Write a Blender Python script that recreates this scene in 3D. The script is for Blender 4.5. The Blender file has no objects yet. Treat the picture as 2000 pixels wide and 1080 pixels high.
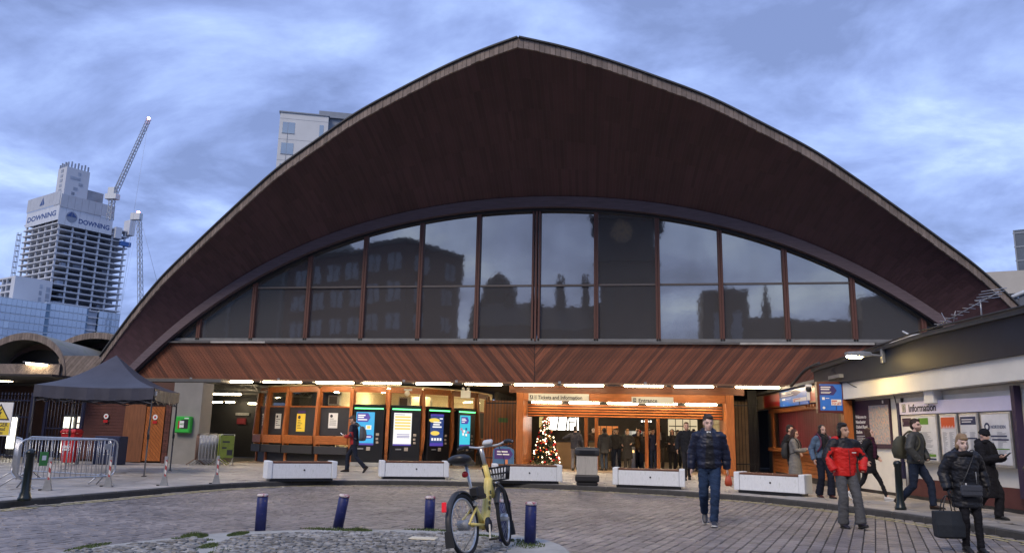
import bpy, math, random
from mathutils import Vector, Matrix, noise
random.seed(7)
S = bpy.context.scene
COL = S.collection
V = Vector
R = math.radians
rnd = random.Random(11)

# ---------------------------------------------------------------- camera
cd = bpy.data.cameras.new('camera')
cam = bpy.data.objects.new('camera', cd)
COL.objects.link(cam)
PITCH, ROLL, YAW = 0.197289, 0.0210947, 0.1595565
fw = V((-math.sin(YAW)*math.cos(PITCH), math.cos(YAW)*math.cos(PITCH), math.sin(PITCH)))
rt = V((math.cos(YAW), math.sin(YAW), 0))
up = rt.cross(fw)
rr = rt*math.cos(ROLL) + up*math.sin(ROLL)
uu = up*math.cos(ROLL) - rt*math.sin(ROLL)
M = Matrix((rr, uu, -fw)).transposed().to_4x4()
M.translation = V((0, 0, 1.5))
cam.matrix_world = M
cd.sensor_width = 36
cd.lens = 1536.07/2000*36
cd.clip_end = 5000
cd.clip_start = 0.1
S.camera = cam

# ---------------------------------------------------------------- sky, sun, exposure
SUN_EL, SUN_AZ = R(42), R(200)        # azimuth clockwise from +Y
w = bpy.data.worlds.new('World'); S.world = w; w.use_nodes = True
nt = w.node_tree; nt.nodes.clear()
def N(t, k, **kw):
    n = t.nodes.new(k)
    for a, b in kw.items(): setattr(n, a, b)
    return n
out = N(nt, 'ShaderNodeOutputWorld')
skyt = N(nt, 'ShaderNodeTexSky', sky_type='NISHITA', sun_disc=False, sun_elevation=SUN_EL, sun_rotation=SUN_AZ)
bg1 = N(nt, 'ShaderNodeBackground'); bg1.inputs['Strength'].default_value = 0.07
nt.links.new(skyt.outputs[0], bg1.inputs[0])
tc = N(nt, 'ShaderNodeTexCoord')
sp = N(nt, 'ShaderNodeSeparateXYZ'); nt.links.new(tc.outputs['Generated'], sp.inputs[0])
mz = N(nt, 'ShaderNodeMath', operation='MAXIMUM'); nt.links.new(sp.outputs[2], mz.inputs[0]); mz.inputs[1].default_value = 0.0
az = N(nt, 'ShaderNodeMath', operation='ADD'); nt.links.new(mz.outputs[0], az.inputs[0]); az.inputs[1].default_value = 0.22
dv = N(nt, 'ShaderNodeVectorMath', operation='DIVIDE'); nt.links.new(tc.outputs['Generated'], dv.inputs[0])
cz = N(nt, 'ShaderNodeCombineXYZ')
for i in range(3): nt.links.new(az.outputs[0], cz.inputs[i])
nt.links.new(cz.outputs[0], dv.inputs[1])
mp = N(nt, 'ShaderNodeMapping'); mp.inputs['Scale'].default_value = (1.0, 1.15, 0.5); mp.inputs['Location'].default_value = (3.1, 1.72, 0.4)
nt.links.new(dv.outputs[0], mp.inputs[0])
n1 = N(nt, 'ShaderNodeTexNoise'); n1.inputs['Scale'].default_value = 1.85; n1.inputs['Detail'].default_value = 11; n1.inputs['Roughness'].default_value = 0.57; n1.inputs['Distortion'].default_value = 0.35
nt.links.new(mp.outputs[0], n1.inputs['Vector'])
cr = N(nt, 'ShaderNodeValToRGB')
el = cr.color_ramp.elements
el[0].position = 0.37; el[0].color = (0.165, 0.225, 0.44, 1)
el[1].position = 0.70; el[1].color = (0.56, 0.71, 0.97, 1)
e = el.new(0.46); e.color = (0.235, 0.318, 0.61, 1)
e = el.new(0.56); e.color = (0.335, 0.45, 0.78, 1)
nt.links.new(n1.outputs[0], cr.inputs[0])
bg2 = N(nt, 'ShaderNodeBackground'); bg2.inputs['Strength'].default_value = 1.0
nt.links.new(cr.outputs[0], bg2.inputs[0])
mx = N(nt, 'ShaderNodeMixShader'); mx.inputs[0].default_value = 0.88
nt.links.new(bg1.outputs[0], mx.inputs[1]); nt.links.new(bg2.outputs[0], mx.inputs[2])
nt.links.new(mx.outputs[0], out.inputs[0])
sl = bpy.data.lights.new('sun', 'SUN'); sl.energy = 1.35; sl.angle = R(22); sl.color = (1.0, 0.84, 0.66)
so = bpy.data.objects.new('sun', sl); COL.objects.link(so)
sd = V((math.sin(SUN_AZ)*math.cos(SUN_EL), math.cos(SUN_AZ)*math.cos(SUN_EL), math.sin(SUN_EL)))
so.rotation_euler = sd.to_track_quat('Z', 'Y').to_euler()
so.location = (0, -20, 40)
S.view_settings.view_transform = 'Standard'; S.view_settings.look = 'None'
S.view_settings.exposure = 0.66; S.view_settings.gamma = 1; S.view_settings.use_curve_mapping = False
try:
    S.cycles.use_denoising = True; S.cycles.max_bounces = 6; S.cycles.transparent_max_bounces = 12
except Exception: pass

# ---------------------------------------------------------------- materials
_m = {}
def mat(name, col=(.5, .5, .5), rough=.6, metal=0, spec=.5, var=.15, vs=3.0, st=(1, 1, 1), ov=0.0, bump=0.0, bs=30, col2=None,
        emit=None, es=0, attr=None, c2at=(.4, .65), wave=None, coords='Object', pr=0.0, patch=0.0):
    if name in _m: return _m[name]
    m = bpy.data.materials.new(name); m.use_nodes = True; t = m.node_tree
    b = t.nodes['Principled BSDF']
    b.inputs['Roughness'].default_value = rough; b.inputs['Metallic'].default_value = metal
    b.inputs['Specular IOR Level'].default_value = spec
    tcn = N(t, 'ShaderNodeTexCoord'); mpn = N(t, 'ShaderNodeMapping'); mpn.inputs['Scale'].default_value = st
    t.links.new(tcn.outputs[coords], mpn.inputs[0])
    no = N(t, 'ShaderNodeTexNoise'); no.inputs['Scale'].default_value = vs; no.inputs['Detail'].default_value = 6; no.inputs['Roughness'].default_value = .6
    t.links.new(mpn.outputs[0], no.inputs['Vector'])
    if attr:
        base = N(t, 'ShaderNodeAttribute', attribute_name=attr).outputs['Color']
    elif col2:
        mxn = N(t, 'ShaderNodeMix', data_type='RGBA')
        mr = N(t, 'ShaderNodeMapRange'); mr.inputs[1].default_value = c2at[0]; mr.inputs[2].default_value = c2at[1]
        t.links.new(no.outputs[0], mr.inputs[0]); t.links.new(mr.outputs[0], mxn.inputs[0])
        mxn.inputs[6].default_value = (*col, 1); mxn.inputs[7].default_value = (*col2, 1)
        base = mxn.outputs[2]
    else:
        rg = N(t, 'ShaderNodeRGB'); rg.outputs[0].default_value = (*col, 1); base = rg.outputs[0]
    # value variation: noise and per-object random
    f = N(t, 'ShaderNodeMapRange'); f.inputs[1].default_value = .25; f.inputs[2].default_value = .75
    f.inputs[3].default_value = 1-var; f.inputs[4].default_value = 1+var
    t.links.new(no.outputs[0], f.inputs[0]); fac = f.outputs[0]
    if ov:
        oi = N(t, 'ShaderNodeObjectInfo'); g = N(t, 'ShaderNodeNewGeometry')
        ad = N(t, 'ShaderNodeMath', operation='ADD'); t.links.new(oi.outputs['Random'], ad.inputs[0]); t.links.new(g.outputs['Random Per Island'], ad.inputs[1])
        frn = N(t, 'ShaderNodeMath', operation='FRACT'); t.links.new(ad.outputs[0], frn.inputs[0])
        m2 = N(t, 'ShaderNodeMapRange'); m2.inputs[3].default_value = 1-ov; m2.inputs[4].default_value = 1+ov
        t.links.new(frn.outputs[0], m2.inputs[0])
        mu = N(t, 'ShaderNodeMath', operation='MULTIPLY'); t.links.new(fac, mu.inputs[0]); t.links.new(m2.outputs[0], mu.inputs[1]); fac = mu.outputs[0]
    if patch:
        gp = N(t, 'ShaderNodeNewGeometry'); np_ = N(t, 'ShaderNodeTexNoise'); np_.inputs['Scale'].default_value = .55; np_.inputs['Detail'].default_value = 5; np_.inputs['Roughness'].default_value = .65
        t.links.new(gp.outputs['Position'], np_.inputs['Vector']); m3 = N(t, 'ShaderNodeMapRange'); m3.inputs[1].default_value = .32; m3.inputs[2].default_value = .68; m3.inputs[3].default_value = 1-patch; m3.inputs[4].default_value = 1+patch
        t.links.new(np_.outputs[0], m3.inputs[0]); mu2 = N(t, 'ShaderNodeMath', operation='MULTIPLY'); t.links.new(fac, mu2.inputs[0]); t.links.new(m3.outputs[0], mu2.inputs[1]); fac = mu2.outputs[0]
    vm = N(t, 'ShaderNodeVectorMath', operation='SCALE'); t.links.new(base, vm.inputs[0]); t.links.new(fac, vm.inputs['Scale'])
    t.links.new(vm.outputs[0], b.inputs['Base Color'])
    if pr:
        rm = N(t, 'ShaderNodeMapRange'); rm.inputs[1].default_value = .3; rm.inputs[2].default_value = .7
        rm.inputs[3].default_value = max(.02, rough-pr); rm.inputs[4].default_value = min(1, rough+pr)
        t.links.new(no.outputs[0], rm.inputs[0]); t.links.new(rm.outputs[0], b.inputs['Roughness'])
    if bump:
        nb = N(t, 'ShaderNodeTexNoise'); nb.inputs['Scale'].default_value = bs; nb.inputs['Detail'].default_value = 5
        t.links.new(mpn.outputs[0], nb.inputs['Vector'])
        bn = N(t, 'ShaderNodeBump'); bn.inputs['Strength'].default_value = bump; bn.inputs['Distance'].default_value = .02
        t.links.new(nb.outputs[0], bn.inputs['Height'])
        if wave:
            wv = N(t, 'ShaderNodeTexWave', bands_direction='Z', wave_profile='SIN'); wv.inputs['Scale'].default_value = wave; wv.inputs['Distortion'].default_value = 2.5; wv.inputs['Detail Scale'].default_value = 2.0
            t.links.new(tcn.outputs['Object'], wv.inputs['Vector'])
            b2 = N(t, 'ShaderNodeBump'); b2.inputs['Strength'].default_value = .35; b2.inputs['Distance'].default_value = .02
            t.links.new(wv.outputs['Fac'], b2.inputs['Height']); t.links.new(bn.outputs[0], b2.inputs['Normal']); bn = b2
        t.links.new(bn.outputs[0], b.inputs['Normal'])
    if emit:
        b.inputs['Emission Color'].default_value = (*emit, 1); b.inputs['Emission Strength'].default_value = es
    _m[name] = m
    return m

def glass_mat(name, refl, tint, rough=.03, wav=0.0, clear=0.0):
    if name in _m: return _m[name]
    m = bpy.data.materials.new(name); m.use_nodes = True; t = m.node_tree; t.nodes.clear()
    o = N(t, 'ShaderNodeOutputMaterial'); g = N(t, 'ShaderNodeBsdfGlossy'); g.inputs['Roughness'].default_value = rough
    g.inputs['Color'].default_value = (.95, .89, .80, 1) if wav else (.9, .95, 1, 1)
    if clear: d = N(t, 'ShaderNodeBsdfTransparent'); d.inputs['Color'].default_value = (*tint, 1)
    else:
        d = N(t, 'ShaderNodeBsdfDiffuse'); d.inputs['Color'].default_value = (*tint, 1)
    mxs = N(t, 'ShaderNodeMixShader')
    if wav:
        tcn = N(t, 'ShaderNodeTexCoord'); no = N(t, 'ShaderNodeTexNoise'); no.inputs['Scale'].default_value = 1.3; no.inputs['Detail'].default_value = 3
        t.links.new(tcn.outputs['Object'], no.inputs[0])
        bn = N(t, 'ShaderNodeBump'); bn.inputs['Strength'].default_value = wav; bn.inputs['Distance'].default_value = .02
        t.links.new(no.outputs[0], bn.inputs['Height']); t.links.new(bn.outputs[0], g.inputs['Normal'])
        n2 = N(t, 'ShaderNodeTexNoise'); n2.inputs['Scale'].default_value = .7; n2.inputs['Detail'].default_value = 6
        mp2 = N(t, 'ShaderNodeMapping'); mp2.inputs['Scale'].default_value = (.9, .9, .35); t.links.new(tcn.outputs['Object'], mp2.inputs[0]); t.links.new(mp2.outputs[0], n2.inputs[0])
        mr = N(t, 'ShaderNodeMapRange'); mr.inputs[1].default_value = .3; mr.inputs[2].default_value = .7; mr.inputs[3].default_value = refl*.86; mr.inputs[4].default_value = refl*1.1
        t.links.new(n2.outputs[0], mr.inputs[0]); t.links.new(mr.outputs[0], mxs.inputs[0])
    else: mxs.inputs[0].default_value = refl
    t.links.new(d.outputs[0], mxs.inputs[1]); t.links.new(g.outputs[0], mxs.inputs[2]); t.links.new(mxs.outputs[0], o.inputs[0])
    _m[name] = m
    return m
def glow(name, c, s): return mat(name, (.04, .04, .04), emit=c, es=s, var=0)
def flat(name, c, rough=.6): return mat(name, c, rough, var=.04)

ORANGE = mat('varnished timber', (.36, .115, .030), .38, var=.35, vs=4, st=(6, 6, .7), bump=.15, bs=20, ov=.12)
ORANGEX = mat('varnished timber along', (.36, .115, .030), .38, var=.4, vs=4, st=(.7, 6, 6), bump=.15, bs=20, ov=.2)
BOARD = mat('cedar cladding', (.155, .050, .023), .5, var=.5, vs=3, st=(.6, 9, 9), bump=.2, bs=14, ov=.46, pr=.1)
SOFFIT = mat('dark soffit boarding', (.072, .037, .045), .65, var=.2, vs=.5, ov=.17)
WEATHER = mat('weathered edge board', (.205, .165, .142), .8, var=.25, vs=5, ov=.2, bump=.2)
BEAM = mat('stained glulam', (.115, .085, .10), .65, var=.35, vs=3, st=(.5, 4, 9), bump=.4, bs=9)
MULL = mat('mullion timber', (.105, .042, .030), .5, var=.25, vs=5, st=(8, 8, 1))
DARK = mat('dark paint', (.02, .021, .025), .45, var=.2)
BLACK = mat('black paint', (.009, .010, .013), .35, var=.15)
CHAR = mat('charcoal panel', (.032, .032, .036), .5, var=.15)
NAVY = mat('navy paint', (.012, .018, .11), .5, var=.35, vs=14, bump=.2, col2=(.10, .075, .075), c2at=(.63, .69))
STEEL = mat('galvanised steel', (.46, .47, .49), .38, .85, var=.15, vs=12)
GREYST = mat('grey metal', (.30, .31, .32), .5, .3, var=.2, vs=8)
WHITE = mat('white paint', (.72, .72, .70), .6, var=.08, vs=2)
CREAM = mat('cream render', (.80, .77, .68), .75, var=.09, vs=1.5, bump=.06, bs=60)
CONC = mat('white concrete', (.66, .69, .72), .75, var=.14, vs=3, bump=.15, bs=40, col2=(.50, .54, .53), c2at=(.5, .8))
STONE = mat('pale concrete', (.33, .33, .31), .85, var=.25, vs=4, bump=.3, bs=60)
RED = mat('red paint', (.45, .012, .015), .45, var=.15)
PLAST = mat('black plastic', (.018, .018, .02), .4, var=.1)
STRIP = glow('fluorescent diffuser', (1, .78, .48), 25.0)

# ---------------------------------------------------------------- mesh builder
class MB:
    def __init__(s): s.v = []; s.f = []; s.m = []; s.sm = []
    def add(s, vs, fs, mi=0, sm=False):
        n = len(s.v); s.v += [V(p) for p in vs]
        for f in fs: s.f.append([i+n for i in f]); s.m.append(mi); s.sm.append(sm)
        return s
    def box(s, a, b, mi=0, mt=None):
        x0, y0, z0 = a; x1, y1, z1 = b
        p = [V(q) for q in ((x0, y0, z0), (x1, y0, z0), (x1, y1, z0), (x0, y1, z0), (x0, y0, z1), (x1, y0, z1), (x1, y1, z1), (x0, y1, z1))]
        if mt: p = [mt @ q for q in p]
        return s.add(p, [(0, 3, 2, 1), (4, 5, 6, 7), (0, 1, 5, 4), (1, 2, 6, 5), (2, 3, 7, 6), (3, 0, 4, 7)], mi)
    def bar(s, a, b, w, h, mi=0, upv=(0, 0, 1)):
        a = V(a); b = V(b); d = (b-a); L = d.length; d.normalize(); u = V(upv)
        sd_ = d.cross(u)
        if sd_.length < 1e-4: sd_ = d.cross(V((0, 1, 0)))
        sd_.normalize(); u = sd_.cross(d)
        p = []
        for q in (a, b):
            for i, j in ((-1, -1), (1, -1), (1, 1), (-1, 1)): p.append(q + sd_*(i*w/2) + u*(j*h/2))
        return s.add(p, [(0, 1, 2, 3), (7, 6, 5, 4), (0, 4, 5, 1), (1, 5, 6, 2), (2, 6, 7, 3), (3, 7, 4, 0)], mi)
    def tube(s, pts, r, n=8, mi=0, closed=False, sm=True):
        pts = [V(p) for p in pts]; k = len(pts); rs = r if isinstance(r, (list, tuple)) else [r]*k
        vs = []; prev = None
        for i, p in enumerate(pts):
            if closed: d = pts[(i+1) % k]-pts[i-1]
            else: d = pts[min(i+1, k-1)]-pts[max(i-1, 0)]
            if d.length < 1e-9: d = V((0, 0, 1))
            d.normalize()
            if prev is None:
                a = d.cross(V((0, 0, 1)))
                if a.length < 1e-3: a = d.cross(V((1, 0, 0)))
            else:
                a = prev - d*prev.dot(d)
                if a.length < 1e-6: a = d.cross(V((1, 0, 0)))
            a.normalize(); prev = a; b = d.cross(a)
            for j in range(n):
                t = 2*math.pi*j/n; vs.append(p + (a*math.cos(t)+b*math.sin(t))*rs[i])
        fs = []
        for i in range(k if closed else k-1):
            for j in range(n):
                i2 = (i+1) % k
                fs.append((i*n+j, i*n+(j+1) % n, i2*n+(j+1) % n, i2*n+j))
        if not closed: fs += [tuple(range(n))[::-1], tuple(range((k-1)*n, k*n))]
        return s.add(vs, fs, mi, sm)
    def lathe(s, prof, c=(0, 0, 0), n=16, mi=0, sm=True):
        c = V(c); vs = []
        for r, z in prof:
            for j in range(n):
                t = 2*math.pi*j/n; vs.append(c+V((r*math.cos(t), r*math.sin(t), z)))
        fs = []
        for i in range(len(prof)-1):
            for j in range(n): fs.append((i*n+j, i*n+(j+1) % n, (i+1)*n+(j+1) % n, (i+1)*n+j))
        fs += [tuple(range(n))[::-1], tuple(range((len(prof)-1)*n, len(prof)*n))]
        return s.add(vs, fs, mi, sm)
    def prism(s, poly, o, ax, ay, dp, mi=0, mi_side=None):
        """poly in 2D, origin o, in-plane axes ax/ay, depth vector dp (away from the viewer)"""
        o = V(o); ax = V(ax); ay = V(ay); dp = V(dp); n = len(poly)
        f = [o+ax*a+ay*b for a, b in poly]; vs = f+[p+dp for p in f]
        s.add(vs, [tuple(range(n))], mi)
        k = len(s.v)-2*n; ms = mi if mi_side is None else mi_side
        for q in [tuple(range(2*n-1, n-1, -1))]+[(i, i+n, (i+1) % n+n, (i+1) % n) for i in range(n)]:
            s.f.append([i+k for i in q]); s.m.append(ms); s.sm.append(False)
        return s
    def ell(s, c, r, nu=12, nv=8, mi=0, mt=None):
        vs = []; fs = []
        for i in range(nv+1):
            ph = math.pi*i/nv
            for j in range(nu):
                t = 2*math.pi*j/nu
                p = V((r[0]*math.sin(ph)*math.cos(t), r[1]*math.sin(ph)*math.sin(t), r[2]*math.cos(ph)))+V(c)
                vs.append(mt @ p if mt else p)
        for i in range(nv):
            for j in range(nu): fs.append((i*nu+j, (i+1)*nu+j, (i+1)*nu+(j+1) % nu, i*nu+(j+1) % nu))
        return s.add(vs, fs, mi, True)
    def loft(s, rings, mi=0, sm=True):
        n = len(rings[0]); vs = [p for r in rings for p in r]; fs = []
        for i in range(len(rings)-1):
            for j in range(n): fs.append((i*n+j, i*n+(j+1) % n, (i+1)*n+(j+1) % n, (i+1)*n+j))
        fs += [tuple(range(n))[::-1], tuple(range((len(rings)-1)*n, len(rings)*n))]
        return s.add(vs, fs, mi, sm)
    def mesh(s, name, mats):
        me = bpy.data.meshes.new(name); me.from_pydata([tuple(p) for p in s.v], [], s.f)
        for m in (mats if isinstance(mats, (list, tuple)) else [mats]): me.materials.append(m)
        me.polygons.foreach_set('material_index', s.m); me.polygons.foreach_set('use_smooth', s.sm)
        me.update()
        return me
    def build(s, name, mats, parent=None, bevel=0, world=False, loc=None, rz=0, stuff=False, seg=1):
        if parent is not None and world:
            inv = wm(parent).inverted(); s.v = [inv @ p for p in s.v]
        o = bpy.data.objects.new(name, s.mesh(name, mats)); COL.objects.link(o)
        if parent is not None: o.parent = parent
        if loc: o.location = loc
        if rz: o.rotation_euler.z = rz
        if bevel:
            b = o.modifiers.new('bevel', 'BEVEL'); b.width = bevel; b.segments = seg; b.limit_method = 'ANGLE'; b.angle_limit = R(40)
        if stuff: o['kind'] = 'stuff'
        return o
def wm(o):
    return (wm(o.parent) if o.parent else Matrix()) @ o.matrix_basis
def E(name, label, cat, loc=(0, 0, 0), rz=0, group=None, sc=1):
    o = bpy.data.objects.new(name, None); COL.objects.link(o); o.empty_display_size = .2
    o.location = loc; o.rotation_euler.z = rz; o.scale = (sc, sc, sc)
    return tag(o, label, cat, group)
def tag(o, label, cat, group=None):
    o['label'] = label; o['category'] = cat
    if group: o['group'] = group
    return o
def struct(o): o['kind'] = 'structure'; return o
def copy_tree(o, parent=None):
    c = o.copy(); COL.objects.link(c)
    if parent is not None: c.parent = parent
    for ch in list(o.children): copy_tree(ch, c)
    return c
def txt(s, size, m, parent, loc, rx=90, rz=0, name='lettering', bold=0.0, align='LEFT', ext=.002, world=False, sx=1.0):
    cu = bpy.data.curves.new(name, 'FONT'); cu.body = s; cu.size = size; cu.offset = bold*size; cu.extrude = ext; cu.align_x = align
    cu.resolution_u = 3
    tmp = bpy.data.objects.new('t', cu); me = bpy.data.meshes.new_from_object(tmp)
    bpy.data.objects.remove(tmp); bpy.data.curves.remove(cu)
    me.materials.clear(); me.materials.append(m); me.name = name
    o = bpy.data.objects.new(name, me); COL.objects.link(o); o.parent = parent
    mm = Matrix.Translation(V(loc)) @ Matrix.Rotation(R(rz), 4, 'Z') @ Matrix.Rotation(R(rx), 4, 'X') @ Matrix.Scale(sx, 4, (1, 0, 0))
    if world and parent is not None: mm = wm(parent).inverted() @ mm
    o.matrix_local = mm
    return o
def cat_spline(pts, per=6):
    P = [V(p) for p in pts]; o = []
    for i in range(len(P)-1):
        a = P[max(i-1, 0)]; b = P[i]; c = P[i+1]; d = P[min(i+2, len(P)-1)]
        for k in range(per):
            t = k/per
            o.append(.5*((2*b)+(c-a)*t+(2*a-5*b+4*c-d)*t*t+(3*b-a-3*c+d)*t**3))
    o.append(P[-1]); return o
def resample(pts, step):
    o = [pts[0]]; acc = 0
    for a, b in zip(pts, pts[1:]):
        L = (b-a).length; t = step-acc
        while t <= L and L > 0: o.append(a+(b-a)*(t/L)); t += step
        acc = (acc+L) % step
    return o
def clip(poly, n, c):
    """keep the side n.p <= c of a 2D polygon"""
    o = []
    for i in range(len(poly)):
        a = poly[i]; b = poly[(i+1) % len(poly)]
        da = n[0]*a[0]+n[1]*a[1]-c; db = n[0]*b[0]+n[1]*b[1]-c
        if da <= 0: o.append(a)
        if da*db < 0: t = da/(da-db); o.append((a[0]+(b[0]-a[0])*t, a[1]+(b[1]-a[1])*t))
    return o
def inside(p, poly):
    r = False
    for i in range(len(poly)):
        (x0, y0), (x1, y1) = poly[i], poly[(i+1) % len(poly)]
        if (y0 > p[1]) != (y1 > p[1]) and p[0] < (x1-x0)*(p[1]-y0)/(y1-y0)+x0: r = not r
    return r

# ================================================================ GROUND, ROAD, PAVEMENT, ISLAND
ASPH = mat('dark joint bed', (.045, .042, .042), .85, var=.2, vs=20)
SETT = mat('road sett', (.205, .178, .163), .5, patch=.28, var=.25, vs=9, ov=.22, bump=.35, bs=60, pr=.14, coords='Object')
SETT.node_tree  # noqa
FLAG = mat('paving flag', (.34, .315, .285), .5, patch=.2, var=.22, vs=3, ov=.14, bump=.12, bs=70, pr=.15)
KERB = mat('granite kerb', (.15, .145, .14), .7, var=.25, vs=8, ov=.12, bump=.2)
COBB = mat('rough cobble', (.215, .21, .20), .85, var=.4, vs=20, ov=.42, bump=.5, patch=.35)
MORT = mat('mossy mortar', (.16, .165, .13), .95, var=.4, vs=9, col2=(.07, .10, .03), c2at=(.5, .7))
def sheet(name, poly, z, m, zb=None):
    b = MB(); b.prism(poly, (0, 0, z), (1, 0, 0), (0, 1, 0), (0, 0, (zb if zb is not None else z-.05)-z))
    return struct(b.build(name, m))
sheet('ground', [(-900, -500), (900, -500), (900, 1200), (-900, 1200)], -.10, mat('far ground', (.07, .07, .072), .9, var=.3, vs=.2), -.3)
KP = [(-12.4, -30), (-12.1, -5), (-11.9, 5), (-11.7, 10), (-11.35, 13.1), (-11.0, 15.6), (-10.5, 18.6), (-9.4, 20.8), (-7.26, 22.25), (-5.04, 22.9), (-2.09, 22.9),
      (.72, 22.0), (3.1, 20.4), (4.82, 18.0), (5.75, 15.6), (6.3, 13.6), (6.9, 10), (7.3, 6), (7.7, 0), (8.2, -12), (8.4, -30)]
kl = resample([V((a, b, 0)) for a, b in cat_spline([V((*p, 0)) for p in KP], 10) for a, b in [(0, 0)]] if False else cat_spline([V((*p, 0)) for p in KP], 10), .30)
road_poly = [(p.x, p.y) for p in kl]
road = sheet('road', road_poly, -.035, ASPH)
pv_poly = road_poly + [(60, -30), (60, 60), (-70, 60), (-70, -30)]
pavement = sheet('pavement', pv_poly, .085, mat('pavement bed', (.05, .047, .043), .9), -.06)

ISL = [(-6.95, 7.0), (-6.5, 8.0), (-6.2, 9.2), (-5.7, 10.25), (-5.2, 10.8), (-4.0, 11.35), (-2.7, 11.72), (-2.1, 11.7), (-1.6, 11.45), (-1.15, 11.0), (-.85, 10.2), (-.85, 9.2), (-1.2, 8.2), (-2.0, 7.2), (-3.2, 6.6), (-5.2, 6.4)]
isl = [(p.x, p.y) for p in cat_spline([V((*p, 0)) for p in ISL+[ISL[0]]], 5)[:-1]]
island = struct(MB().prism(isl, (0, 0, .105), (1, 0, 0), (0, 1, 0), (0, 0, -.3)).build('traffic_island', STONE, bevel=.03, seg=2))

# ---- road setts: courses run about 15 degrees off the station's axis
ua = V((math.sin(R(15.4)), math.cos(R(15.4)), 0)); ub = V((ua.y, -ua.x, 0))
def sett_mesh(nm, m, jag, rn, dome=.006):
    """unit stone: top in the plane z=0, sides 1 m long, chamfered, 30-odd triangles"""
    b = MB(); vs = []
    for (k, z) in ((.5, -1), (.5, -.35), (.455, 0)):
        for x, y in ((-1, -1), (0, -1), (1, -1), (1, 0), (1, 1), (0, 1), (-1, 1), (-1, 0)):
            j = jag*rn.uniform(-1, 1); vs.append((x*k*(1+j), y*k*(1+jag*rn.uniform(-1, 1)), z+(rn.uniform(-.3, .1) if z == 0 else 0)))
    vs.append((0, 0, .12))
    fs = []
    for L in (0, 1):
        for i in range(8): fs.append((L*8+i, L*8+(i+1) % 8, (L+1)*8+(i+1) % 8, (L+1)*8+i))
    for i in range(8): fs.append((16+i, 16+(i+1) % 8, 24))
    return vs, fs
def lay(stones, parent, name, m, jag, seed, limit=300, hz=.02, nvar=6, cam_xy=(0, 0), lim_name=None):
    """stones: (x, y, len along u, width, angle, z). The `limit` nearest in view become objects, the rest one stuff mesh."""
    rn = random.Random(seed)
    temps = [sett_mesh(name, m, jag, rn) for _ in range(nvar)]
    meshes = []
    for vs, fs in temps:
        b = MB(); b.add([(x, y, z*hz) for x, y, z in vs], fs); meshes.append(b.mesh(name, m))
    def area(s):
        x, y = s[0], s[1]; dep = -x*math.sin(YAW)+y*math.cos(YAW); lat = x*math.cos(YAW)+y*math.sin(YAW)
        rowy = dep*math.cos(PITCH)-1.5*math.sin(PITCH)
        if dep < 3 or abs(lat)/max(rowy, .1) > .665 or s[6:] and s[6]: return -1
        vpx = 540+1536*(1.45*math.cos(PITCH)+dep*math.sin(PITCH)*-1+0)/max(rowy, .1)
        if vpx > 1085: return -.5
        return s[2]*s[3]/dep**3
    order = sorted(stones, key=area, reverse=True)
    big = MB()
    for i, s in enumerate(order):
        x, y, L, W, a, z = s[:6]; k = rn.randrange(nvar)
        if i < limit and area(s) > 0:
            o = bpy.data.objects.new(name, meshes[k]); COL.objects.link(o); o.parent = parent
            o.location = (x, y, z); o.rotation_euler = (rn.uniform(-.012, .012), rn.uniform(-.012, .012), a); o.scale = (W, L, 1)
        else:
            vs, fs = temps[k]; c, sn = math.cos(a), math.sin(a); tx, ty = rn.uniform(-.012, .012), rn.uniform(-.012, .012)
            big.add([(x+px*W*c-py*L*sn, y+px*W*sn+py*L*c, z+pz*hz+px*W*tx+py*L*ty) for px, py, pz in vs], fs)
    if big.v: big.build(lim_name or name, m, parent, stuff=True)
rn = random.Random(5); stones = []
isl_out = [(-4+(x+4)*1.012, 9+(y-9)*1.012) for x, y in isl]
for i in range(-130, 60):
    t = -40+rn.uniform(0, .2); wdt = .163
    while t < 30:
        L = rn.uniform(.2, .29); p = ub*(i*.172)+ua*(t+L/2)
        if 4.2 < p.y < 24 and abs(p.x) < 13 and inside((p.x, p.y), road_poly) and not inside((p.x, p.y), isl_out):
            dep = -p.x*math.sin(YAW)+p.y*math.cos(YAW); lat = p.x*math.cos(YAW)+p.y*math.sin(YAW)
            if abs(lat) < dep*.78+1.2 and dep > 5.5:
                stones.append((p.x, p.y, L-.012, wdt-.006, -R(15.4), rn.uniform(-.004, .003)))
        t += L
lay(stones, road, 'sett', SETT, .04, 3, hz=.028)
KFACE = mat('dark kerb face', (.05, .048, .045), .8, var=.3, vs=6, bump=.2)  # darker stone for the kerb's front face and chamfer
# ---- kerbstones
kk = resample(kl, .9)
nk = 0
for a, b in zip(kk, kk[1:]):
    if a.y < -6: continue
    d = (b-a).normalized(); n = V((-d.y, d.x, 0)); wd = .15   # pavement lies to the left of travel
    c = MB(); q = []
    for p in (a+d*.006, b-d*.006):
        for off, z in ((-.004, -.05), (-.004, .095), (.02, .122), (wd, .122), (wd, -.05)): q.append(p+n*off+V((0, 0, z)))
    c.add(q, [(0, 1, 2, 3, 4)[::-1], (5, 6, 7, 8, 9)]+[(i, i+5, (i+1) % 5+5, (i+1) % 5) for i in range(5)])
    c.m = [0, 0, 1, 1, 0, 0, 0]; c.build('kerbstone', [KERB, KFACE], pavement)
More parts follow.
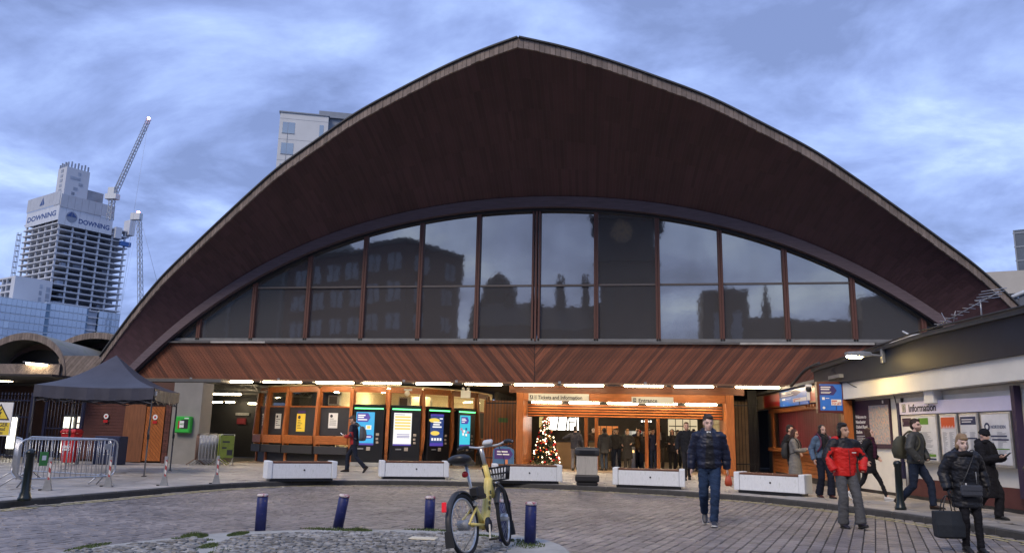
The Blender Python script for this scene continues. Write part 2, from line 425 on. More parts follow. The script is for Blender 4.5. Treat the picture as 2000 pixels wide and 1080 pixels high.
# ---- flags
rn = random.Random(9); stones = []
row = 0; y = 3.0
krd = [(p.x, p.y) for p in kl]
while y < 31:
    dp = rn.choice((.6, .6, .45)); x = -30+rn.uniform(0, .8)
    while x < 12:
        L = rn.choice((.6, .75, .9)); cx, cy = x+L/2, y+dp/2
        corners = [(cx+sx*(L/2+.0), cy+sy*(dp/2+.0)) for sx in (-1, 1) for sy in (-1, 1)]
        near = min((p.x-cx)**2+(p.y-cy)**2 for p in kl)
        if not any(inside(c, road_poly) for c in corners) and near > .1:
            dep = -cx*math.sin(YAW)+cy*math.cos(YAW); lat = cx*math.cos(YAW)+cy*math.sin(YAW)
            hid = not (cy < 31 and cx < 8.3)
            if dep > 5 and abs(lat) < dep*.72+1 and not hid:
                stones.append((cx, cy, dp-.016, L-.016, 0, .12+rn.uniform(-.002, .002)))
        x += L
    y += dp
lay(stones, pavement, 'paving_flag', FLAG, .008, 21, hz=.03, nvar=4)
# fill between flags and the kerb curve
b = MB(); inner = []
for a, c in zip(kl, kl[1:]):
    if a.y < 3: continue
    d = (c-a).normalized(); n = V((-d.y, d.x, 0))
    b.add([a+n*.155+V((0, 0, .112)), c+n*.155+V((0, 0, .112)), c+n*.75+V((0, 0, .112)), a+n*.75+V((0, 0, .112))], [(0, 1, 2, 3)])
b.build('paving_edge', FLAG, pavement)
# ---- faded double yellow lines
YEL = mat('worn yellow paint', (.52, .45, .22), .7, var=.25, vs=6, col2=(.17, .155, .15), c2at=(.52, .62))
for off in (.22, .42):
    b = MB()
    for a, c in zip(kl, kl[1:]):
        if a.y < 6 or rn.random() < .07: continue
        d = (c-a).normalized(); n = V((d.y, -d.x, 0))
        b.add([a+n*off+V((0, 0, .0075)), a+n*(off+.085)+V((0, 0, .0075)), c+n*(off+.085)+V((0, 0, .0075)), c+n*off+V((0, 0, .0075))], [(0, 1, 2, 3)])
    b.build('yellow_line', YEL, road)
# ---- island cobbles
cob_a = [(-5.2, 10.0), (-5.0, 10.4), (-4.3, 10.85), (-2.85, 11.2), (-2.2, 11.1), (-1.8, 10.6), (-1.6, 9.8), (-1.65, 8.8), (-2.2, 7.8), (-3.6, 7.6), (-4.5, 8.4), (-5.05, 9.4)]
cob_b = [(-6.5, 7.6), (-6.05, 8.9), (-5.65, 9.7), (-5.45, 9.75), (-5.2, 9.2), (-4.75, 8.2), (-4.4, 7.6), (-4.6, 7.0), (-5.6, 6.9)]
rn = random.Random(4); stones = []
for poly in (cob_a, cob_b):
    P2 = [(p.x, p.y) for p in cat_spline([V((*p, 0)) for p in poly+[poly[0]]], 4)[:-1]]
    b = MB(); b.prism(P2, (0, 0, .111), (1, 0, 0), (0, 1, 0), (0, 0, -.02)); b.build('mortar_bed', MORT, island)
    y = 6.8
    while y < 11.5:
        x = -7+rn.uniform(0, .1); dy = rn.uniform(.065, .09)
        while x < -.8:
            L = rn.uniform(.07, .12)
            if inside((x+L/2, y+dy/2), P2): stones.append((x+L/2, y+dy/2, dy-.012, L-.012, rn.uniform(-.2, .2), .116+rn.uniform(0, .022)))
            x += L
        y += dy
lay(stones, island, 'cobble', COBB, .16, 8, hz=.03, nvar=8)
b = MB().box((-2.98, 10.42, .12), (-2.62, 10.62, .139)); b.build('marker_plate', mat('pale plate', (.6, .55, .42), .7), island, bevel=.006)
# ---- grass growing at the island's edge and round the bollards
GRASS = mat('short grass', (.075, .11, .030), .8, var=.4, vs=12, ov=.3)
b = MB(); rn = random.Random(14)
def tuft(cx, cy, rx, ry, n, h):
    for _ in range(n):
        a = rn.uniform(0, 6.28); q = math.sqrt(rn.random()); x = cx+rx*q*math.cos(a); y = cy+ry*q*math.sin(a); t = rn.uniform(0, 6.28)
        hh = h*rn.uniform(.4, 1)*(1.1-q*.7); dx, dy = math.cos(t)*.008, math.sin(t)*.008; lx, ly = rn.uniform(-.5, .5)*hh, rn.uniform(-.5, .5)*hh
        b.add([(x-dx, y-dy, .105), (x+dx, y+dy, .105), (x+lx, y+ly, .105+hh)], [(0, 1, 2)])
tuft(-5.72, 9.95, .16, .2, 500, .09); tuft(-5.6, 9.7, .3, .1, 300, .05)
tuft(-4.32, 11.2, .5, .1, 450, .06); tuft(-3.95, 11.25, .2, .08, 400, .07); tuft(-3.0, 11.6, .4, .1, 300, .05)
tuft(-5.32, 10.35, .1, .25, 600, .05); tuft(-5.1, 9.25, .12, .25, 400, .05); tuft(-1.4, 10.5, .22, .3, 260, .05); tuft(-1.6, 10.85, .3, .12, 200, .05); tuft(-1.9, 10.0, .2, .3, 150, .04)
tuft(-6.35, 8.75, .1, .4, 500, .04); tuft(-2.15, 11.2, .3, .1, 300, .05); tuft(-4.75, 8.9, .1, .4, 300, .04)
for x, y, *_ in stones:
    if rn.random() < .10: tuft(x, y, .10, .05, 9, .03)
g = b.build('grass', GRASS); g['kind'] = 'stuff'

b = MB(); rn = random.Random(41)
for _ in range(70):
    k = rn.randrange(20, len(kl)-20); p = kl[k]
    if p.y < 8: continue
    d = (kl[k+1]-p).normalized(); n = V((d.y, -d.x, 0)); q = p+n*abs(rn.gauss(.15, .5)); a_ = rn.uniform(0, 6.28); r_ = rn.uniform(.012, .035); u_ = V((math.cos(a_), math.sin(a_), rn.uniform(-.2, .3)))*r_; w_ = V((-math.sin(a_), math.cos(a_), rn.uniform(-.2, .3)))*r_*.6
    q.z = .02; b.add([q-u_-w_, q+u_-w_, q+u_+w_, q-u_+w_], [(0, 1, 2, 3)])
lt = b.build('litter', mat('pale litter', (.5, .46, .38), .8, var=.3, ov=.4)); lt['kind'] = 'stuff'

# ================================================================ STATION CONCOURSE
XC, YG, XA, YA, SL = -3.87, 30.0, -3.66, 23.0, .37
station = E('station_building', 'large timber station concourse with a pointed sweeping shell roof over an arched glass front', 'station building', (XC, YG, .12))
ET = [(0, 13.94), (1.3, 13.79), (2.6, 13.55), (4.2, 13.15), (6.1, 12.6), (7.9, 11.85), (9.55, 11.1), (10.9, 10.3), (12.5, 9.27), (13.95, 8.3), (15.3, 7.35), (16.65, 6.15), (17.5, 5.3), (18.5, 4.25)]
def arch(d):            # underside of the arched beam, metres from the centre line
    return 10.30-.0172*d*d-2.456e-5*d**4
EDG = resample(cat_spline([V((a, b, 0)) for a, b in ET], 8), .1); elen = len(EDG)-1
def edge(t, sg):        # top of the front edge; t 0..1 from crown to foot
    i = min(int(t*elen), elen-1); p = EDG[i].lerp(EDG[i+1], t*elen-i)
    return V((XA+sg*p.x, YA+SL*p.x, p.y))
AL = 17.3
AR = resample([V((i*.05, arch(i*.05)+.42, 0)) for i in range(int(AL/.05)+1)], .1); alen = len(AR)-1
def abeam(t, sg):       # top of the arched beam
    i = min(int(t*alen), alen-1); p = AR[i].lerp(AR[i+1], t*alen-i)
    return V((XC+sg*p.x, 29.72, p.y))
FH = .31
# soffit boards: ruled strips from the beam to the front edge
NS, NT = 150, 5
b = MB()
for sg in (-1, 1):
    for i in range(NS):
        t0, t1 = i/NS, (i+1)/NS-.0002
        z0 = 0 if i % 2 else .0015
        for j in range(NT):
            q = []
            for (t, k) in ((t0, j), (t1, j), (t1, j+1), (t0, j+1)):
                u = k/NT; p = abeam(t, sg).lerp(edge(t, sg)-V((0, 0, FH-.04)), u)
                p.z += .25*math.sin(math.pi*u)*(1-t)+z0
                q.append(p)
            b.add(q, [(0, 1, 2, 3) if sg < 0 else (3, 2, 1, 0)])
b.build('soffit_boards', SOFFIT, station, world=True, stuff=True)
# backing above the boards, roof deck and its rear slope
b = MB(); NR = 60
for sg in (-1, 1):
    for i in range(NR):
        for (fa, fb) in ((lambda t: edge(t, sg)+V((0, .02, -.02)), lambda t: abeam(t, sg)+V((0, .5, .75))),
                         (lambda t: abeam(t, sg)+V((0, .5, .75)), lambda t: V((XC+(abeam(t, sg).x-XC)*.9, 56, abeam(t, sg).z*.72+.9)))):
            b.add([fa(i/NR), fa((i+1)/NR), fb((i+1)/NR), fb(i/NR)], [(0, 1, 2, 3)])
b.build('roof_deck', mat('roof membrane', (.10, .10, .11), .8, var=.2), station, world=True)
# edge boards: vertical weathered boards all along the front edge, thin capping above
NB = 128
cap = MB()
for sg in (-1, 1):
    for i in range(NB):
        t0, t1 = i/NB, (i+1)/NB
        a, c = edge(t0, sg), edge(t1-.0006, sg); d = (c-a); nrm = V((SL*-sg*-1, -1, 0)).normalized() if False else V((sg*SL, -1, 0)).normalized()
        pr = rnd.uniform(.0, .012); dz = rnd.uniform(-.012, .012)
        q = MB(); vs = []
        for p in (a, c):
            for off, z in ((.03+pr, 0), (.03+pr, -FH+dz), (-.03, -FH+dz), (-.03, 0)): vs.append(p+nrm*off+V((0, 0, z)))
        q.add(vs, [(0, 1, 2, 3), (7, 6, 5, 4), (0, 4, 5, 1), (1, 5, 6, 2), (2, 6, 7, 3), (3, 7, 4, 0)])
        q.build('edge_board', WEATHER, station, world=True)
        cap.bar(edge(t0, sg)+nrm*.03+V((0, 0, .03)), edge(t1, sg)+nrm*.03+V((0, 0, .03)), .16, .05)
cap.build('roof_capping', mat('lead capping', (.06, .06, .058), .6), station, world=True)
# arched beam
b = MB(); NA = 90; 
pts = [(-AL+2*AL*i/NA) for i in range(NA+1)]
vs = []
for x in pts:
    z = arch(abs(x))
    for y, zz in ((29.66, z), (29.66, z+.42), (30.3, z+.42), (30.3, z)): vs.append((XC+x, y, zz))
fs = [(i*4+j, i*4+(j+1) % 4, i*4+4+(j+1) % 4, i*4+4+j) for i in range(NA) for j in range(4)]
b.add(vs, fs).build('arch_beam', BEAM, station, world=True)
b = MB(); vs = []
for x in pts:
    z = arch(abs(x))
    for y, zz in ((29.9, z-.10), (29.9, z-.002), (30.2, z-.002), (30.2, z-.10)): vs.append((XC+x, y, zz))
b.add(vs, fs).build('arch_trim', DARK, station, world=True)
# glass front
PANE = glass_mat('dark reflective glazing', .31, (.085, .083, .086), .03, wav=.08)
SP, ZS, ZTR = 2.343, 5.02, 7.21
def pane(x0, x1, z0, z1f):
    n = 6; poly = [(x0, z0), (x1, z0)]
    tops = [(x1+(x0-x1)*i/n) for i in range(n+1)]
    tp = [(x, z1f(x)) for x in tops]
    if max(z for _, z in tp) <= z0+.02: return
    poly += [(x, max(z, z0+.005)) for x, z in tp]
    p = MB().prism(poly, (XC, 30.08, 0), (1, 0, 0), (0, 0, 1), (0, .03, 0)).build('pane', PANE, station, world=True)
    p.rotation_euler.x = rnd.uniform(-.004, .004); p.rotation_euler.z = rnd.uniform(-.003, .003)
for k in range(-7, 7):
    x0, x1 = k*SP+.06, (k+1)*SP-.06
    top = lambda x: arch(abs(x))-.08
    if k == -7: x0 = -15.6
    if k == 6: x1 = 15.6
    mid = (abs(x0)+abs(x1))/2
    if max(top(x0), top(x1)) > ZTR+.2:
        pane(x0, x1, ZS+.09, lambda x: min(ZTR-.035, top(x)))
        pane(x0, x1, ZTR+.035, top)
        xa, xb = x0, x1
        for _ in range(60):
            if top(xa) < ZTR: xa += .04
            if top(xb) < ZTR: xb -= .04
        MB().box((XC+xa, 30.02, ZTR-.035), (XC+xb, 30.12, ZTR+.035)).build('transom', GREYST if False else mat('transom grey', (.12, .105, .10), .5), station, world=True)
    else: pane(x0, x1, ZS+.09, top)
for k in range(-6, 7):
    xs = (-.13, 0, .13) if k == 0 else (-.045, .045)
    for dx in xs:
        x = XC+k*SP+dx
        MB().box((x-.04, 29.9+.03*(dx != 0), ZS), (x+.04, 30.2, arch(abs(x-XC))-.06)).build('mullion', MULL, station, world=True, bevel=.006)
MB().box((XC-15.7, 29.93, ZS-.03), (XC+15.7, 30.2, ZS+.09)).build('sill_rail', mat('grey sill', (.17, .175, .18), .5, var=.2), station, world=True)
for xa, xb, m in ((-15.9, -13.4, 'old'), (-13.38, -11.0, 'new'), (-10.97, 7.6, 'old'), (7.63, 12.3, 'new'), (12.33, 15.7, 'old')):
    MB().box((XC+xa, 29.80, 4.90), (XC+xb, 30.1, 4.965)).build('sill_flashing', mat('pale flashing', (.42, .41, .39), .6, var=.3) if m == 'new' else mat('dull flashing', (.10, .095, .095), .6, var=.3), station, world=True)
# cladding band of diagonal boards, chevron about the centre line
ZB, ZT = 3.46, 4.89; HB = ZT-ZB; PITCHB = .147; RUN = 1.22
MB().box((XC-17.5, 29.97, ZB), (XC+17.2, 30.15, ZT)).build('cladding_backing', DARK, station, world=True)
shared = {}
for sg in (-1, 1):
    k = -10
    while k*PITCHB < 17.4:
        # local x measured outward from the centre; boards rise outward
        x0 = k*PITCHB; poly = [(x0+.004, 0), (x0+PITCHB-.010, 0), (x0+PITCHB-.010+RUN, HB), (x0+.004+RUN, HB)]
        poly = clip(poly, (-1, 0), -.012)
        lim = 17.0
        poly = clip(poly, (1, .75), lim+.35)
        k += 1
        if len(poly) < 3: continue
        if sg > 0 and poly[0][0] > 14.5: continue
        full = len(poly) == 4 and abs(poly[0][0]-x0-.004) < 1e-6 and abs(poly[2][0]-poly[1][0]-RUN) < 1e-6
        key = (sg, 'full')
        if full and key in shared: me = shared[key]
        else:
            ox = x0 if full else 0
            pl = [(sg*(x-ox), z) for x, z in poly]
            if sg < 0: pl = pl[::-1]
            ang = math.atan2(HB, RUN*sg)
            mb = MB().prism(pl, (0, 0, 0), (1, 0, 0), (0, 0, 1), (0, .024, 0))
            # rotate mesh so the grain (local x) runs along the board
            rot = Matrix.Rotation(ang, 4, 'Y')
            mb.v = [rot @ p for p in mb.v]
            me = mb.mesh('board', BOARD)
            if full: shared[key] = me
        o = bpy.data.objects.new('board', me); COL.objects.link(o); o.parent = station
        ang = math.atan2(HB, RUN*sg)
        o.matrix_local = Matrix.Translation(V(((sg*x0 if full else 0), 29.945-YG+rnd.uniform(-.004, .004), ZB-.12))) @ Matrix.Rotation(-ang, 4, 'Y')
MB().box((XC-17.6, 29.90, ZB-.07), (XC+15.0, 30.02, ZB-.004)).build('drip_board', mat('drip board', (.20, .10, .05), .5, var=.3), station, world=True)
# underside ceiling, rear of the under-croft
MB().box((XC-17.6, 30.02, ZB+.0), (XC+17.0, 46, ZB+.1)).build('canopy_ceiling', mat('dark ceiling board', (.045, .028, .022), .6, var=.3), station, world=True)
# strip lights along the canopy edge
strip = None
def strip_light(x0, x1, y, z, label, group, first=[None], w_=.13):
    t = E('strip_light', label, 'strip light', ((x0+x1)/2, y, z), 0, group)
    L = (x1-x0)/2
    MB().box((-L, -w_/2, -.035), (L, w_/2, .035)).build('diffuser', STRIP, t, bevel=.03)
    MB().box((-L-.1, -w_/2-.01, .036), (L+.1, w_/2+.01, .075)).build('housing', GREYST, t)
    return t
gl = 'strip lights along the lower edge of the timber canopy'
xs = [313, 382, 410, 482, 502, 578, 606, 682, 702, 780, 812, 888, 916, 995, 1021, 1103, 1125, 1207, 1248, 1330, 1352, 1433, 1478, 1568]
def px2x(px): return None
LX = [(-19.4, -17.75), (-17.05, -15.45), (-15.0, -13.35), (-12.75, -11.15), (-10.75, -9.2), (-8.6, -7.15), (-6.62, -5.15), (-4.68, -3.15), (-2.75, -1.25), (-.5, .97), (1.35, 2.8), (3.58, 5.15)]
CANL = ['tube light at the far left end of the canopy edge, above the gazebo roof', 'tube light on the canopy edge above the defibrillator box', 'tube light on the canopy edge above the passage mouth', 'tube light on the canopy edge above the yellow notice',
        'tube light on the canopy edge left of the first ticket machine', 'tube light on the canopy edge above the white and amber ticket screen', 'tube light on the canopy edge above the navy ticket screen', 'tube light on the canopy edge above the gate left of the entrance',
        'tube light on the canopy edge above the Tickets and Information sign', 'tube light on the canopy edge between the two entrance signs', 'tube light on the canopy edge above and right of the Entrance sign', 'tube light at the right end of the canopy edge, nearest the kiosk']
for a, c in LX:
    strip_light(a, c, 30.18, 3.36, CANL[LX.index((a, c))], gl)
b = MB()
for (a, c), (d, e_) in zip(LX, LX[1:]): b.box((c+.1, 30.12, 3.34), (d-.1, 30.24, 3.40))
b.build('cable_tray', GREYST, station, world=True)
b = MB()
for x in (-18, -14.2, -9.0, -6.9, -2.9, .3): b.box((x-.05, 29.88, 3.40), (x+.05, 29.9, 3.49))
b.build('clip', GREYST, station, world=True)

# ---------------------------------------------------------------- ticket office bay
BP = [(-16.4, 32.9), (-15.6, 32.1), (-14.43, 31.5), (-12.85, 30.95), (-11.37, 30.8), (-9.94, 31.0), (-8.72, 31.75), (-7.85, 33.1), (-7.08, 34.8), (-6.88, 36.4)]
office = E('ticket_office', 'curved timber ticket office bay with dark panels and lit high windows beside the entrance', 'ticket office', (-11.4, 33.5, .12))
CLEAR = glass_mat('clear window glass', .10, (.9, .92, .9), .02, clear=1)
def seg_fr(i, back=0.0):
    a, c = V((*BP[i], 0)), V((*BP[i+1], 0)); d = (c-a); L = d.length; d.normalize(); n = V((-d.y, d.x, 0))   # n points to the back
    return a+n*back, d, n, L
for i, p in enumerate(BP):
    a = V((*BP[max(i-1, 0)], 0)); c = V((*BP[min(i+1, 9)], 0)); d = (c-a).normalized(); n = V((-d.y, d.x, 0)); q = V((*p, 0))
    b = MB()
    # post with its counter bracket swelling outward at waist height
    prof = [(.12, -.02), (.55, -.02), (.56, -.02), (.80, -.13), (1.30, -.22), (3.18, -.10)]
    vs = []
    for z, o_ in prof:
        for s_, k_ in ((-1, o_), (1, o_), (1, .12), (-1, .12)): vs.append(q+d*(.065*s_)+n*k_+V((0, 0, z)))
    b.add(vs, [(3, 2, 1, 0)]+[(r*4+j, r*4+(j+1) % 4, r*4+4+(j+1) % 4, r*4+4+j) for r in range(5) for j in range(4)]+[(20, 21, 22, 23)])
    b.build('post', ORANGE, office, world=True, bevel=.012)
for i in range(9):
    a, d, n, L = seg_fr(i); z = V((0, 0, 1))
    def blk(name, m, x0, x1, y0, y1, z0, z1, bv=0.006, mb=None):
        b = mb or MB(); mt = Matrix((( d.x, n.x, 0, a.x), (d.y, n.y, 0, a.y), (0, 0, 1, 0), (0, 0, 0, 1)))
        b.box((x0, y0, z0), (x1, y1, z1), mt=mt)
        return b.build(name, m, office, world=True, bevel=bv) if mb is None else None
    e0, e1 = .07, L-.07
    blk('head_rail', ORANGEX, e0, e1, -.06, .05, 3.03, 3.26)
    machine = i in (4, 5, 6, 7)
    win = blk('window_pane', CLEAR, e0+.05, e1-.05, .03, .05, 2.47, 3.0, 0)
    fr = MB()
    blk('', None, e0, e0+.05, -.02, .06, 2.42, 3.03, mb=fr); blk('', None, e1-.05, e1, -.02, .06, 2.42, 3.03, mb=fr)
    blk('', None, e0, e1, -.025, .061, 2.40, 2.46, mb=fr)
    fr.build('window_frame', ORANGEX, office, world=True)
    if not machine:
        blk('panel', CHAR, e0+.02, e1-.02, .0, .06, 1.27, 2.40)
        blk('counter_rail', ORANGEX, e0-.02, e1+.02, -.24, -.06, .93, 1.26, .015)
        blk('counter_top', ORANGEX, e0, e1, -.06, .02, 1.2, 1.26)
    blk('skirting_box', CHAR, e0-.05, e1+.05, -.26 if not machine else .5, .0 if not machine else .55, .55, .86, .01)
    blk('lower_panel', DARK, e0, e1, .03, .08, .12, .55 if not machine else 2.4)
# interior
PALE = mat('warm interior paint', (.62, .52, .36), .7, var=.1)
inn = [(-16.0, 33.6), (-15.0, 32.9), (-12.7, 32.0), (-11.3, 31.9), (-10.2, 32.0), (-9.5, 32.5), (-8.7, 33.9), (-7.9, 35.4), (-7.7, 37.2), (-16.0, 37.2)]
off_c = sheet('x', [(p[0], p[1]) for p in BP]+[(-6.88, 37.6), (-16.4, 37.6)], 3.30, PALE, 3.33); off_c.name = 'office_ceiling'
del off_c['kind']; off_c.parent = office; off_c.matrix_parent_inverse = wm(office).inverted()
MB().box((-16.4, 37.6, .12), (-6.88, 37.7, 3.3)).build('back_wall', PALE, office, world=True)
MB().box((-12.2, 31.4, 1.2), (-12.1, 37.5, 3.29)).build('partition', PALE, office, world=True)
MB().box((-9.9, 33.6, 1.2), (-8.9, 34.0, 3.0)).build('cupboard', mat('cream cupboard', (.5, .42, .28), .6), office, world=True)
for (x, y, lb) in ((-10.6, 32.6, 'warm ceiling light over the sky blue ticket machine'), (-9.3, 33.6, 'warm ceiling light over the white and amber ticket machine'), (-8.2, 35.6, 'warm ceiling light over the rightmost ticket machine'), (-11.2, 34.5, 'warm ceiling light deep in the ticket office by its partition'), (-13.6, 35.4, 'lone ceiling light in the dim left part of the ticket office')):
    t = E('ceiling_light', lb, 'ceiling light', (x, y, 3.26), 0, 'lights inside the ticket office')
    MB().box((-.3, -.3, -.05), (.3, .3, .0)).build('diffuser', glow('office light', (1, .80, .46), 60), t, bevel=.02)
    MB().box((-.34, -.34, .001), (.34, .34, .035)).build('tray', WHITE, t)
for (x, y, lb) in ((-12.35, 31.35, 'small white air conditioner behind the ticket office glass above a white notice'), (-9.55, 32.0, 'air conditioner behind ticket office glass above the second ticket machine')):
    t = E('air_conditioner', lb, 'air conditioner', (x, y, 2.5), 0, None)
    MB().box((-.25, -.12, 0), (.25, .15, .42)).build('casing', mat('off white plastic', (.5, .47, .40), .5), t, bevel=.02)
    MB().box((-.19, -.135, .06), (.14, -.121, .36)).build('grille', mat('brown grille', (.10, .07, .05), .6), t)
# notices on the panels
PAPER = mat('white paper', (.74, .74, .72), .8, var=.04); INK = flat('ink', (.03, .03, .04)); PURP = flat('purple print', (.06, .025, .16)); YELP = flat('yellow paper', (.85, .62, .06))
def notice(i, fx, z0, wd, h, m, label, lines, head=None):
    a, d, n, L = seg_fr(i); c = a+d*(L*fx)
    t = E('notice', label, 'notice', (c.x-n.x*.004, c.y-n.y*.004, z0), math.atan2(d.y, d.x))
    MB().box((-wd/2, -.012, 0), (wd/2, 0, h)).build('sheet', m, t)
    b = MB(); rn_ = random.Random(i*7+int(z0*10))
    for k in range(lines):
        z = h*.62-k*h*.52/max(lines, 1); b.box((-wd*.38, -.0145, z-.012), (-wd*.38+wd*rn_.uniform(.3, .76), -.0122, z+.008))
    if head != 'none': b.lathe([(.001, 0), (wd*.16, 0), (wd*.16, .002), (.001, .002)], (0, 0, 0), 14, sm=False); 
    if head != 'none':
        k0 = len(b.v)-56
        for q in range(k0, len(b.v)): p = b.v[q]; b.v[q] = V((p.x-wd*.2, -.0145+p.z, h*.8+p.y))
    b.build('print', INK, t)
    if head == 'top': MB().box((-wd*.4, -.012, h+.02), (wd*.5, 0, h+.12)).build('header', PURP, t)
    return t
notice(0, .5, 1.62, .2, .52, PAPER, 'narrow white notice on the leftmost dark ticket office panel', 4)
notice(1, .55, 1.52, .36, .62, PAPER, 'white notice on the dark panel just left of the yellow notice', 4)
notice(2, .45, 1.42, .46, .72, YELP, 'yellow notice with a purple header on a dark ticket office panel', 6, 'top')
notice(3, .45, 1.58, .40, .60, PAPER, 'white notice on the wide dark panel right of the yellow notice', 4)

# ---------------------------------------------------------------- ticket machines
CY = flat('cyan print', (.03, .42, .72)); MUST = flat('amber print', (.9, .62, .03)); GRNL = glow('green strip', (.12, .9, .25), 2.2)
def scr(name, c, s=1.0): return glow(name, c, s*.62)
S_BLUE = scr('screen sky blue', (.02, .45, .85), 1.0); S_WHITE = scr('screen white', (.95, .93, .90), 1.1); S_NAVY = scr('screen navy', (.012, .05, .22), 1.0)
S_PURP = scr('screen purple', (.07, .04, .38), 1.0); S_YEL = scr('screen amber', (1, .72, .12), 1.0); S_PALE = scr('screen pale amber', (1, .80, .45), 1.0); S_PINK = scr('screen pink', (.85, .25, .35), .8); S_CY2 = scr('screen aqua', (.05, .62, .8), 1.0)
mach_lab = ['ticket machine with a sky blue screen behind the man in the red and navy jacket', 'ticket machine with a white and amber screen, second from the left',
            'ticket machine with a navy screen and amber shapes, third from the left', 'rightmost ticket machine with an aqua screen and pink picture']
for q, i in enumerate((4, 5, 6, 7)):
    a, d, n, L = seg_fr(i); c = a+d*(L/2)
    w_ = min(L/2-.09, .62)
    t = E('ticket_machine', mach_lab[q], 'ticket machine', (c.x-n.x*.05, c.y-n.y*.05, .12), math.atan2(d.y, d.x), 'ticket machines in the ticket office bay')
    MB().box((-w_, -.14, .16), (w_, .35, 2.34)).build('cabinet', BLACK, t, bevel=.015)
    MB().box((-w_-.02, -.22, 0), (w_+.02, .35, .157)).build('plinth', STONE, t, bevel=.01)
    MB().box((-w_-.01, -.2, 2.343), (w_+.01, .35, 2.42)).build('hood', BLACK, t, bevel=.01)
    MB().box((-w_+.04, -.165, 2.24), (w_-.04, -.142, 2.29)).build('light_bar', GRNL, t)
    x0, x1, z0, z1 = -w_+.12, w_*.38, .83, 2.12
    W, H = x1-x0, z1-z0
    P_ = lambda u, v: (x0+u*W, z0+v*H)
    MB().box((x0, -.152, z0), (x1, -.142, z1)).build('screen', (S_BLUE, S_WHITE, S_NAVY, S_CY2)[q], t)
    def rect(mb, u0, v0, u1, v1, y=-.156):
        a_, b_ = P_(u0, v0), P_(u1, v1); mb.box((a_[0], y, a_[1]), (b_[0], y+.003, b_[1]))
    def arrow(mb, u0, v0, u1, v1, y=-.155):
        pp = [P_(u0, v0), P_(u1-.15*(u1-u0)*1.2, v0), P_(u1, (v0+v1)/2), P_(u1-.15*(u1-u0)*1.2, v1), P_(u0, v1)]
        mb.prism(pp, (0, y, 0), (1, 0, 0), (0, 0, 1), (0, .002, 0))
    k = MB(); wht = MB(); pur = MB(); amb = MB()
    if q == 0:
        arrow(pur, .05, .70, .78, .97); rect(pur, 0, 0, 1, .06); arrow(pur, .42, .2, .98, .31)
        rect(wht, .1, .88, .5, .92, -.159); rect(wht, .1, .82, .42, .86, -.159); rect(wht, .1, .75, .6, .785, -.159); rect(wht, .5, .235, .85, .265, -.159); rect(wht, .55, .47, .85, .6)
        rect(amb, .62, .5, .8, .58, -.159)
    elif q == 1:
        for v in (.9, .81, .72, .63, .54): rect(amb, .06, v-.05, .94, v, -.156)
        rect(pur, 0, 0, 1, .05)
        for v in (.33, .28, .24): rect(pur, .2, v, .9, v+.018)
        rect(k, .06, .94, .6, .955)
    elif q == 2:
        rect(pur, 0, .94, 1, 1); rect(pur, 0, 0, 1, .1)
        for v, a_, b_ in ((.72, .22, .8), (.65, .2, .7), (.575, .16, .85)): rect(wht, a_, v, b_, v+.045)
        amb.prism([P_(.5+.45*math.cos(t_)*.9-.22, .8+.07*math.sin(t_)) for t_ in [j*math.pi/8 for j in range(16)]], (0, -.156, 0), (1, 0, 0), (0, 0, 1), (0, .002, 0))
        amb.prism([P_(.36+.34*math.cos(t_), .4+.07*math.sin(t_)) for t_ in [j*math.pi/8 for j in range(16)]], (0, -.156, 0), (1, 0, 0), (0, 0, 1), (0, .002, 0))
        for j in range(4): rect(wht, .1+j*.21, .17, .24+j*.21, .25)
        rect(wht, .68, .84, .92, .88)
    else:
        arrow(pur, .1, .72, .85, .95); rect(pur, 0, 0, 1, .05)
        rect(wht, .15, .87, .5, .90, -.159); rect(wht, .15, .82, .6, .85, -.159); rect(wht, .15, .765, .45, .79, -.159)
        r_ = random.Random(3)
        for j in range(9): u, v = r_.uniform(.05, .8), r_.uniform(.28, .55); rect((amb, wht, k)[j % 3], u, v, u+.16, v+.08, -.1575-.0004*j)
    for mb, nm, mm in ((wht, 'print', S_WHITE), (pur, 'print', S_PURP), (amb, 'print', S_PINK if q == 3 else S_YEL), (k, 'print', S_NAVY)):
        if mb.v: mb.build(nm, mm, t)
    for nm_, q0, q1 in (('card_slot', (w_*.52, -.16, 1.2), (w_*.72, -.142, 1.30)), ('card_reader', (w_*.52, -.16, 1.04), (w_*.68, -.142, 1.12)), ('note_slot', (w_*.54, -.16, .90), (w_*.7, -.142, .98)), ('keypad', (-w_*.05, -.17, .62), (w_*.2, -.142, .76))): MB().box(q0, q1).build(nm_, mat('pale keypad', (.42, .36, .3), .5), t, bevel=.004)
    MB().box((-w_*.62, -.165, .66), (-w_*.25, -.142, .71)).build('coin_tray', GREYST, t)

# ---------------------------------------------------------------- entrance portal
XL, XR, YP0 = -4.42, 3.3, 31.0
for xa, xb, nm in ((XL-.28, XL, 'portal_post'), (XR, XR+.3, 'portal_post')):
    MB().box((xa, YP0-.05, .12), (xb, YP0+.25, 3.1)).build(nm, ORANGE, station, world=True, bevel=.015)
MB().box((XL+.003, YP0, 2.80), (XR-.003, YP0+.2, 3.10)).build('portal_header', ORANGEX, station, world=True, bevel=.01)
MB().box((XL-.6, YP0+.1, 3.103), (XR+.7, YP0+.25, 3.46)).build('spandrel', BOARD, station, world=True)
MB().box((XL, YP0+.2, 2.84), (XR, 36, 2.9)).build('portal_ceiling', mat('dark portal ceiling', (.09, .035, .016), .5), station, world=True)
b = MB()
MB().box((XL+.02, YP0+1.06, 2.20), (XR-.02, YP0+1.14, 2.84)).build('louvre_back', DARK, station, world=True)
for j in range(5): MB().box((XL+.04, YP0+.93, 2.23+j*.105), (XR-.04, YP0+1.05, 2.285+j*.105)).build('louvre_slat', ORANGEX, station, world=True)
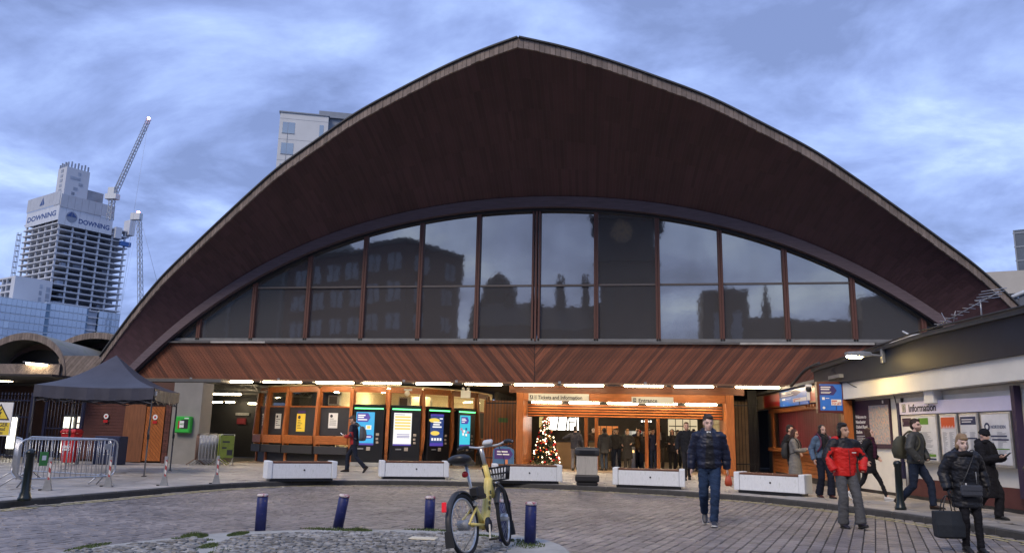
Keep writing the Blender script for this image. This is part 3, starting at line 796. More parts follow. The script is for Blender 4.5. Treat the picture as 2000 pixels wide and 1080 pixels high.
def diag_panel(parent, name, o, ax, wd, h, m, pitch=.12, depth=(0, .02, 0), sgn=1, back=True):
    """tongue-and-groove boards at 45 degrees filling a wd x h panel; each board its own object"""
    o = V(o); ax = V(ax); k = -int(h/pitch)-2; nrm = V(depth).normalized()
    if back: MB().prism([(0, 0), (wd, 0), (wd, h), (0, h)], o+V(depth), ax, (0, 0, 1), V(depth)).build('panel_back', DARK, parent, world=True)
    while k*pitch*1.414 < wd+h:
        x0 = k*pitch*1.414; pw = pitch*1.414-.016
        pl = [(x0, 0), (x0+pw, 0), (x0+pw+h, h), (x0+h, h)] if sgn > 0 else [(x0, 0), (x0+pw, 0), (x0+pw-h, h), (x0-h, h)]
        pl = clip(clip(pl, (-1, 0), 0), (1, 0), wd); k += 1
        if len(pl) > 2: MB().prism(pl, o, ax, (0, 0, 1), V(depth)*.9).build(name, m, parent, world=True)
diag_panel(station, 'reveal_board', (XR, YP0+.27, .12), (0, 1, 0), 2.3, 2.7, ORANGE, .2, (.03, 0, 0))
diag_panel(station, 'reveal_board', (XL, YP0+.27, .12), (0, 1, 0), 2.3, 2.7, ORANGE, .2, (-.03, 0, 0), -1)
for j in range(5):
    x = XL+.25+j*1.5; strip_light(x, x+1.2, YP0+.5, 2.76, ('tube light at the left end of the portal row, under the Tickets sign', 'tube light in the portal row under the end of the word Information', 'middle tube light of the portal row', 'tube light in the portal row under the Entrance sign', 'tube light at the right end of the portal row')[j], 'tube lights inside the entrance portal', w_=.16)
for x, lb in ((-3.3, 'added hidden tube light behind the portal louvre near the Christmas tree'), (-.9, 'added hidden tube light behind the middle of the portal louvre'), (1.4, 'added hidden tube light behind the right part of the portal louvre')):
    strip_light(x-.75, x+.75, 32.45, 2.78, lb, 'added tube lights hidden behind the portal louvre')  # lamps added out of sight to brighten the crowd inside
for x in (-2.12, -1.69, .36, .83):
    MB().box((x-.07, 33.4, .12), (x+.07, 33.6, 2.84)).build('door_post', ORANGE, station, world=True, bevel=.01)
for xa, xb in ((-4.3, -2.2), (-1.6, .28), (.92, 3.2)):
    MB().box((xa, 33.45, 2.36), (xb, 33.55, 2.46)).build('door_head', ORANGEX, station, world=True)
# signs over the entrance
SIGNW = mat('backlit sign white', (.46, .46, .43), .5, var=.06)
def sign(x0, x1, z0, z1, y, label, build_):
    t = E('sign', label, 'sign', ((x0+x1)/2, y, z0))
    w2 = (x1-x0)/2; MB().box((-w2, 0, 0), (w2, .04, z1-z0)).build('board', SIGNW, t, bevel=.005)
    build_(t, -w2, z1-z0); return t
def pict(t, x, z, s, kind):
    MB().box((x, -.004, z), (x+s*.8, 0, z+s)).build('pictogram', INK, t)
    b = MB()
    if kind == 'ticket': b.prism([(x+s*.2, z+s*.15), (x+s*.42, z+s*.15), (x+s*.6, z+s*.85), (x+s*.35, z+s*.85)], (0, -.007, 0), (1, 0, 0), (0, 0, 1), (0, .003, 0))
    elif kind == 'door': b.box((x+s*.18, -.007, z+s*.2), (x+s*.3, -.004, z+s*.8)); b.prism([(x+s*.36, z+s*.42), (x+s*.52, z+s*.42), (x+s*.52, z+s*.25), (x+s*.7, z+s*.5), (x+s*.52, z+s*.75), (x+s*.52, z+s*.58), (x+s*.36, z+s*.58)], (0, -.007, 0), (1, 0, 0), (0, 0, 1), (0, .003, 0))
    else:
        b.box((x+s*.08, -.007, z+s*.06), (x+s*.72, -.004, z+s*.94)); b.build('pictogram', SIGNW, t)
        b = MB(); b.prism([(x+s*.4+s*.2*math.cos(q), z+s*.5+s*.36*math.sin(q)) for q in [j*.523 for j in range(12)]], (0, -.010, 0), (1, 0, 0), (0, 0, 1), (0, .003, 0)); b.build('pictogram', INK, t)
        b = MB(); b.prism([(x+s*.4+s*.12*math.cos(q), z+s*.5+s*.27*math.sin(q)) for q in [j*.523 for j in range(12)]], (0, -.012, 0), (1, 0, 0), (0, 0, 1), (0, .002, 0)); b.box((x+s*.36, -.014, z+s*.35), (x+s*.44, -.012, z+s*.65), 1)
        b.build('pictogram', [SIGNW, INK], t); return
    b.build('pictogram', SIGNW, t)
def s1(t, x, h):
    pict(t, x+.05, .06, .15, 'ticket'); pict(t, x+.21, .06, .15, 'info'); txt('Tickets and Information', .20, INK, t, (x+.37, -.003, .065), bold=.026, sx=.9)
sign(-4.22, -1.85, 2.80, 3.08, 30.93, 'white sign reading Tickets and Information on the entrance header', s1)
def s2(t, x, h):
    pict(t, x+.06, .06, .15, 'door'); txt('Entrance', .20, INK, t, (x+.26, -.003, .055), bold=.026)
sign(-.22, 1.36, 2.74, 3.0, 30.93, 'white sign reading Entrance on the entrance header', s2)

# ---------------------------------------------------------------- concourse interior
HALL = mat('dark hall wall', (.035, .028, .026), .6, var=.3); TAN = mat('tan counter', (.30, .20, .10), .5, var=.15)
FLOORT = mat('hall floor tile', (.26, .19, .13), .35, var=.2, vs=2, pr=.12)
sheet('concourse_floor', [(-16.5, 31.3), (5.2, 31.3), (5.2, 47), (-16.5, 47)], .128, FLOORT, .09)
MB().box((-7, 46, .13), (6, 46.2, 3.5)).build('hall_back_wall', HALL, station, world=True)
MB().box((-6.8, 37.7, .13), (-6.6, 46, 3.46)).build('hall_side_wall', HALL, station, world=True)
MB().box((3.62, 35.2, .13), (3.8, 46, 3.46)).build('hall_side_wall', mat('pale hall wall', (.5, .42, .30), .7, var=.1), station, world=True)
b = MB()
for j in range(7):
    for k in range(4): b.box((3.58, 35.4+j*.75, .9+k*.42), (3.62, 36.05+j*.75, 1.24+k*.42))
b.build('wall_poster', mat('pale tiles', (.62, .55, .42), .6, var=.3, vs=3), station, world=True)
for (x, y, lb) in ((-1.5, 36.2, 'tube light on the concourse ceiling just behind the second door post'), (-.1, 38.5, 'tube light on the concourse ceiling above the fair haired woman'), (1.5, 41, 'deep tube light on the concourse ceiling above the right door posts'), (-3.2, 40, 'deep tube light on the concourse ceiling behind the lit display'), (2.6, 37.5, 'tube light on the concourse ceiling beside the pale tiled wall'), (-2.6, 43, 'farthest tube light at the back of the concourse ceiling')):
    strip_light(x-.8, x+.8, y, 3.15, lb, 'tube lights deep inside the concourse')
# shop fronts at the back
for (x0, x1, z0, z1, c, lab) in ((-5.6, -4.3, 1.9, 2.5, (1, .75, .3), 'amber lit shop sign at the back of the concourse, behind the Christmas tree'), (-2.4, -1.1, 1.55, 2.05, (.95, .28, .06), 'orange and yellow lit shop counter sign at the back of the concourse'),
                              (1.7, 3.3, 1.2, 2.5, (1, .8, .5), 'warm lit shop window at the right rear of the concourse'), (-.7, .6, .9, 1.8, (.8, .75, .65), 'pale lit shop window at the centre rear of the concourse')):
    t = E('shop_sign', lab, 'shop sign', ((x0+x1)/2, 45.9, z0)); w2 = (x1-x0)/2
    MB().box((-w2, -.1, 0), (w2, .05, z1-z0)).build('light_panel', glow('shop light %.2f %.2f' % (c[0], c[1]), c, .45), t)
    b = MB(); b.box((-w2-.04, -.11, -.05), (w2+.04, .05, -.003)); b.box((-w2-.04, -.11, z1-z0+.003), (w2+.04, .05, z1-z0+.05))
    for j in range(3): b.box((-w2*.95, -.112-.0005*j, (z1-z0)*(.25+.22*j)), (w2*.95, -.1025, (z1-z0)*(.29+.22*j))); b.box((-w2+w2*.5*(j+1)-.02, -.115, 0), (-w2+w2*.5*(j+1)+.02, -.102, z1-z0))
    b.build('frame', DARK, t)
# lit display with dark slanting strokes
t = E('display_board', 'bright white lit display with dark slanting strokes above the ticket counter beside the Christmas tree', 'display board', (-3.1, 34.9, 1.72))
MB().box((-.75, 0, 0), (.55, .08, .78)).build('screen', glow('white display', (1, .96, .86), 3.5), t)
b = MB()
for x, k in ((-.42, .12), (-.02, .08), (.12, -.02), (.42, .05)): b.prism([(x, 0), (x+.07, 0), (x+.07+k, .78), (x+k, .78)], (0, -.02, 0), (1, 0, 0), (0, 0, 1), (0, .018, 0))
b.box((.18, -.018, .3), (.42, -.003, .36)); b.box((.2, -.018, .52), (.42, -.003, .57))
b.build('stroke', DARK, t); MB().box((-.8, .0, .785), (.6, .08, .83)).build('frame', DARK, t)
# counters and ticket gates
for (x, y, w_, lab) in ((-3.05, 34.2, .8, 'tan ticket counter beside the Christmas tree inside the entrance'), (-1.75, 36.4, .9, 'tan ticket counter behind the second door post')):
    t = E('counter', lab, 'counter', (x, y, .13)); MB().box((-w_/2, 0, 0), (w_/2, .5, 1.08)).build('body', TAN, t, bevel=.02); MB().box((-w_/2-.03, -.04, 1.083), (w_/2+.03, .54, 1.13)).build('top', DARK, t, bevel=.01)
for j, x in enumerate((-.95, -.2, 2.25)):
    t = E('ticket_gate', ('slim steel ticket gate inside the leftmost middle doorway', 'slim steel ticket gate in front of the woman in the dark coat', 'slim steel ticket gate by the right reveal of the entrance')[j], 'ticket gate', (x, 34.6, .13))
    MB().box((-.09, 0, 0), (.09, 1.2, .95)).build('cabinet', STEEL, t, bevel=.03); MB().box((-.08, -.02, .953), (.08, 1.1, 1.0)).build('top', PLAST, t, bevel=.01); MB().box((-.05, -.012, .7), (.05, -.001, .8)).build('reader', glow('gate lamp', (1, .6, .2), 1.5), t)
t = E('hanging_sign', 'round dark hanging sign with pale dots above the crowd in the concourse', 'hanging sign', (.4, 37.0, 1.95))
b = MB().lathe([(.36, 0), (.36, .08)], (0, 0, 0), 24, sm=False); b.v = [V((p.x, p.z, p.y*.75+.28)) for p in b.v]; b.build('disc', BLACK, t)
b = MB()
for j in range(4): b.box((-.24+j*.13, -.012, .36), (-.16+j*.13, -.001, .46)); b.box((-.24+j*.13, -.012, .2), (-.16+j*.13, -.001, .28))
b.build('dot', glow('pale sign dots', (1, .95, .85), 1.6), t); MB().tube([(0, .04, .55), (0, .04, 1.4)], .012, 6).build('hanger', DARK, t)
t = E('hanging_sign', 'small bright sign row with round white letters hanging left of the second door post', 'hanging sign', (-2.55, 36.0, 2.35))
MB().box((-.55, 0, 0), (.45, .06, .26)).build('board', BLACK, t); b = MB()
for j in range(5): b.lathe([(.06 if j < 4 else .1, 0), (.06 if j < 4 else .1, .012)], (0, 0, 0), 12, sm=False); n0 = len(b.v)-24; b.v[n0:] = [V((p.x-.45+j*.19, -.014+p.z, p.y+.13)) for p in b.v[n0:]]
b.build('dot', glow('pale sign dots', (1, .95, .85), 1.6), t); b = MB(); b.tube([(-.4, .03, .26), (-.4, .03, .8)], .01, 5); b.tube([(.3, .03, .26), (.3, .03, .8)], .01, 5); b.build('hanger', DARK, t)
# Christmas tree
t = E('christmas_tree', 'Christmas tree with red and gold baubles and glowing lights inside the left of the entrance', 'Christmas tree', (-3.72, 32.7, .13))
b = MB(); rn = random.Random(31)
for _ in range(2600):
    z = rn.uniform(.1, 2.2); r = (2.25-z)/2.1*.62*math.sqrt(rn.uniform(.1, 1)); a = rn.uniform(0, 6.28); p = V((r*math.cos(a), r*math.sin(a), z)); d = V((math.cos(a), math.sin(a), -.35))*rn.uniform(.06, .13)
    q = V((-math.sin(a), math.cos(a), rn.uniform(-.5, .5)))*.018
    b.add([p-q, p+q, p+d], [(0, 1, 2)])
b.build('crown', mat('dark needles', (.022, .045, .02), .7, var=.4), t); MB().tube([(0, 0, 0), (0, 0, 2.2)], [.05, .01], 8).build('trunk', MULL, t)
meR = MB().ell((0, 0, 0), (.045, .045, .045), 8, 6).mesh('bauble', mat('red bauble', (.5, .02, .02), .2, .3)); meG = MB().ell((0, 0, 0), (.04, .04, .04), 8, 6).mesh('bauble', mat('gold bauble', (.75, .42, .12), .25, .7)); meL = MB().ell((0, 0, 0), (.026, .026, .026), 6, 5).mesh('fairy_light', glow('fairy light', (1, .72, .45), 5))
for j in range(190):
    z = rn.uniform(.12, 2.1); r = (2.25-z)/2.1*.62+.03; a = rn.uniform(0, 6.28); k = rn.random(); nm, me = ('bauble', meR) if k < .42 else (('bauble', meG) if k < .62 else ('fairy_light', meL))
    o = bpy.data.objects.new(nm, me); COL.objects.link(o); o.parent = t; o.location = (r*math.cos(a), r*math.sin(a), z)

# ---------------------------------------------------------------- black railings either side of the entrance
RAILM = mat('black railing', (.012, .012, .014), .4)
def railing(name, label, x0, x1, y, z0, z1, step, cat='gate', m=RAILM, spear=False, rails=(.15, .92), group=None, post=None):
    t = E(name, label, cat, (x0, y, z0), 0, group); h = z1-z0; L = x1-x0; n = max(2, int(L/step))
    b0 = MB().tube([(0, 0, 0), (0, 0, h)], .011, 6)
    if spear: b0.lathe([(.012, h), (.03, h+.04), (.001, h+.14)], (0, 0, 0), 6, sm=False)
    me = b0.mesh('bar', m)
    for i in range(n+1):
        o = bpy.data.objects.new('bar', me); COL.objects.link(o); o.parent = t; o.location = (L*i/n, 0, 0)
    for r_ in rails: MB().box((0, -.02, h*r_-.022), (L, .02, h*r_+.022)).build('rail', m, t)
    if post: 
        for x in post: MB().box((x-.05, -.05, 0), (x+.05, .05, h+.1)).build('post', m, t)
    return t
railing('gate', 'black barred gate between the ticket office and the entrance', -6.1, -4.75, 32.0, .12, 2.95, .115)
railing('gate', 'black barred gate right of the entrance in front of a pale wall', 3.62, 4.6, 32.0, .12, 3.0, .12)
b = MB(); 
for j in range(11): MB().box((-6.5+j*.175, 33.6, .13), (-6.34+j*.175, 33.64, 2.9)).build('slat', ORANGE, station, world=True)
MB().box((3.9, 41, .13), (9, 41.2, 3.46)).build('recess_wall', DARK, station, world=True)
MB().box((3.6, 33.6, .13), (4.45, 33.7, 3.0)).build('side_wall', mat('tan wall', (.36, .25, .15), .7, var=.2), station, world=True)
MB().box((4.45, 33.6, .13), (4.8, 33.7, 3.46)).build('side_wall', DARK, station, world=True)
MB().box((-5.85, 33.5, 1.98), (-5.45, 33.59, 2.16)).build('green_sign', flat('green sign', (.10, .20, .05)), station, world=True)
t = E('emergency_light', 'white twin spot emergency light unit above the right end of the ticket office', 'light unit', (-6.95, 31.9, 2.9))
MB().box((-.2, -.06, 0), (.2, .06, .3)).build('box', WHITE, t, bevel=.01); b = MB(); b.ell((-.1, -.05, .36), (.07, .07, .07)); b.ell((.1, -.05, .36), (.07, .07, .07)); b.build('spot', WHITE, t)
t = E('globe_lamp', 'pale globe lamp fixed above the third ticket machine', 'lamp', (-9.2, 31.2, 3.02)); MB().ell((0, -.1, 0), (.11, .11, .11), 16, 10).build('globe', mat('pale globe', (.62, .58, .5), .3), t); MB().box((-.16, -.05, .11), (.16, .05, .19)).build('bracket', GREYST, t)
t = E('advert_board', 'blue pavement board with a rounded top and purple arrow behind the bike handlebar', 'advert board', (-5.15, 30.8, .12), R(-6), None, .85)
pl = [(-.5, 0), (.5, 0), (.5, .85)]+[(.5*math.cos(q), .85+.22*math.sin(q)) for q in [j*math.pi/8 for j in range(1, 8)]]+[(-.5, .85)]
MB().prism(pl, (0, 0, 0), (1, 0, 0), (0, 0, 1), (0, .05, 0)).build('board', mat('board blue', (.06, .14, .26), .4), t)
MB().prism([(-.42, .5), (.3, .5), (.46, .72), (.3, .95), (-.42, .95)], (0, -.005, 0), (1, 0, 0), (0, 0, 1), (0, .004, 0)).build('print', PURP, t)
b = MB(); b.box((-.3, -.009, .8), (.2, -.006, .86)); b.box((-.3, -.009, .68), (.28, -.006, .73)); b.build('print', PAPER, t); MB().box((.1, -.009, .1), (.22, -.003, .48)).build('print', flat('orange print', (.6, .2, .08)), t)

# ================================================================ LEFT PASSAGE AND LEFT WING
wing = E('station_wing', 'low left wing of the station with brown boarded doors behind the black gazebo', 'building wing', (-19.5, 28.5, .12))
BRICK = mat('dark red brick', (.10, .035, .026), .8, var=.25, vs=6, ov=.3); GREYW = mat('grey rendered wall', (.235, .225, .205), .85, var=.14, vs=1.5, bump=.1, bs=50)
MB().box((-17.82, 28.5, .12), (-16.62, 29.3, 3.2)).build('grey_wall', GREYW, wing, world=True)
rn = random.Random(2); bm_ = MB().box((0, 0, 0), (1, 1, 1)).mesh('brick', BRICK)
for r_ in range(30):
    for k in range(1 if r_ % 2 else 2):
        o = bpy.data.objects.new('brick', bm_); COL.objects.link(o); o.parent = wing
        wd = .215 if r_ % 2 else .10; o.matrix_local = wm(wing).inverted() @ Matrix.Translation(V((-18.05+k*.113, 28.46+rn.uniform(-.006, .006), .13+r_*.079))) @ Matrix.Diagonal((wd, .1, .067, 1))
diag_panel(wing, 'door_board', (-18.85, 28.45, .2), (1, 0, 0), .76, 2.05, ORANGE, .1, (0, .02, 0), -1)
MB().box((-19.75, 28.42, .15), (-18.87, 28.6, 2.35)).build('timber_pier', mat('brown boarding', (.20, .075, .03), .55, var=.3, st=(5, 5, .6)), wing, world=True)
b = None
for j in range(19):
    MB().box((-21.6, 28.5, .2+j*.12), (-19.78, 28.56, .31+j*.12)).build('shutter_slat', mat('maroon shutter', (.085, .028, .022), .55, var=.2), wing, world=True)
MB().box((-21.7, 28.6, .12), (-17.83, 28.8, 3.2)).build('wing_wall', mat('brown wall', (.09, .04, .026), .7, var=.2), wing, world=True)
MB().box((-21.75, 28.3, 2.55), (-17.83, 28.62, 2.62)).build('lintel', DARK, wing, world=True)
for x, lb in ((-20.55, 'small round no parking notice on the maroon shutter under the gazebo'), (-18.45, 'small round no parking notice on the orange boarded door')):
    t = E('no_parking_notice', lb, 'notice', (x, 28.42, 1.85)); b = MB().lathe([(.10, 0), (.10, .012)], (0, 0, 0), 18, sm=False); b.v = [V((p.x, p.z, p.y)) for p in b.v]; b.build('disc', PAPER, t)
    b = MB(); b.box((-.09, 0, -.24), (.09, .01, -.14)); b.lathe([(.045, 0), (.045, .004)], (0, 0, 0), 12, sm=False); b.v[-24:] = [V((p.x, -.004+p.z, p.y)) for p in b.v[-24:]]; b.build('print', RED, t)
# passage behind
MB().box((-24, 37, .12), (-14.5, 37.2, 3.5)).build('passage_back', DARK, wing, world=True)
MB().box((-24, 29.4, 3.28), (-16.4, 37, 3.40)).build('passage_ceiling', mat('passage ceiling', (.10, .10, .10), .7), wing, world=True)
b = MB()
for j in range(7):
    y = 31+j*.9; b.bar((-21, y, 3.05), (-15.6, y, 3.05), .05, .05); b.bar((-21, y, 3.27), (-15.6, y, 3.27), .05, .05)
    for k in range(12): x = -21+k*.45; b.bar((x, y, 3.05), (x+.22, y, 3.27), .025, .025); b.bar((x+.22, y, 3.27), (x+.45, y, 3.05), .025, .025)
b.build('roof_truss', mat('grey truss', (.16, .16, .15), .6), wing, world=True)
for (x, y, z, L, lb) in ((-18.1, 33.0, 2.97, 1.4, 'longest tube light in the passage, nearest its mouth'), (-20.0, 35.5, 2.70, .75, 'tube light deep in the passage above the grey notice plate'), (-19.5, 36, 2.72, .45, 'thin tube light deep in the passage'), (-18.45, 36.2, 2.68, .4, 'short tube light in the passage beside the ticket office post')):
    strip_light(x-L/2, x+L/2, y, z, lb, 'tube lights in the passage')
t = E('notice', 'grey and red notice plates in the dark passage above the stacked barriers', 'notice', (-19.3, 36.9, 1.7)); MB().box((-.35, 0, .42), (.35, .05, .55)).build('plate', GREYST, t); MB().box((-.25, 0, 0), (.22, .05, .28)).build('plate', mat('dull red plate', (.16, .01, .02), .5), t)
# defibrillator box
t = E('defibrillator_box', 'bright green defibrillator box on the grey wall left of the passage', 'defibrillator', (-17.22, 28.5, 1.28)); MB().box((-.33, -.24, 0), (.33, 0, .62)).build('case', mat('green case', (.035, .42, .05), .4), t, bevel=.03)
MB().box((-.02, -.246, .16), (.27, -.2405, .5)).build('window', DARK, t); MB().box((-.08, -.25, .2), (.1, -.247, .45)).build('print', PAPER, t); MB().box((-.14, -.25, .15), (-.085, -.247, .45)).build('print', RED, t); MB().box((.1, -.246, .53), (.28, -.2405, .57)).build('print', PAPER, t)
txt('AED', .09, mat('green print', (.02, .25, .03), .5), t, (-.07, -.2505, .3), bold=.02)
t = E('electrical_cabinet', 'dark blue electrical cabinet in front of the boarded pier', 'cabinet', (-18.9, 26.6, .12)); MB().box((-.5, -.25, 0), (.5, .25, 1.0)).build('body', mat('blue cabinet', (.012, .02, .06), .5), t, bevel=.02); MB().box((-.49, -.265, .05), (-.005, -.252, .95)).build('door', mat('blue cabinet', (.012, .02, .06)), t, bevel=.005); MB().box((.005, -.265, .05), (.49, -.252, .95)).build('door', mat('blue cabinet', (.012, .02, .06)), t, bevel=.005); MB().box((.05, -.28, .45), (.08, -.266, .58)).build('handle', STEEL, t)
# railings, gate and sign at far left
RB = mat('dark blue railing', (.010, .012, .035), .4)
railing('fence', 'dark blue spear topped railings at the far left behind the danger sign', -33, -21.75, 26.0, .12, 2.5, .135, 'fence', RB, True, (.10, .68, .93), post=(4, 7.6, 11.2))
railing('gate', 'dark blue barred gate behind the gazebo, beside the red wheelie bin', -21.5, -19.9, 26.3, .12, 2.6, .13, 'gate', RB, True, (.05, .5, .94), post=(0.05, 1.55))
t = E('danger_sign', 'white and yellow sign reading DANGER Overhead live wires on the railings', 'sign', (-23.0, 25.9, 1.05), 0)
MB().box((-.5, 0, 0), (.5, .03, 1.2)).build('board', WHITE, t); MB().box((-.47, -.004, .03), (.47, -.001, .48)).build('print', mat('sign yellow', (.72, .55, .05), .5), t)
MB().prism([(-.43, .56), (.43, .56), (0, 1.15)], (0, -.004, 0), (1, 0, 0), (0, 0, 1), (0, .003, 0)).build('print', INK, t); MB().prism([(-.34, .61), (.34, .61), (0, 1.07)], (0, -.007, 0), (1, 0, 0), (0, 0, 1), (0, .003, 0)).build('print', mat('sign yellow', (.72, .55, .05)), t)
MB().prism([(.04, .98), (-.10, .80), (0, .80), (-.03, .70), (-.07, .70), (.0, .62), (.05, .71), (.01, .70), (.08, .86), (-.01, .85), (.09, .98)], (0, -.010, 0), (1, 0, 0), (0, 0, 1), (0, .003, 0)).build('print', INK, t)
txt('DANGER', .2, INK, t, (-.42, -.005, .335), bold=.02); txt('Overhead', .19, INK, t, (-.42, -.005, .19), bold=.015, sx=.95); txt('live wires', .17, INK, t, (-.42, -.005, .06), bold=.015)
# recess beyond the railings
MB().box((-36, 33, .12), (-22, 33.2, 3.3)).build('recess_wall', mat('recess wall', (.075, .04, .035), .8, var=.4, vs=.8), wing, world=True)
MB().box((-36, 26.5, 3.25), (-21.6, 33, 3.33)).build('recess_ceiling', mat('recess ceiling', (.03, .025, .025), .8), wing, world=True)
for x, z0, z1, w_, s_, lb in ((-25.1, .5, 1.75, .16, 3, 'tall bright white light strip behind the left railings'), (-22.6, .4, 1.8, .22, 2.0, 'pale glowing column behind the gate, left of the red bin')):
    t = E('light_column', lb, 'light column', (x, 29.0, .12)); MB().box((-w_, -.05, z0-.12), (w_, .05, z1-.12)).build('tube', glow('column light %.1f' % s_, (1, .95, .78), s_), t, bevel=.03); MB().box((-w_-.04, .06, 0), (w_+.04, .14, z1)).build('frame', DARK, t)
t = E('poster_rack', 'lit rack of small white cards behind the gate railings', 'poster rack', (-21.95, 29.0, .12)); MB().box((-.3, .05, 0), (.3, .15, 1.8)).build('frame', DARK, t)
for j in range(5): MB().box((-.26, 0, .3+j*.29), (.26, .045, .54+j*.29)).build('card', glow('lit card', (1, .85, .7), 1.1), t)
# wheelie bin
t = E('wheelie_bin', 'red wheelie bin with white lettering behind the crowd barriers', 'wheelie bin', (-19.75, 25.6, .12), R(8), None, 1)
t.scale = (.66, .66, .98)
b = MB(); b.loft([[V((sx*w_, sy*d_, z)) for sx, sy in ((-1, -1), (1, -1), (1, 1), (-1, 1))] for w_, d_, z in ((.27, .26, .08), (.36, .36, 1.02), (.38, .38, 1.04), (.38, .38, 1.10))], sm=False); b.build('body', RED, t, bevel=.015)
b = MB(); b.loft([[V((sx*w_, sy*d_-.02, z)) for sx, sy in ((-1, -1), (1, -1), (1, 1), (-1, 1))] for w_, d_, z in ((.40, .41, 1.105), (.41, .42, 1.17), (.34, .3, 1.25))], sm=False)
for k in range(5): b.box((-.36+k*.16, -.46, 1.11), (-.28+k*.16, -.41, 1.2))
b.build('lid', RED, t, bevel=.015)
for s_ in (-1, 1):
    b = MB(); b.lathe([(.1, -.03), (.1, .03)], (0, 0, 0), 14); b.v = [V((p.z+s_*.29, p.x+.27, p.y+.1)) for p in b.v]; b.build('wheel', PLAST, t)
b = MB()
for k, (z, n_) in enumerate(((.86, 5), (.6, 4), (.5, 4))):
    for j in range(n_): b.box((-.22+j*.1, -.375+.0 if z > .8 else -.345, z), (-.15+j*.1, -.33 if z > .8 else -.30, z+.075))
b.build('lettering', PAPER, t)

# small shell roofs at the left
shell = E('canopy_shell', 'small arched timber canopy shell left of the main roof', 'canopy', (-26.1, 30.6, 3.3))
def small_shell(parent, xc, y0, y1, hw, zt, hgt_, th, dz):
    n = 26; prof = [(hw*math.cos(math.pi*(1-i/n)), hgt_*max(0.0, math.sin(math.pi*i/n))**.85) for i in range(n+1)]
    for i in range(n):
        (xa, za), (xb, zb) = prof[i], prof[i+1]
        for k in range(2):
            p = (xa+(xb-xa)*k/2, za+(zb-za)*k/2); q = (xa+(xb-xa)*(k+.92)/2, za+(zb-za)*(k+.92)/2)
            MB().prism([(p[0], p[1]-th), (q[0], q[1]-th), q, p], (xc, y0, zt-hgt_), (1, 0, 0), (0, 0, 1), (0, .05, 0)).build('edge_board', WEATHER, parent, world=True)
    b = MB()
    for i in range(n):
        (xa, za), (xb, zb) = prof[i], prof[i+1]
        p = [V((xc+xa, y0+.055, zt-hgt_+za+.02)), V((xc+xb, y0+.055, zt-hgt_+zb+.02)), V((xc+xb*.95, y1, zt-hgt_+zb*.8+dz)), V((xc+xa*.95, y1, zt-hgt_+za*.8+dz))]
        b.add(p+[q-V((0, 0, .08)) for q in p], [(0, 1, 2, 3), (7, 6, 5, 4), (0, 4, 5, 1), (2, 6, 7, 3)])
    b.build('roof_skin', mat('pale roof felt', (.20, .205, .195), .8, var=.25, vs=1.5, col2=(.12, .14, .10), c2at=(.5, .7)), parent, world=True)
    b = MB()
    for i in range(n):
        (xa, za), (xb, zb) = prof[i], prof[i+1]
        b.add([V((xc+xa*.86, y0+1.1, zt-hgt_+za*.82-.25)), V((xc+xb*.86, y0+1.1, zt-hgt_+zb*.82-.25)), V((xc+xb*.86, y0+1.2, zt-hgt_+zb*.82-.0)), V((xc+xa*.86, y0+1.2, zt-hgt_+za*.82-.0))], [(0, 1, 2, 3)])
    b.build('inner_rib', BEAM, parent, world=True)
    MB().prism([(xc+x*.86, zt-hgt_+z*.82-.25) for x, z in prof], (0, y0+1.3, 0), (1, 0, 0), (0, 0, 1), (0, .05, 0)).build('infill', DARK, parent, world=True)
small_shell(shell, -26.15, 30.2, 36, 2.15, 5.35, 1.95, .30, .0)
shell2 = E('canopy_shell', 'second small canopy shell with pale felt roof just left of the main roof foot', 'canopy', (-23.9, 33.5, 4.0))
small_shell(shell2, -25.0, 33.2, 40, 2.4, 5.75, 1.7, .28, .1)
# boarded fascia under the shells, and the valley piece by the main roof foot
def board_band(parent, o, wd, h, sg, pitch=.13, m=WEATHER):
    k = -int(h/pitch)-1
    while k*pitch < wd+h:
        x0 = k*pitch; pl = [(x0, 0), (x0+pitch-.012, 0), (x0+pitch-.012+sg*h*.8, h), (x0+sg*h*.8, h)]
        pl = clip(clip(pl, (-1, 0), 0), (1, 0), wd); k += 1
        if len(pl) > 2: MB().prism(pl, o, (1, 0, 0), (0, 0, 1), (0, .025, 0)).build('fascia_board', m, parent, world=True)
for x0, sg in ((-28.4, -1), (-26.3, 1)):
    board_band(shell, (x0, 30.1, 3.32), 2.1, .68, sg)
MB().box((-34, 30.14, 3.28), (-24.2, 30.2, 4.02)).build('fascia_back', DARK, shell, world=True)
MB().box((-34, 30.1, 3.30), (-28.42, 30.13, 4.0)).build('fascia_panel', WEATHER, shell, world=True)
val = [(-24.2, 3.32), (-22.2, 3.32), (-22.6, 4.35), (-23.9, 4.45)]
k = 0
for i in range(20):
    x0 = -25.2+i*.17; pl = [(x0, 3.3), (x0+.155, 3.3), (x0+.155+1.0, 4.5), (x0+1.0, 4.5)]
    pl = clip(clip(clip(clip(pl, (0, -1), -3.32), (0, 1), 4.38), (-1, -.25), 24.2-.83), (1, .35), -22.15+1.16)
    if len(pl) > 2: MB().prism(pl, (0, 30.25, 0), (1, 0, 0), (0, 0, 1), (0, .03, 0)).build('fascia_board', WEATHER, shell2, world=True)
sl_ = strip_light(-25.7, -24.7, 29.95, 3.98, 'tilted glowing tube light under the small arched shell', 'tube lights under the left canopy')
sl_.rotation_euler.y = R(4)
strip_light(-27.0, -26.1, 29.8, 3.25, 'short glowing tube light along the low left fascia', 'tube lights under the left canopy')

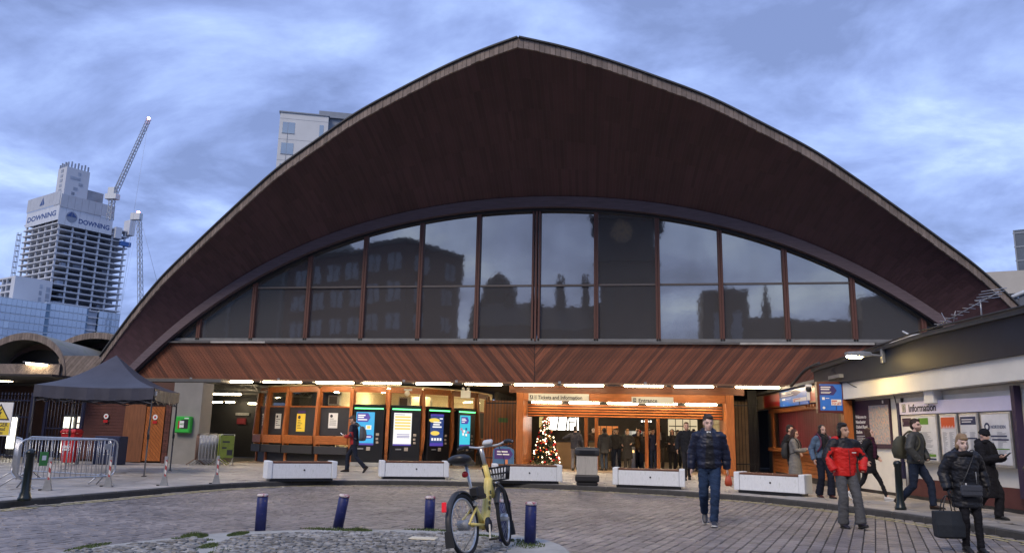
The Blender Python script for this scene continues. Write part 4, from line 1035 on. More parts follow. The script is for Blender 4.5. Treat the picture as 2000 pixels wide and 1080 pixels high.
# ================================================================ KIOSK (right of the entrance)
ka = V((5.15, 34.0, 0)); kb = V((5.95, 24.3, 0)); kd = (kb-ka).normalized(); KL = (kb-ka).length; krz = math.atan2(kd.y, kd.x)
kiosk = E('kiosk', 'closed timber kiosk with maroon shutters and red fascia boards right of the entrance', 'kiosk', (ka.x, ka.y, .12), krz)
def kb_(name, m, x0, x1, y0, y1, z0, z1, bv=0, par=None): return MB().box((x0, y0, z0-.12), (x1, y1, z1-.12)).build(name, m, par or kiosk, bevel=bv)
MAR = mat('maroon shutter board', (.15, .018, .026), .5, var=.2, ov=.18)
kb_('body', DARK, 0, KL-.05, .2, 2.5, .12, 3.3)
for j in range(30):
    x = 1.6+j*.265
    if x < KL-.35: kb_('shutter_board', MAR, x, x+.25, .08, .12, 1.22, 2.5)
for z in range(6): kb_('weatherboard', ORANGEX, 1.35, KL-.3, -.02, .06, .30+z*.125, .415+z*.125)
kb_('plinth', DARK, 1.2, KL-.2, .0, .1, .12, .295)
kb_('counter', ORANGEX, 1.2, KL-.25, -.2, .1, 1.06, 1.20, .015)
kb_('corner_post', ORANGE, 1.15, 1.42, -.03, .2, .12, 2.5, .01)
kb_('end_post', ORANGE, KL-.3, KL-.0, -.05, .2, .12, 2.6, .01)
kb_('lintel', ORANGEX, .9, KL, -.06, .2, 2.5, 2.66, .01)
b = MB()
for j in range(9): b.box((KL-3.6+j*.3, -.12, 2.56-.12), (KL-3.5+j*.3, -.065, 2.66-.12))
b.build('bracket_block', ORANGE, kiosk)
kb_('dark_reveal', BLACK, 1.42, 1.9, .05, .09, 1.22, 2.5)
kb_('dark_door', BLACK, .1, 1.1, .1, .2, .12, 2.6)
kb_('fascia_panel', mat('dirty white panel', (.42, .40, .36), .6, var=.15), -3.0, .4, -.1, .15, 2.68, 3.26, .005)
REDG = mat('red glossy board', (.58, .014, .02), .3, var=.1)
kb_('fascia_board', REDG, .45, 2.98, -.1, .15, 2.70, 3.22); kb_('fascia_board', REDG, 6.72, 8.3, -.1, .15, 2.72, 3.24)
b = MB()
for x0, x1 in ((.45, 2.98), (6.72, 8.3)):
    for q in ((x0, x1, 2.70, 2.75), (x0, x1, 3.19, 3.24)): b.box((q[0], -.125, q[2]-.12), (q[1], -.101, q[3]-.12))
    for x in (x0, x1-.06): b.box((x, -.124, 2.755-.12), (x+.06, -.1015, 3.185-.12))
b.build('board_trim', ORANGEX, kiosk)
kb_('roof_edge', mat('grey roof edge', (.22, .22, .22), .6), -.3, KL+.2, -.2, 2.4, 3.30, 3.40)
def tolet(t, w, h, big):
    """blue letting advert: arrow shape with two lines, white TO LET plate, house mark"""
    MB().box((0, 0, 0), (w, .03, h)).build('board', mat('advert blue', (.02, .12, .45), .35, emit=(.02, .16, .62), es=.35 if big else .12), t)
    MB().prism([(0, h*.58), (w*.62, h*.58), (w*.78, h*.76), (w*.62, h*.95), (0, h*.95)], (0, -.004, 0), (1, 0, 0), (0, 0, 1), (0, .003, 0)).build('print', mat('advert indigo', (.03, .02, .16), .4), t)
    b = MB()
    for v, u in ((.86, .5), (.78, .45)): b.box((w*.06, -.008, h*v), (w*u, -.005, h*(v+.045)))
    b.box((w*.06, -.008, h*.69), (w*.52, -.005, h*.71)); b.box((w*.06, -.008, h*.65), (w*.46, -.005, h*.67)); b.box((w*.1, -.008, h*.40), (w*.22, -.005, h*.5)); b.box((w*.26, -.008, h*.45), (w*.42, -.005, h*.47))
    b.lathe([(h*.05, 0), (h*.05, .004)], (0, 0, 0), 12, sm=False); b.v[-24:] = [V((p.x+w*.16, -.008+p.z, p.y+h*.1)) for p in b.v[-24:]]
    b.box((w*.5, -.008, h*.2), (w*.95, -.0045, h*.42)); b.build('print', PAPER, t)
    txt('TO LET', h*.13, mat('letting red', (.5, .03, .03), .5), t, (w*.52, -.009, h*.22), bold=.03, sx=w/h*1.0 if big else .9)
    b = MB(); b.box((w*.52, -.011, h*.345), (w*.76, -.009, h*.385)); b.build('print', mat('letting red', (.5, .03, .03)), t); b = MB(); b.box((w*.7, -.009, h*.02), (w*.73, -.005, h*.2)); b.build('print', INK, t)
t = E('letting_advert', 'blue TO LET advert panel between the red kiosk fascia boards', 'advert panel', (0, 0, 0)); t.matrix_world = wm(kiosk) @ Matrix.Translation(V((3.05, -.14, 2.56))); tolet(t, 3.6, .56, False)
t = E('letting_advert', 'large blue TO LET advert in a maroon frame facing the road at the kiosk corner', 'advert panel', (5.27, 24.35, 2.36)); tolet(t, .62, .76, True)
b = MB(); b.box((-.07, -.01, -.07), (0-.003, .06, .83)); b.box((.623, -.01, -.07), (.69, .06, .83)); b.box((-.003, -.01, -.07), (.623, .06, -.003)); b.box((-.003, -.01, .763), (.623, .06, .83)); b.box((-.07, .061, -.07), (.69, .25, .83)); b.build('frame', mat('maroon frame', (.08, .012, .016), .4), t)
t = E('cctv_camera', 'small white camera on a bracket beside the maroon framed advert', 'camera', (5.02, 24.6, 2.98)); MB().ell((0, 0, 0), (.09, .09, .09), 12, 8).build('dome', PLAST, t); MB().box((-.05, -.02, -.32), (.03, .05, -.08)).build('bracket', WHITE, t); MB().box((-.08, -.08, .07), (.08, .1, .14)).build('mount', WHITE, t)
kend = E('kiosk_return', 'dark boarded end wall with cables where the kiosk meets the white building', 'wall', (5.9, 24.6, .12)); MB().box((0, 0, 0), (.5, .3, 3.2)).build('wall', mat('brown boards', (.14, .05, .025), .6, var=.3, st=(6, 6, .6)), kend)
b = MB(); rn = random.Random(6)
for j in range(4): b.tube(cat_spline([V((.05+j*.07, -.04, 3.1)), V((.12+j*.05, -.06, 2.3)), V((.08+j*.08, -.05, 1.4)), V((.1+j*.06, -.04, .4))], 6), .014, 5)
b.build('cable', PLAST, kend)

# ================================================================ RIGHT BUILDING
wd = V((1.6, -7.0, 0)).normalized(); wrz = math.atan2(wd.y, wd.x)
rb = E('white_building', 'low white rendered building with a dark fascia along the right pavement', 'building', (6.15, 24.9, .12), wrz)
def rbx(name, m, x0, x1, y0, y1, z0, z1, bv=0, par=None): return MB().box((x0, y0, z0-.12), (x1, y1, z1-.12)).build(name, m, par or rb, bevel=bv)
RL = 16
rbx('wall', CREAM, 0, RL, .0, .3, .62, 2.62)
rbx('lower_wall', CREAM, 0, 2.9, .001, .3, .20, .617); rbx('dado', mat('maroon dado', (.10, .03, .028), .7, var=.2), 2.9, RL, -.03, .3, .2, .617); rbx('base_strip', DARK, 0, RL, -.02, .3, .12, .197)
b = MB().prism([(0, 2.68), (RL, 2.86), (RL, 3.36), (0, 3.14)], (0, -.35, -.12), (1, 0, 0), (0, 0, 1), (0, .6, 0)); b.build('upper_band', CREAM, rb)
b = MB().prism([(-1.2, 3.125), (RL, 3.365), (RL, 4.2), (5, 4.0), (-1.2, 3.62)], (0, -.42, -.12), (1, 0, 0), (0, 0, 1), (0, 6, 0)); b.build('fascia', mat('dark slate fascia', (.017, .023, .040), .5, var=.15, spec=.25), rb)
b = MB().prism([(-1.2, 3.60), (5, 3.98), (RL, 4.18), (RL, 4.30), (5, 4.08), (-1.2, 3.70)], (0, -.50, -.12), (1, 0, 0), (0, 0, 1), (0, 6, 0)); b.build('roof_edge', mat('roof edge grey', (.075, .078, .082), .5, var=.2), rb)
b = MB().prism([(0, 2.62), (RL, 2.62), (RL, 2.84), (0, 2.675)], (0, -.02, -.12), (1, 0, 0), (0, 0, 1), (0, .3, 0)); b.build('soffit_step', mat('shaded cream', (.5, .47, .4), .7), rb)  # cream darkened in the colour as shade under the upper band
b = MB()
for p, q in (((-1.3, -.55, 3.60), (4.9, -.55, 4.0)), ((4.9, -.55, 4.0), (12, -.55, 4.14))): b.tube(cat_spline([V(p), (V(p)+V(q))/2-V((0, 0, .03)), V(q)], 6), .025, 6)
b.tube(cat_spline([V((-.6, -.5, 3.7)), V((-1.3, -.62, 3.55)), V((-1.9, -.7, 3.25)), V((-2.3, -.7, 3.1))], 8), .05, 6)
b.tube(cat_spline([V((.1, -.43, 3.4)), V((1.2, -.36, 2.9)), V((2.3, -.12, 2.62)), V((2.75, -.06, 2.4)), V((2.75, -.05, .3))], 8), .014, 5)
b.tube([(3.0, -.04, .25), (3.0, -.04, 2.5)], .035, 6)
b.build('cable', mat('dark cable', (.03, .03, .032), .6), rb)
rbx('junction_box', WHITE, 4.32, 4.72, -.25, -.001, 2.42, 2.76, .015)
t = E('floodlight', 'glowing floodlight on a bracket on the dark fascia', 'floodlight', (0, 0, 0)); t.matrix_world = wm(rb) @ Matrix.Translation(V((3.0, -.45, 3.58)))
b = MB(); b.box((-.05, -.06, -.18), (.05, .03, .18)); b.tube([(0, -.05, 0), (0, -.3, .02), (-.02, -.42, .03)], .03, 8); b.build('bracket', GREYST, t, bevel=.008)
b = MB(); b.loft([[V((x*w_, y, z*h_+.03)) for x, z in ((-1, -1), (1, -1), (1, 1), (-1, 1))] for y, w_, h_ in ((-.35, .09, .05), (-.6, .14, .07), (-1.0, .10, .05))], sm=False); b.build('head', GREYST, t, bevel=.015)
MB().ell((0, -.78, -.04), (.11, .22, .05), 14, 8).build('lens', glow('floodlight lens', (1, .70, .26), 120), t)
MAT_B = flat('map plum', (.035, .014, .035)); 
t = E('map_board', 'dark plum board reading Welcome to Manchester Oxford Road Station with a map', 'map board', (0, 0, 0)); t.matrix_world = wm(rb) @ Matrix.Translation(V((.5, -.05, 1.2))); 
MB().box((0, 0, 0), (1.9, .045, 1.32)).build('board', MAT_B, t, bevel=.005); MB().box((.82, -.004, .12), (1.84, -.001, 1.16)).build('map', mat('street map', (.42, .40, .40), .6, var=.5, vs=14, col2=(.55, .32, .2), c2at=(.52, .6)), t)
for k, s_ in enumerate(('Welcome to', 'Manchester', 'Oxford Road', 'Station')): txt(s_, .13, PAPER, t, (.06, -.003, .82-k*.14), bold=.025, sx=.9)
b = MB()
for j in range(5): b.box((.06, -.003, .32-j*.05), (.06+.6-.07*(j % 3), -.001, .335-j*.05))
b.box((1.55, -.004, 1.2), (1.62, -.001, 1.28)); b.build('print', PAPER, t)
info = E('information_board', 'long white Information sign over four framed poster cases on the white wall', 'information board', (0, 0, 0)); info.matrix_world = wm(rb) @ Matrix.Translation(V((3.05, -.12, .12)))
LIL = mat('lilac white board', (.60, .58, .74), .45, var=.05)
MB().box((0, -.03, 1.95), (4.2, .1, 2.26)).build('header', LIL, info, bevel=.004)
MB().box((-.1, -.05, .35), (-.003, .1, 2.26)).build('side_post', mat('navy post', (.012, .012, .05), .5), info, bevel=.004); MB().box((4.203, -.05, .2), (4.32, .1, 2.45)).build('side_post', mat('plum post', (.03, .015, .05), .5), info, bevel=.004)
pict(info, .13, 2.01, .2, 'info'); info_pic = None
for o in [c for c in info.children if c.name.startswith('pictogram')]: o.location.y = -.031
txt('Information', .26, INK, info, (.42, -.033, 2.015), bold=.02, sx=.95)
cases = [(.08, 1.62, 'info'), (1.72, 2.38, 'orange'), (2.46, 3.12, 'dark'), (3.2, 4.15, 'pale')]
PINKO = flat('orange red print', (.62, .09, .02)); GRN = flat('green print block', (.12, .28, .03)); DNV = flat('dark navy print', (.02, .03, .09)); 
for x0, x1, kd_ in cases:
    MB().box((x0, -.06, .78), (x1, .1, 1.93)).build('poster_case', STEEL, info, bevel=.01)
    MB().box((x0+.05, -.066, .84), (x1-.05, -.0615, 1.88)).build('poster', mat('poster white', (.66, .67, .68), .35), info)
    b = MB(); rn = random.Random(int(x0*10))
    for j in range(26):
        z = 1.5-j*.022
        for c0, c1 in ((.1, .42), (.55, .9)): b.box((x0+.05+(x1-x0-.1)*c0, -.069, z), (x0+.05+(x1-x0-.1)*(c0+(c1-c0)*rn.uniform(.4, 1)), -.067, z+.008))
    b.build('print', mat('grey print', (.20, .22, .26), .6), info)
    A = lambda u0, v0, u1, v1, m, y=-.071: MB().box((x0+.05+(x1-x0-.1)*u0, y, .84+1.04*v0), (x0+.05+(x1-x0-.1)*u1, y+.002, .84+1.04*v1)).build('print', m, info)
    if kd_ == 'info': A(.02, .78, .3, .98, MAT_B); A(.52, .82, .80, .97, GRN); A(.05, .09, .95, .15, GRN); A(.05, .02, .95, .06, DNV); txt('i', .1, PAPER, info, (x0+.1, -.073, 1.7))
    if kd_ == 'orange':
        A(.04, .72, .96, .97, PINKO); b = MB()
        for j in range(14): b.prism([(x0+.1+j*.036, 1.585), (x0+.125+j*.036, 1.585), (x0+.1125+j*.036, 1.63+.02*(j % 3))], (0, -.074, 0), (1, 0, 0), (0, 0, 1), (0, .002, 0))
        b.build('print', mat('poster white', (.66, .67, .68)), info)
    if kd_ == 'dark': A(.02, .80, .98, .97, DNV); A(.02, .5, .98, .53, DNV); A(.02, .12, .98, .17, GRN); A(.12, .9, .8, .92, PAPER, -.074); A(.12, .85, .7, .87, PAPER, -.074)
    if kd_ == 'pale':
        b = MB().lathe([(.09, 0), (.09, .002)], (0, 0, 0), 20, sm=False); b.lathe([(.045, .002), (.045, .0035)], (0, 0, 0), 14, 1, sm=False); b.v = [V((p.x+x0+.22, -.071-p.z, p.y+1.62)) for p in b.v]; b.build('logo', [DNV, PAPER], info)
        txt('NORTHERN', .1, mat('logo blue grey', (.16, .18, .26), .5), info, (x0+.34, -.072, 1.585), bold=.01, sx=.85); A(.3, .55, .9, .58, DNV); A(.35, .48, .95, .51, DNV); A(.05, .3, .95, .32, GRN)
MB().tube([(.2, -.06, .0), (.2, -.06, .8)], .03, 8).build('support_post', GREYST, info)
# aerials and clutter on the roof
t = E('aerial', 'tangled television aerials on the roof edge of the white building', 'aerial', (0, 0, 0)); t.matrix_world = wm(rb) @ Matrix.Translation(V((5.9, -.3, 3.95)))
b = MB(); b.tube([(-.9, 0, .1), (1.5, .0, .55)], .014, 5); b.tube([(.9, 0, .0), (.9, 0, .5)], .018, 5)
for k in range(9): x = -.6+k*.22; b.tube([(x, -.14, .16+.19*k*.22), (x+.02, .14, .15+.19*k*.22)], .007, 4)
for k in range(4): b.tube([(1.0+.08*k, -.2, .45+k*.05), (1.25+.08*k, .2, .5+k*.05)], .01, 4)
b.tube([(-.3, 0, .1), (-.5, 0, .42)], .009, 4); b.tube([(-.1, 0, .1), (.02, 0, .38)], .009, 4); b.build('rod', mat('pale aluminium', (.34, .35, .37), .4, .5), t)
t = E('roof_pipe', 'white plastic pipe lying along the roof edge of the white building', 'pipe', (0, 0, 0)); t.matrix_world = wm(rb) @ Matrix.Translation(V((2.9, -.4, 3.78))); MB().tube(cat_spline([V((0, 0, .02)), V((1.0, 0, .16)), V((2.0, 0, .16))], 5), .03, 6).build('pipe', WHITE, t); MB().tube([(1.5, 0, .12), (1.0, 0, .34)], .02, 6).build('branch', WHITE, t)

# ================================================================ STREET FURNITURE
# benches of white concrete with a timber seat
BEN = [((-9.69, 20.2), (-8.15, 21.29), 1.9, 'white concrete bench with a timber top at the left end of the row'), ((-7.46, 22.74), (-5.51, 23.56), 2.05, 'white concrete bench with a timber top in front of the ticket machines'),
       ((-4.05, 22.49), (-2.08, 23.03), 2.0, 'white concrete bench with a timber top between the bike and the litter bin'), ((-.71, 22.33), (1.24, 22.21), 1.95, 'green stained white concrete bench in front of the entrance crowd, right of the litter bin'),
       ((2.41, 21.77), (3.96, 20.87), 1.85, 'white concrete bench with a timber top in front of the kiosk')]
GRIME = mat('grimed concrete', (.70, .73, .76), .75, var=.12, vs=7, bump=.15, bs=40, col2=(.36, .40, .36), c2at=(.56, .80), st=(2.5, 2.5, .8))
for a, c, L, lab in BEN:
    a, c = V((*a, 0)), V((*c, 0)); d = (c-a).normalized(); n = V((-d.y, d.x, 0)); m_ = (a+c)/2+n*.28+n*.18
    t = E('bench', lab, 'bench', (m_.x, m_.y, .12), math.atan2(d.y, d.x), 'concrete benches along the kerb'); h = L/2
    MB().box((-h+.155, -.27, .075), (h-.155, .27, .47)).build('body', GRIME, t, bevel=.012)
    for s_ in (-1, 1): MB().box((s_*h-(.15 if s_ > 0 else 0), -.29, .07), (s_*h+(.15 if s_ < 0 else 0), .29, .535)).build('end_block', GRIME, t, bevel=.02, seg=2)
    MB().box((-h+.1, -.23, 0), (h-.1, .23, .068)).build('plinth', BLACK, t)
    for k in range(4): MB().box((-h+.158, -.272+.137*k, .473), (h-.158, -.272+.137*k+.125, .52)).build('slat', mat('worn seat timber', (.13, .055, .03), .6, var=.3, st=(.6, 8, 8)), t, bevel=.006)
    b = MB().lathe([(.024, 0), (.024, .01)], (0, 0, 0), 10, sm=False); b.v = [V((p.x+.05, -.272-p.z, p.y+.3)) for p in b.v]; b.build('bolt', DARK, t)
# litter bin
t = E('litter_bin', 'grey ribbed litter bin with dark hood and dark base between two benches', 'litter bin', (-1.44, 23.15, .12), R(5))
b = MB(); nrib = 14
for k in range(nrib): 
    for sy in (-1, 1): b.box((-.29+k*.0425, sy*.275-.012, .30), (-.262+k*.0425, sy*.275+.012, .80))
b.box((-.285, -.27, .28), (.285, .27, .82)); b.build('drum', mat('streaked grey bin', (.50, .48, .44), .8, var=.3, vs=3, st=(5, 5, .7), col2=(.24, .23, .21), c2at=(.5, .72)), t)
MB().box((-.30, -.29, .0), (.30, .29, .10)).build('foot', PLAST, t, bevel=.03); MB().box((-.34, -.32, .104), (.34, .32, .29)).build('base', PLAST, t, bevel=.04, seg=2)
b = MB(); b.loft([[V((sx*w_, sy*w_*.94, z)) for sx, sy in ((-1, -1), (1, -1), (1, 1), (-1, 1))] for w_, z in ((.335, .825), (.35, .9), (.35, 1.0), (.30, 1.05))], sm=False); b.build('hood', mat('dark bin hood', (.03, .032, .036), .5, var=.3), t, bevel=.025)
MB().box((-.22, -.332, .86), (.22, -.325, .96)).build('slot', BLACK, t)
# blue bollards
bl = [((-5.24, 10.82), .50, 0, 'round blue bollard with a chipped pale top at the left end of the island'), ((-4.36, 11.50), .48, 9, 'leaning blue bollard with a pink top'), ((-3.05, 11.76), .47, 0, 'short blue bollard with a white top left of the bike'),
      ((-1.76, 10.76), .54, 0, 'blue bollard with a pink top partly hidden by the bike front wheel'), ((-1.40, 10.62), .53, 1, 'blue bollard with a flaking pink top right of the bike')]
for (x, y), h, lean, lab in bl:
    t = E('bollard', lab, 'bollard', (x, y, .10), 0, 'blue bollards round the traffic island'); t.rotation_euler.y = R(lean)
    MB().lathe([(.075, 0), (.075, h-.06), (.070, h-.055), (.070, h-.045), (.075, h-.04), (.075, h-.012), (.066, h-.004)], n=20).build('post', NAVY, t)
    m_ = mat('chipped pink cap', (.40, .09, .12), .7, var=.3, vs=20, col2=(.55, .50, .48), c2at=(.42, .52))
    MB().lathe([(.076, h-.035), (.0765, h-.012), (.067, h-.001), (.02, h+.004)], n=20).build('cap', m_, t)
# black cast bollards
def cast_bollard(x, y, h, lab):
    t = E('bollard', lab, 'bollard', (x, y, .12), 0, 'black cast bollards along the kerb')
    MB().lathe([(.115, 0), (.115, .05), (.10, .07), (.095, .12), (.078, .16), (.07, .5), (.064, h-.14), (.075, h-.13), (.075, h-.10), (.085, h-.09), (.085, h-.05), (.07, h-.03), (.04, h)], n=18).build('shaft', mat('black cast paint', (.006, .012, .012), .3, var=.2), t)
cast_bollard(-11.12, 13.38, .92, 'black cast bollard in front of the crowd barriers at far left'); cast_bollard(5.42, 18.15, 1.0, 'black cast bollard beside the striding woman with the plum scarf'); cast_bollard(6.42, 14.62, 1.06, 'black cast bollard at the right edge of the pavement')
# removable posts with red and white tape
def tape_mat():
    m = bpy.data.materials.new('red and white tape'); m.use_nodes = True; t = m.node_tree; b = t.nodes['Principled BSDF']
    tc_ = N(t, 'ShaderNodeTexCoord'); w_ = N(t, 'ShaderNodeTexWave', bands_direction='DIAGONAL'); w_.inputs['Scale'].default_value = 3.2; t.links.new(tc_.outputs['Object'], w_.inputs[0])
    r_ = N(t, 'ShaderNodeValToRGB'); r_.color_ramp.interpolation = 'CONSTANT'; r_.color_ramp.elements[0].color = (.36, .05, .05, 1); r_.color_ramp.elements[1].position = .5; r_.color_ramp.elements[1].color = (.62, .6, .58, 1)
    t.links.new(w_.outputs['Fac'], r_.inputs[0]); t.links.new(r_.outputs[0], b.inputs['Base Color']); b.inputs['Roughness'].default_value = .6; return m
TAPE = tape_mat()
for (x, y), lab in (((-12.44, 15.58), 'grey post with red and white tape just right of the black bollard at far left'), ((-12.05, 17.02), 'grey post with red and white tape at the right foot of the crowd barrier'), ((-11.18, 17.86), 'grey taped post below the gazebo front leg'), ((-10.51, 19.06), 'rightmost grey post with red and white tape, in front of the stacked barriers')):
    t = E('removable_post', lab, 'post', (x, y, .12), R(20), 'removable posts with red and white tape')
    MB().box((-.035, -.035, 0), (.035, .035, .68)).build('shaft', GREYST, t, bevel=.006); MB().box((-.006, -.039, .22), (.034, .0, .6)).build('tape', TAPE, t); b = MB(); b.box((-.09, -.08, 0), (.09, .08, .015)); b.loft([[V((sx*w_, sy*.037, z)) for sx, sy in ((-1, -1), (1, -1), (1, 1), (-1, 1))] for w_, z in ((.085, .016), (.036, .26))], sm=False); b.build('base', GREYST, t)
    MB().box((-.16, -.05, 0), (-.092, .03, .025)).build('hinge', DARK, t)
# crowd barriers
def barrier_parts(t, L, h=1.05, m=STEEL, lean=0):
    r = .16; z0 = .2; pts = []
    for cx, cz, a0 in ((L-r, h-r, 90), (L-r, z0+r, 0), (r, z0+r, -90), (r, h-r, -180)):
        for k in range(5): a = R(a0-k*22.5); pts.append(V((cx+r*math.cos(a), 0, cz+r*math.sin(a))))
    MB().tube(pts, .020, 8, closed=True).build('frame', m, t)
    me = MB().tube([(0, 0, z0), (0, 0, h)], .0075, 6).mesh('bar', m)
    n = int((L-.2)/.115)
    for i in range(n+1):
        o = bpy.data.objects.new('bar', me); COL.objects.link(o); o.parent = t; o.location = (.1+(L-.2)*i/n, 0, 0); o.scale.z = 1
    for x in (.22, L-.22):
        MB().tube([(x, -.33, .01), (x, -.05, z0+.02), (x, .05, z0+.02), (x, .33, .01)], .018, 6).build('foot', m, t)
t = E('crowd_barrier', 'galvanised crowd barrier nearest the kerb behind the black bollard', 'crowd barrier', (-13.25, 15.6, .12), math.atan2(2.25, .95), 'crowd barriers on the left pavement'); barrier_parts(t, 2.25)
MB().box((1.92, -.04, .82), (2.06, .03, .95)).build('plate', GREYST, t)
t = E('crowd_barrier', 'crowd barrier set at an angle behind the near one, red bin beyond', 'crowd barrier', (-15.6, 18.6, .12), R(-14), 'crowd barriers on the left pavement'); barrier_parts(t, 3.0)
t = E('crowd_barrier', 'short end crowd barrier with a small green sign hanging on it', 'crowd barrier', (-13.3, 15.7, .12), R(133), 'crowd barriers on the left pavement'); barrier_parts(t, 2.6)
t = E('hanging_plate', 'small green and white plate hanging on a crowd barrier beside the black bollard', 'sign', (-12.95, 16.0, .60), R(78)); MB().box((-.10, 0, 0), (.10, .012, .30)).build('plate', mat('green plate', (.04, .22, .05), .5), t); MB().box((-.05, -.004, .12), (.05, -.001, .22)).build('print', PAPER, t)
SKL = ['rusty grey barrier at the left end of the stack in the passage mouth', 'second grey barrier of the stack in the passage mouth', 'grey barrier in the left half of the passage stack', 'middle grey barrier of the passage stack', 'grey barrier just right of the middle of the passage stack', 'grey barrier two from the lime green one in the passage stack', 'grey barrier touching the lime green one in the passage stack', 'lime green barrier behind the printed one in the passage stack']
for j in range(8):
    gr = j == 7
    t = E('folded_barrier', SKL[j], 'crowd barrier', (-16.2+j*.098, 27.7+j*.055, .12), R(112+j*.4), 'stacked barriers at the passage mouth')
    barrier_parts(t, 1.6, 1.12+.01*(j % 3), mat('rusty steel', (.20, .12, .09), .6, .4) if j == 0 else (STEEL if not gr else mat('lime paint', (.20, .27, .03), .5)))
    if gr: MB().box((.1, -.02, .35), (1.5, .02, 1.0)).build('panel', mat('lime panel', (.12, .16, .02), .5, var=.3, vs=6), t)
t = E('folded_barrier', 'lime green barrier with dark print at the right end of the passage stack', 'crowd barrier', (-15.42, 28.0, .12), R(28), 'stacked barriers at the passage mouth'); MB().box((0, -.02, .28), (.5, .02, 1.1)).build('panel', mat('lime panel', (.17, .23, .03)), t, bevel=.01); b = MB(); b.box((.08, -.026, .84), (.34, -.0205, .9)); b.box((.26, -.026, .38), (.46, -.0205, .58)); b.box((.08, -.026, .62), (.24, -.0205, .68)); b.build('print', DARK, t); b = MB(); b.tube([(.01, 0, 0), (.01, 0, 1.14), (.49, 0, 1.14), (.49, 0, 0)], .016, 6); b.tube([(.4, -.25, 0), (.48, 0, .25)], .016, 6); b.build('frame', STEEL, t)

# gazebo
f0 = V((-13.67, 20.87, 0)); gu = V((-.333, .943, 0)); gv = V((-.943, -.333, 0)); GL = 3.15
tent = E('gazebo', 'black pop-up gazebo with a pointed roof on four thin legs', 'gazebo', (f0.x+(gu.x+gv.x)*GL/2, f0.y+(gu.y+gv.y)*GL/2, .12), math.atan2(-gv.y, -gv.x))
FAB = mat('black gazebo fabric', (.050, .051, .072), .55, var=.2, vs=2, bump=.35, bs=5)
h = GL/2
b = MB(); pk = V((0, 0, 3.48)); NE = 8
cs = [(-h, -h), (h, -h), (h, h), (-h, h)]
for i in range(4):
    a, c = V((*cs[i], 2.46)), V((*cs[(i+1) % 4], 2.46)); rows = []
    for r_ in range(NE+1):
        u = r_/NE; row = []
        for k in range(NE+1):
            p = a.lerp(c, k/NE).lerp(pk, u); p.z -= .17*math.sin(math.pi*min(u*1.02, 1))*(1-.25*math.sin(math.pi*k/NE))+.05*math.sin(math.pi*k/NE)*(1-u)
            row.append(p)
        rows.append(row)
    n0 = len(b.v); b.add([p for r_ in rows for p in r_], [(r_*(NE+1)+k, r_*(NE+1)+k+1, (r_+1)*(NE+1)+k+1, (r_+1)*(NE+1)+k) for r_ in range(NE) for k in range(NE)], sm=True)
b.build('roof', FAB, tent)
b = MB()
for i in range(4):
    a, c = V((*cs[i], 0)), V((*cs[(i+1) % 4], 0)); ou = ((a+c)/2).normalized()
    for k in range(16):
        q = []
        for kk, z in ((k, 0), (k+1, 0), (k+1, 1), (k, 1)):
            p = a.lerp(c, kk/16); sg_ = .05*math.sin(math.pi*kk/16); wv = .02*math.sin(kk*2.1+i)
            q.append(p+ou*(.015+wv*(1-z))+V((0, 0, (2.13-sg_*1.2+.012*math.sin(kk*1.7) if z == 0 else 2.462-sg_))))
        b.add(q, [(0, 1, 2, 3)], sm=True)
b.build('valance', FAB, tent)
for (x, y) in cs:
    s_ = .98; MB().box((x*s_-.018, y*s_-.018, 0), (x*s_+.018, y*s_+.018, 2.44)).build('leg', mat('worn grey leg', (.10, .10, .11), .5, .4, var=.3), tent); MB().box((x*s_-.06, y*s_-.06, 0), (x*s_+.06, y*s_+.06, .012)).build('foot_plate', DARK, tent)
    b = MB(); b.box((x*s_-.03, y*s_-.03, 1.02), (x*s_+.03, y*s_+.03, 1.14)); b.tube(cat_spline([V((x*s_, y*s_-.03, 2.3)), V((x*s_+.03, y*s_-.05, 1.7)), V((x*s_-.02, y*s_-.05, 1.2)), V((x*s_+.03, y*s_-.05, .8))], 5), .01, 5); b.build('clip', PLAST, tent)
b = MB()
for i in range(4):
    a, c = V((*cs[i], 0))*.97, V((*cs[(i+1) % 4], 0))*.97
    for k in range(4):
        p, q = a.lerp(c, k/4), a.lerp(c, (k+1)/4); z0, z1 = (2.02, 2.2) if k % 2 else (2.2, 2.02)
        b.bar(p+V((0, 0, z0)), q+V((0, 0, z1)), .02, .03); b.bar(p+V((0, 0, 2.22-z0+2.0)), q+V((0, 0, 2.22-z1+2.0)), .02, .03)
b.build('truss', mat('worn grey leg', (.1, .1, .11)), tent)
MB().box((h-.02, -h+.1, 2.25), (h+.05, -h+.17, 2.37)).build('tag', PAPER, tent)

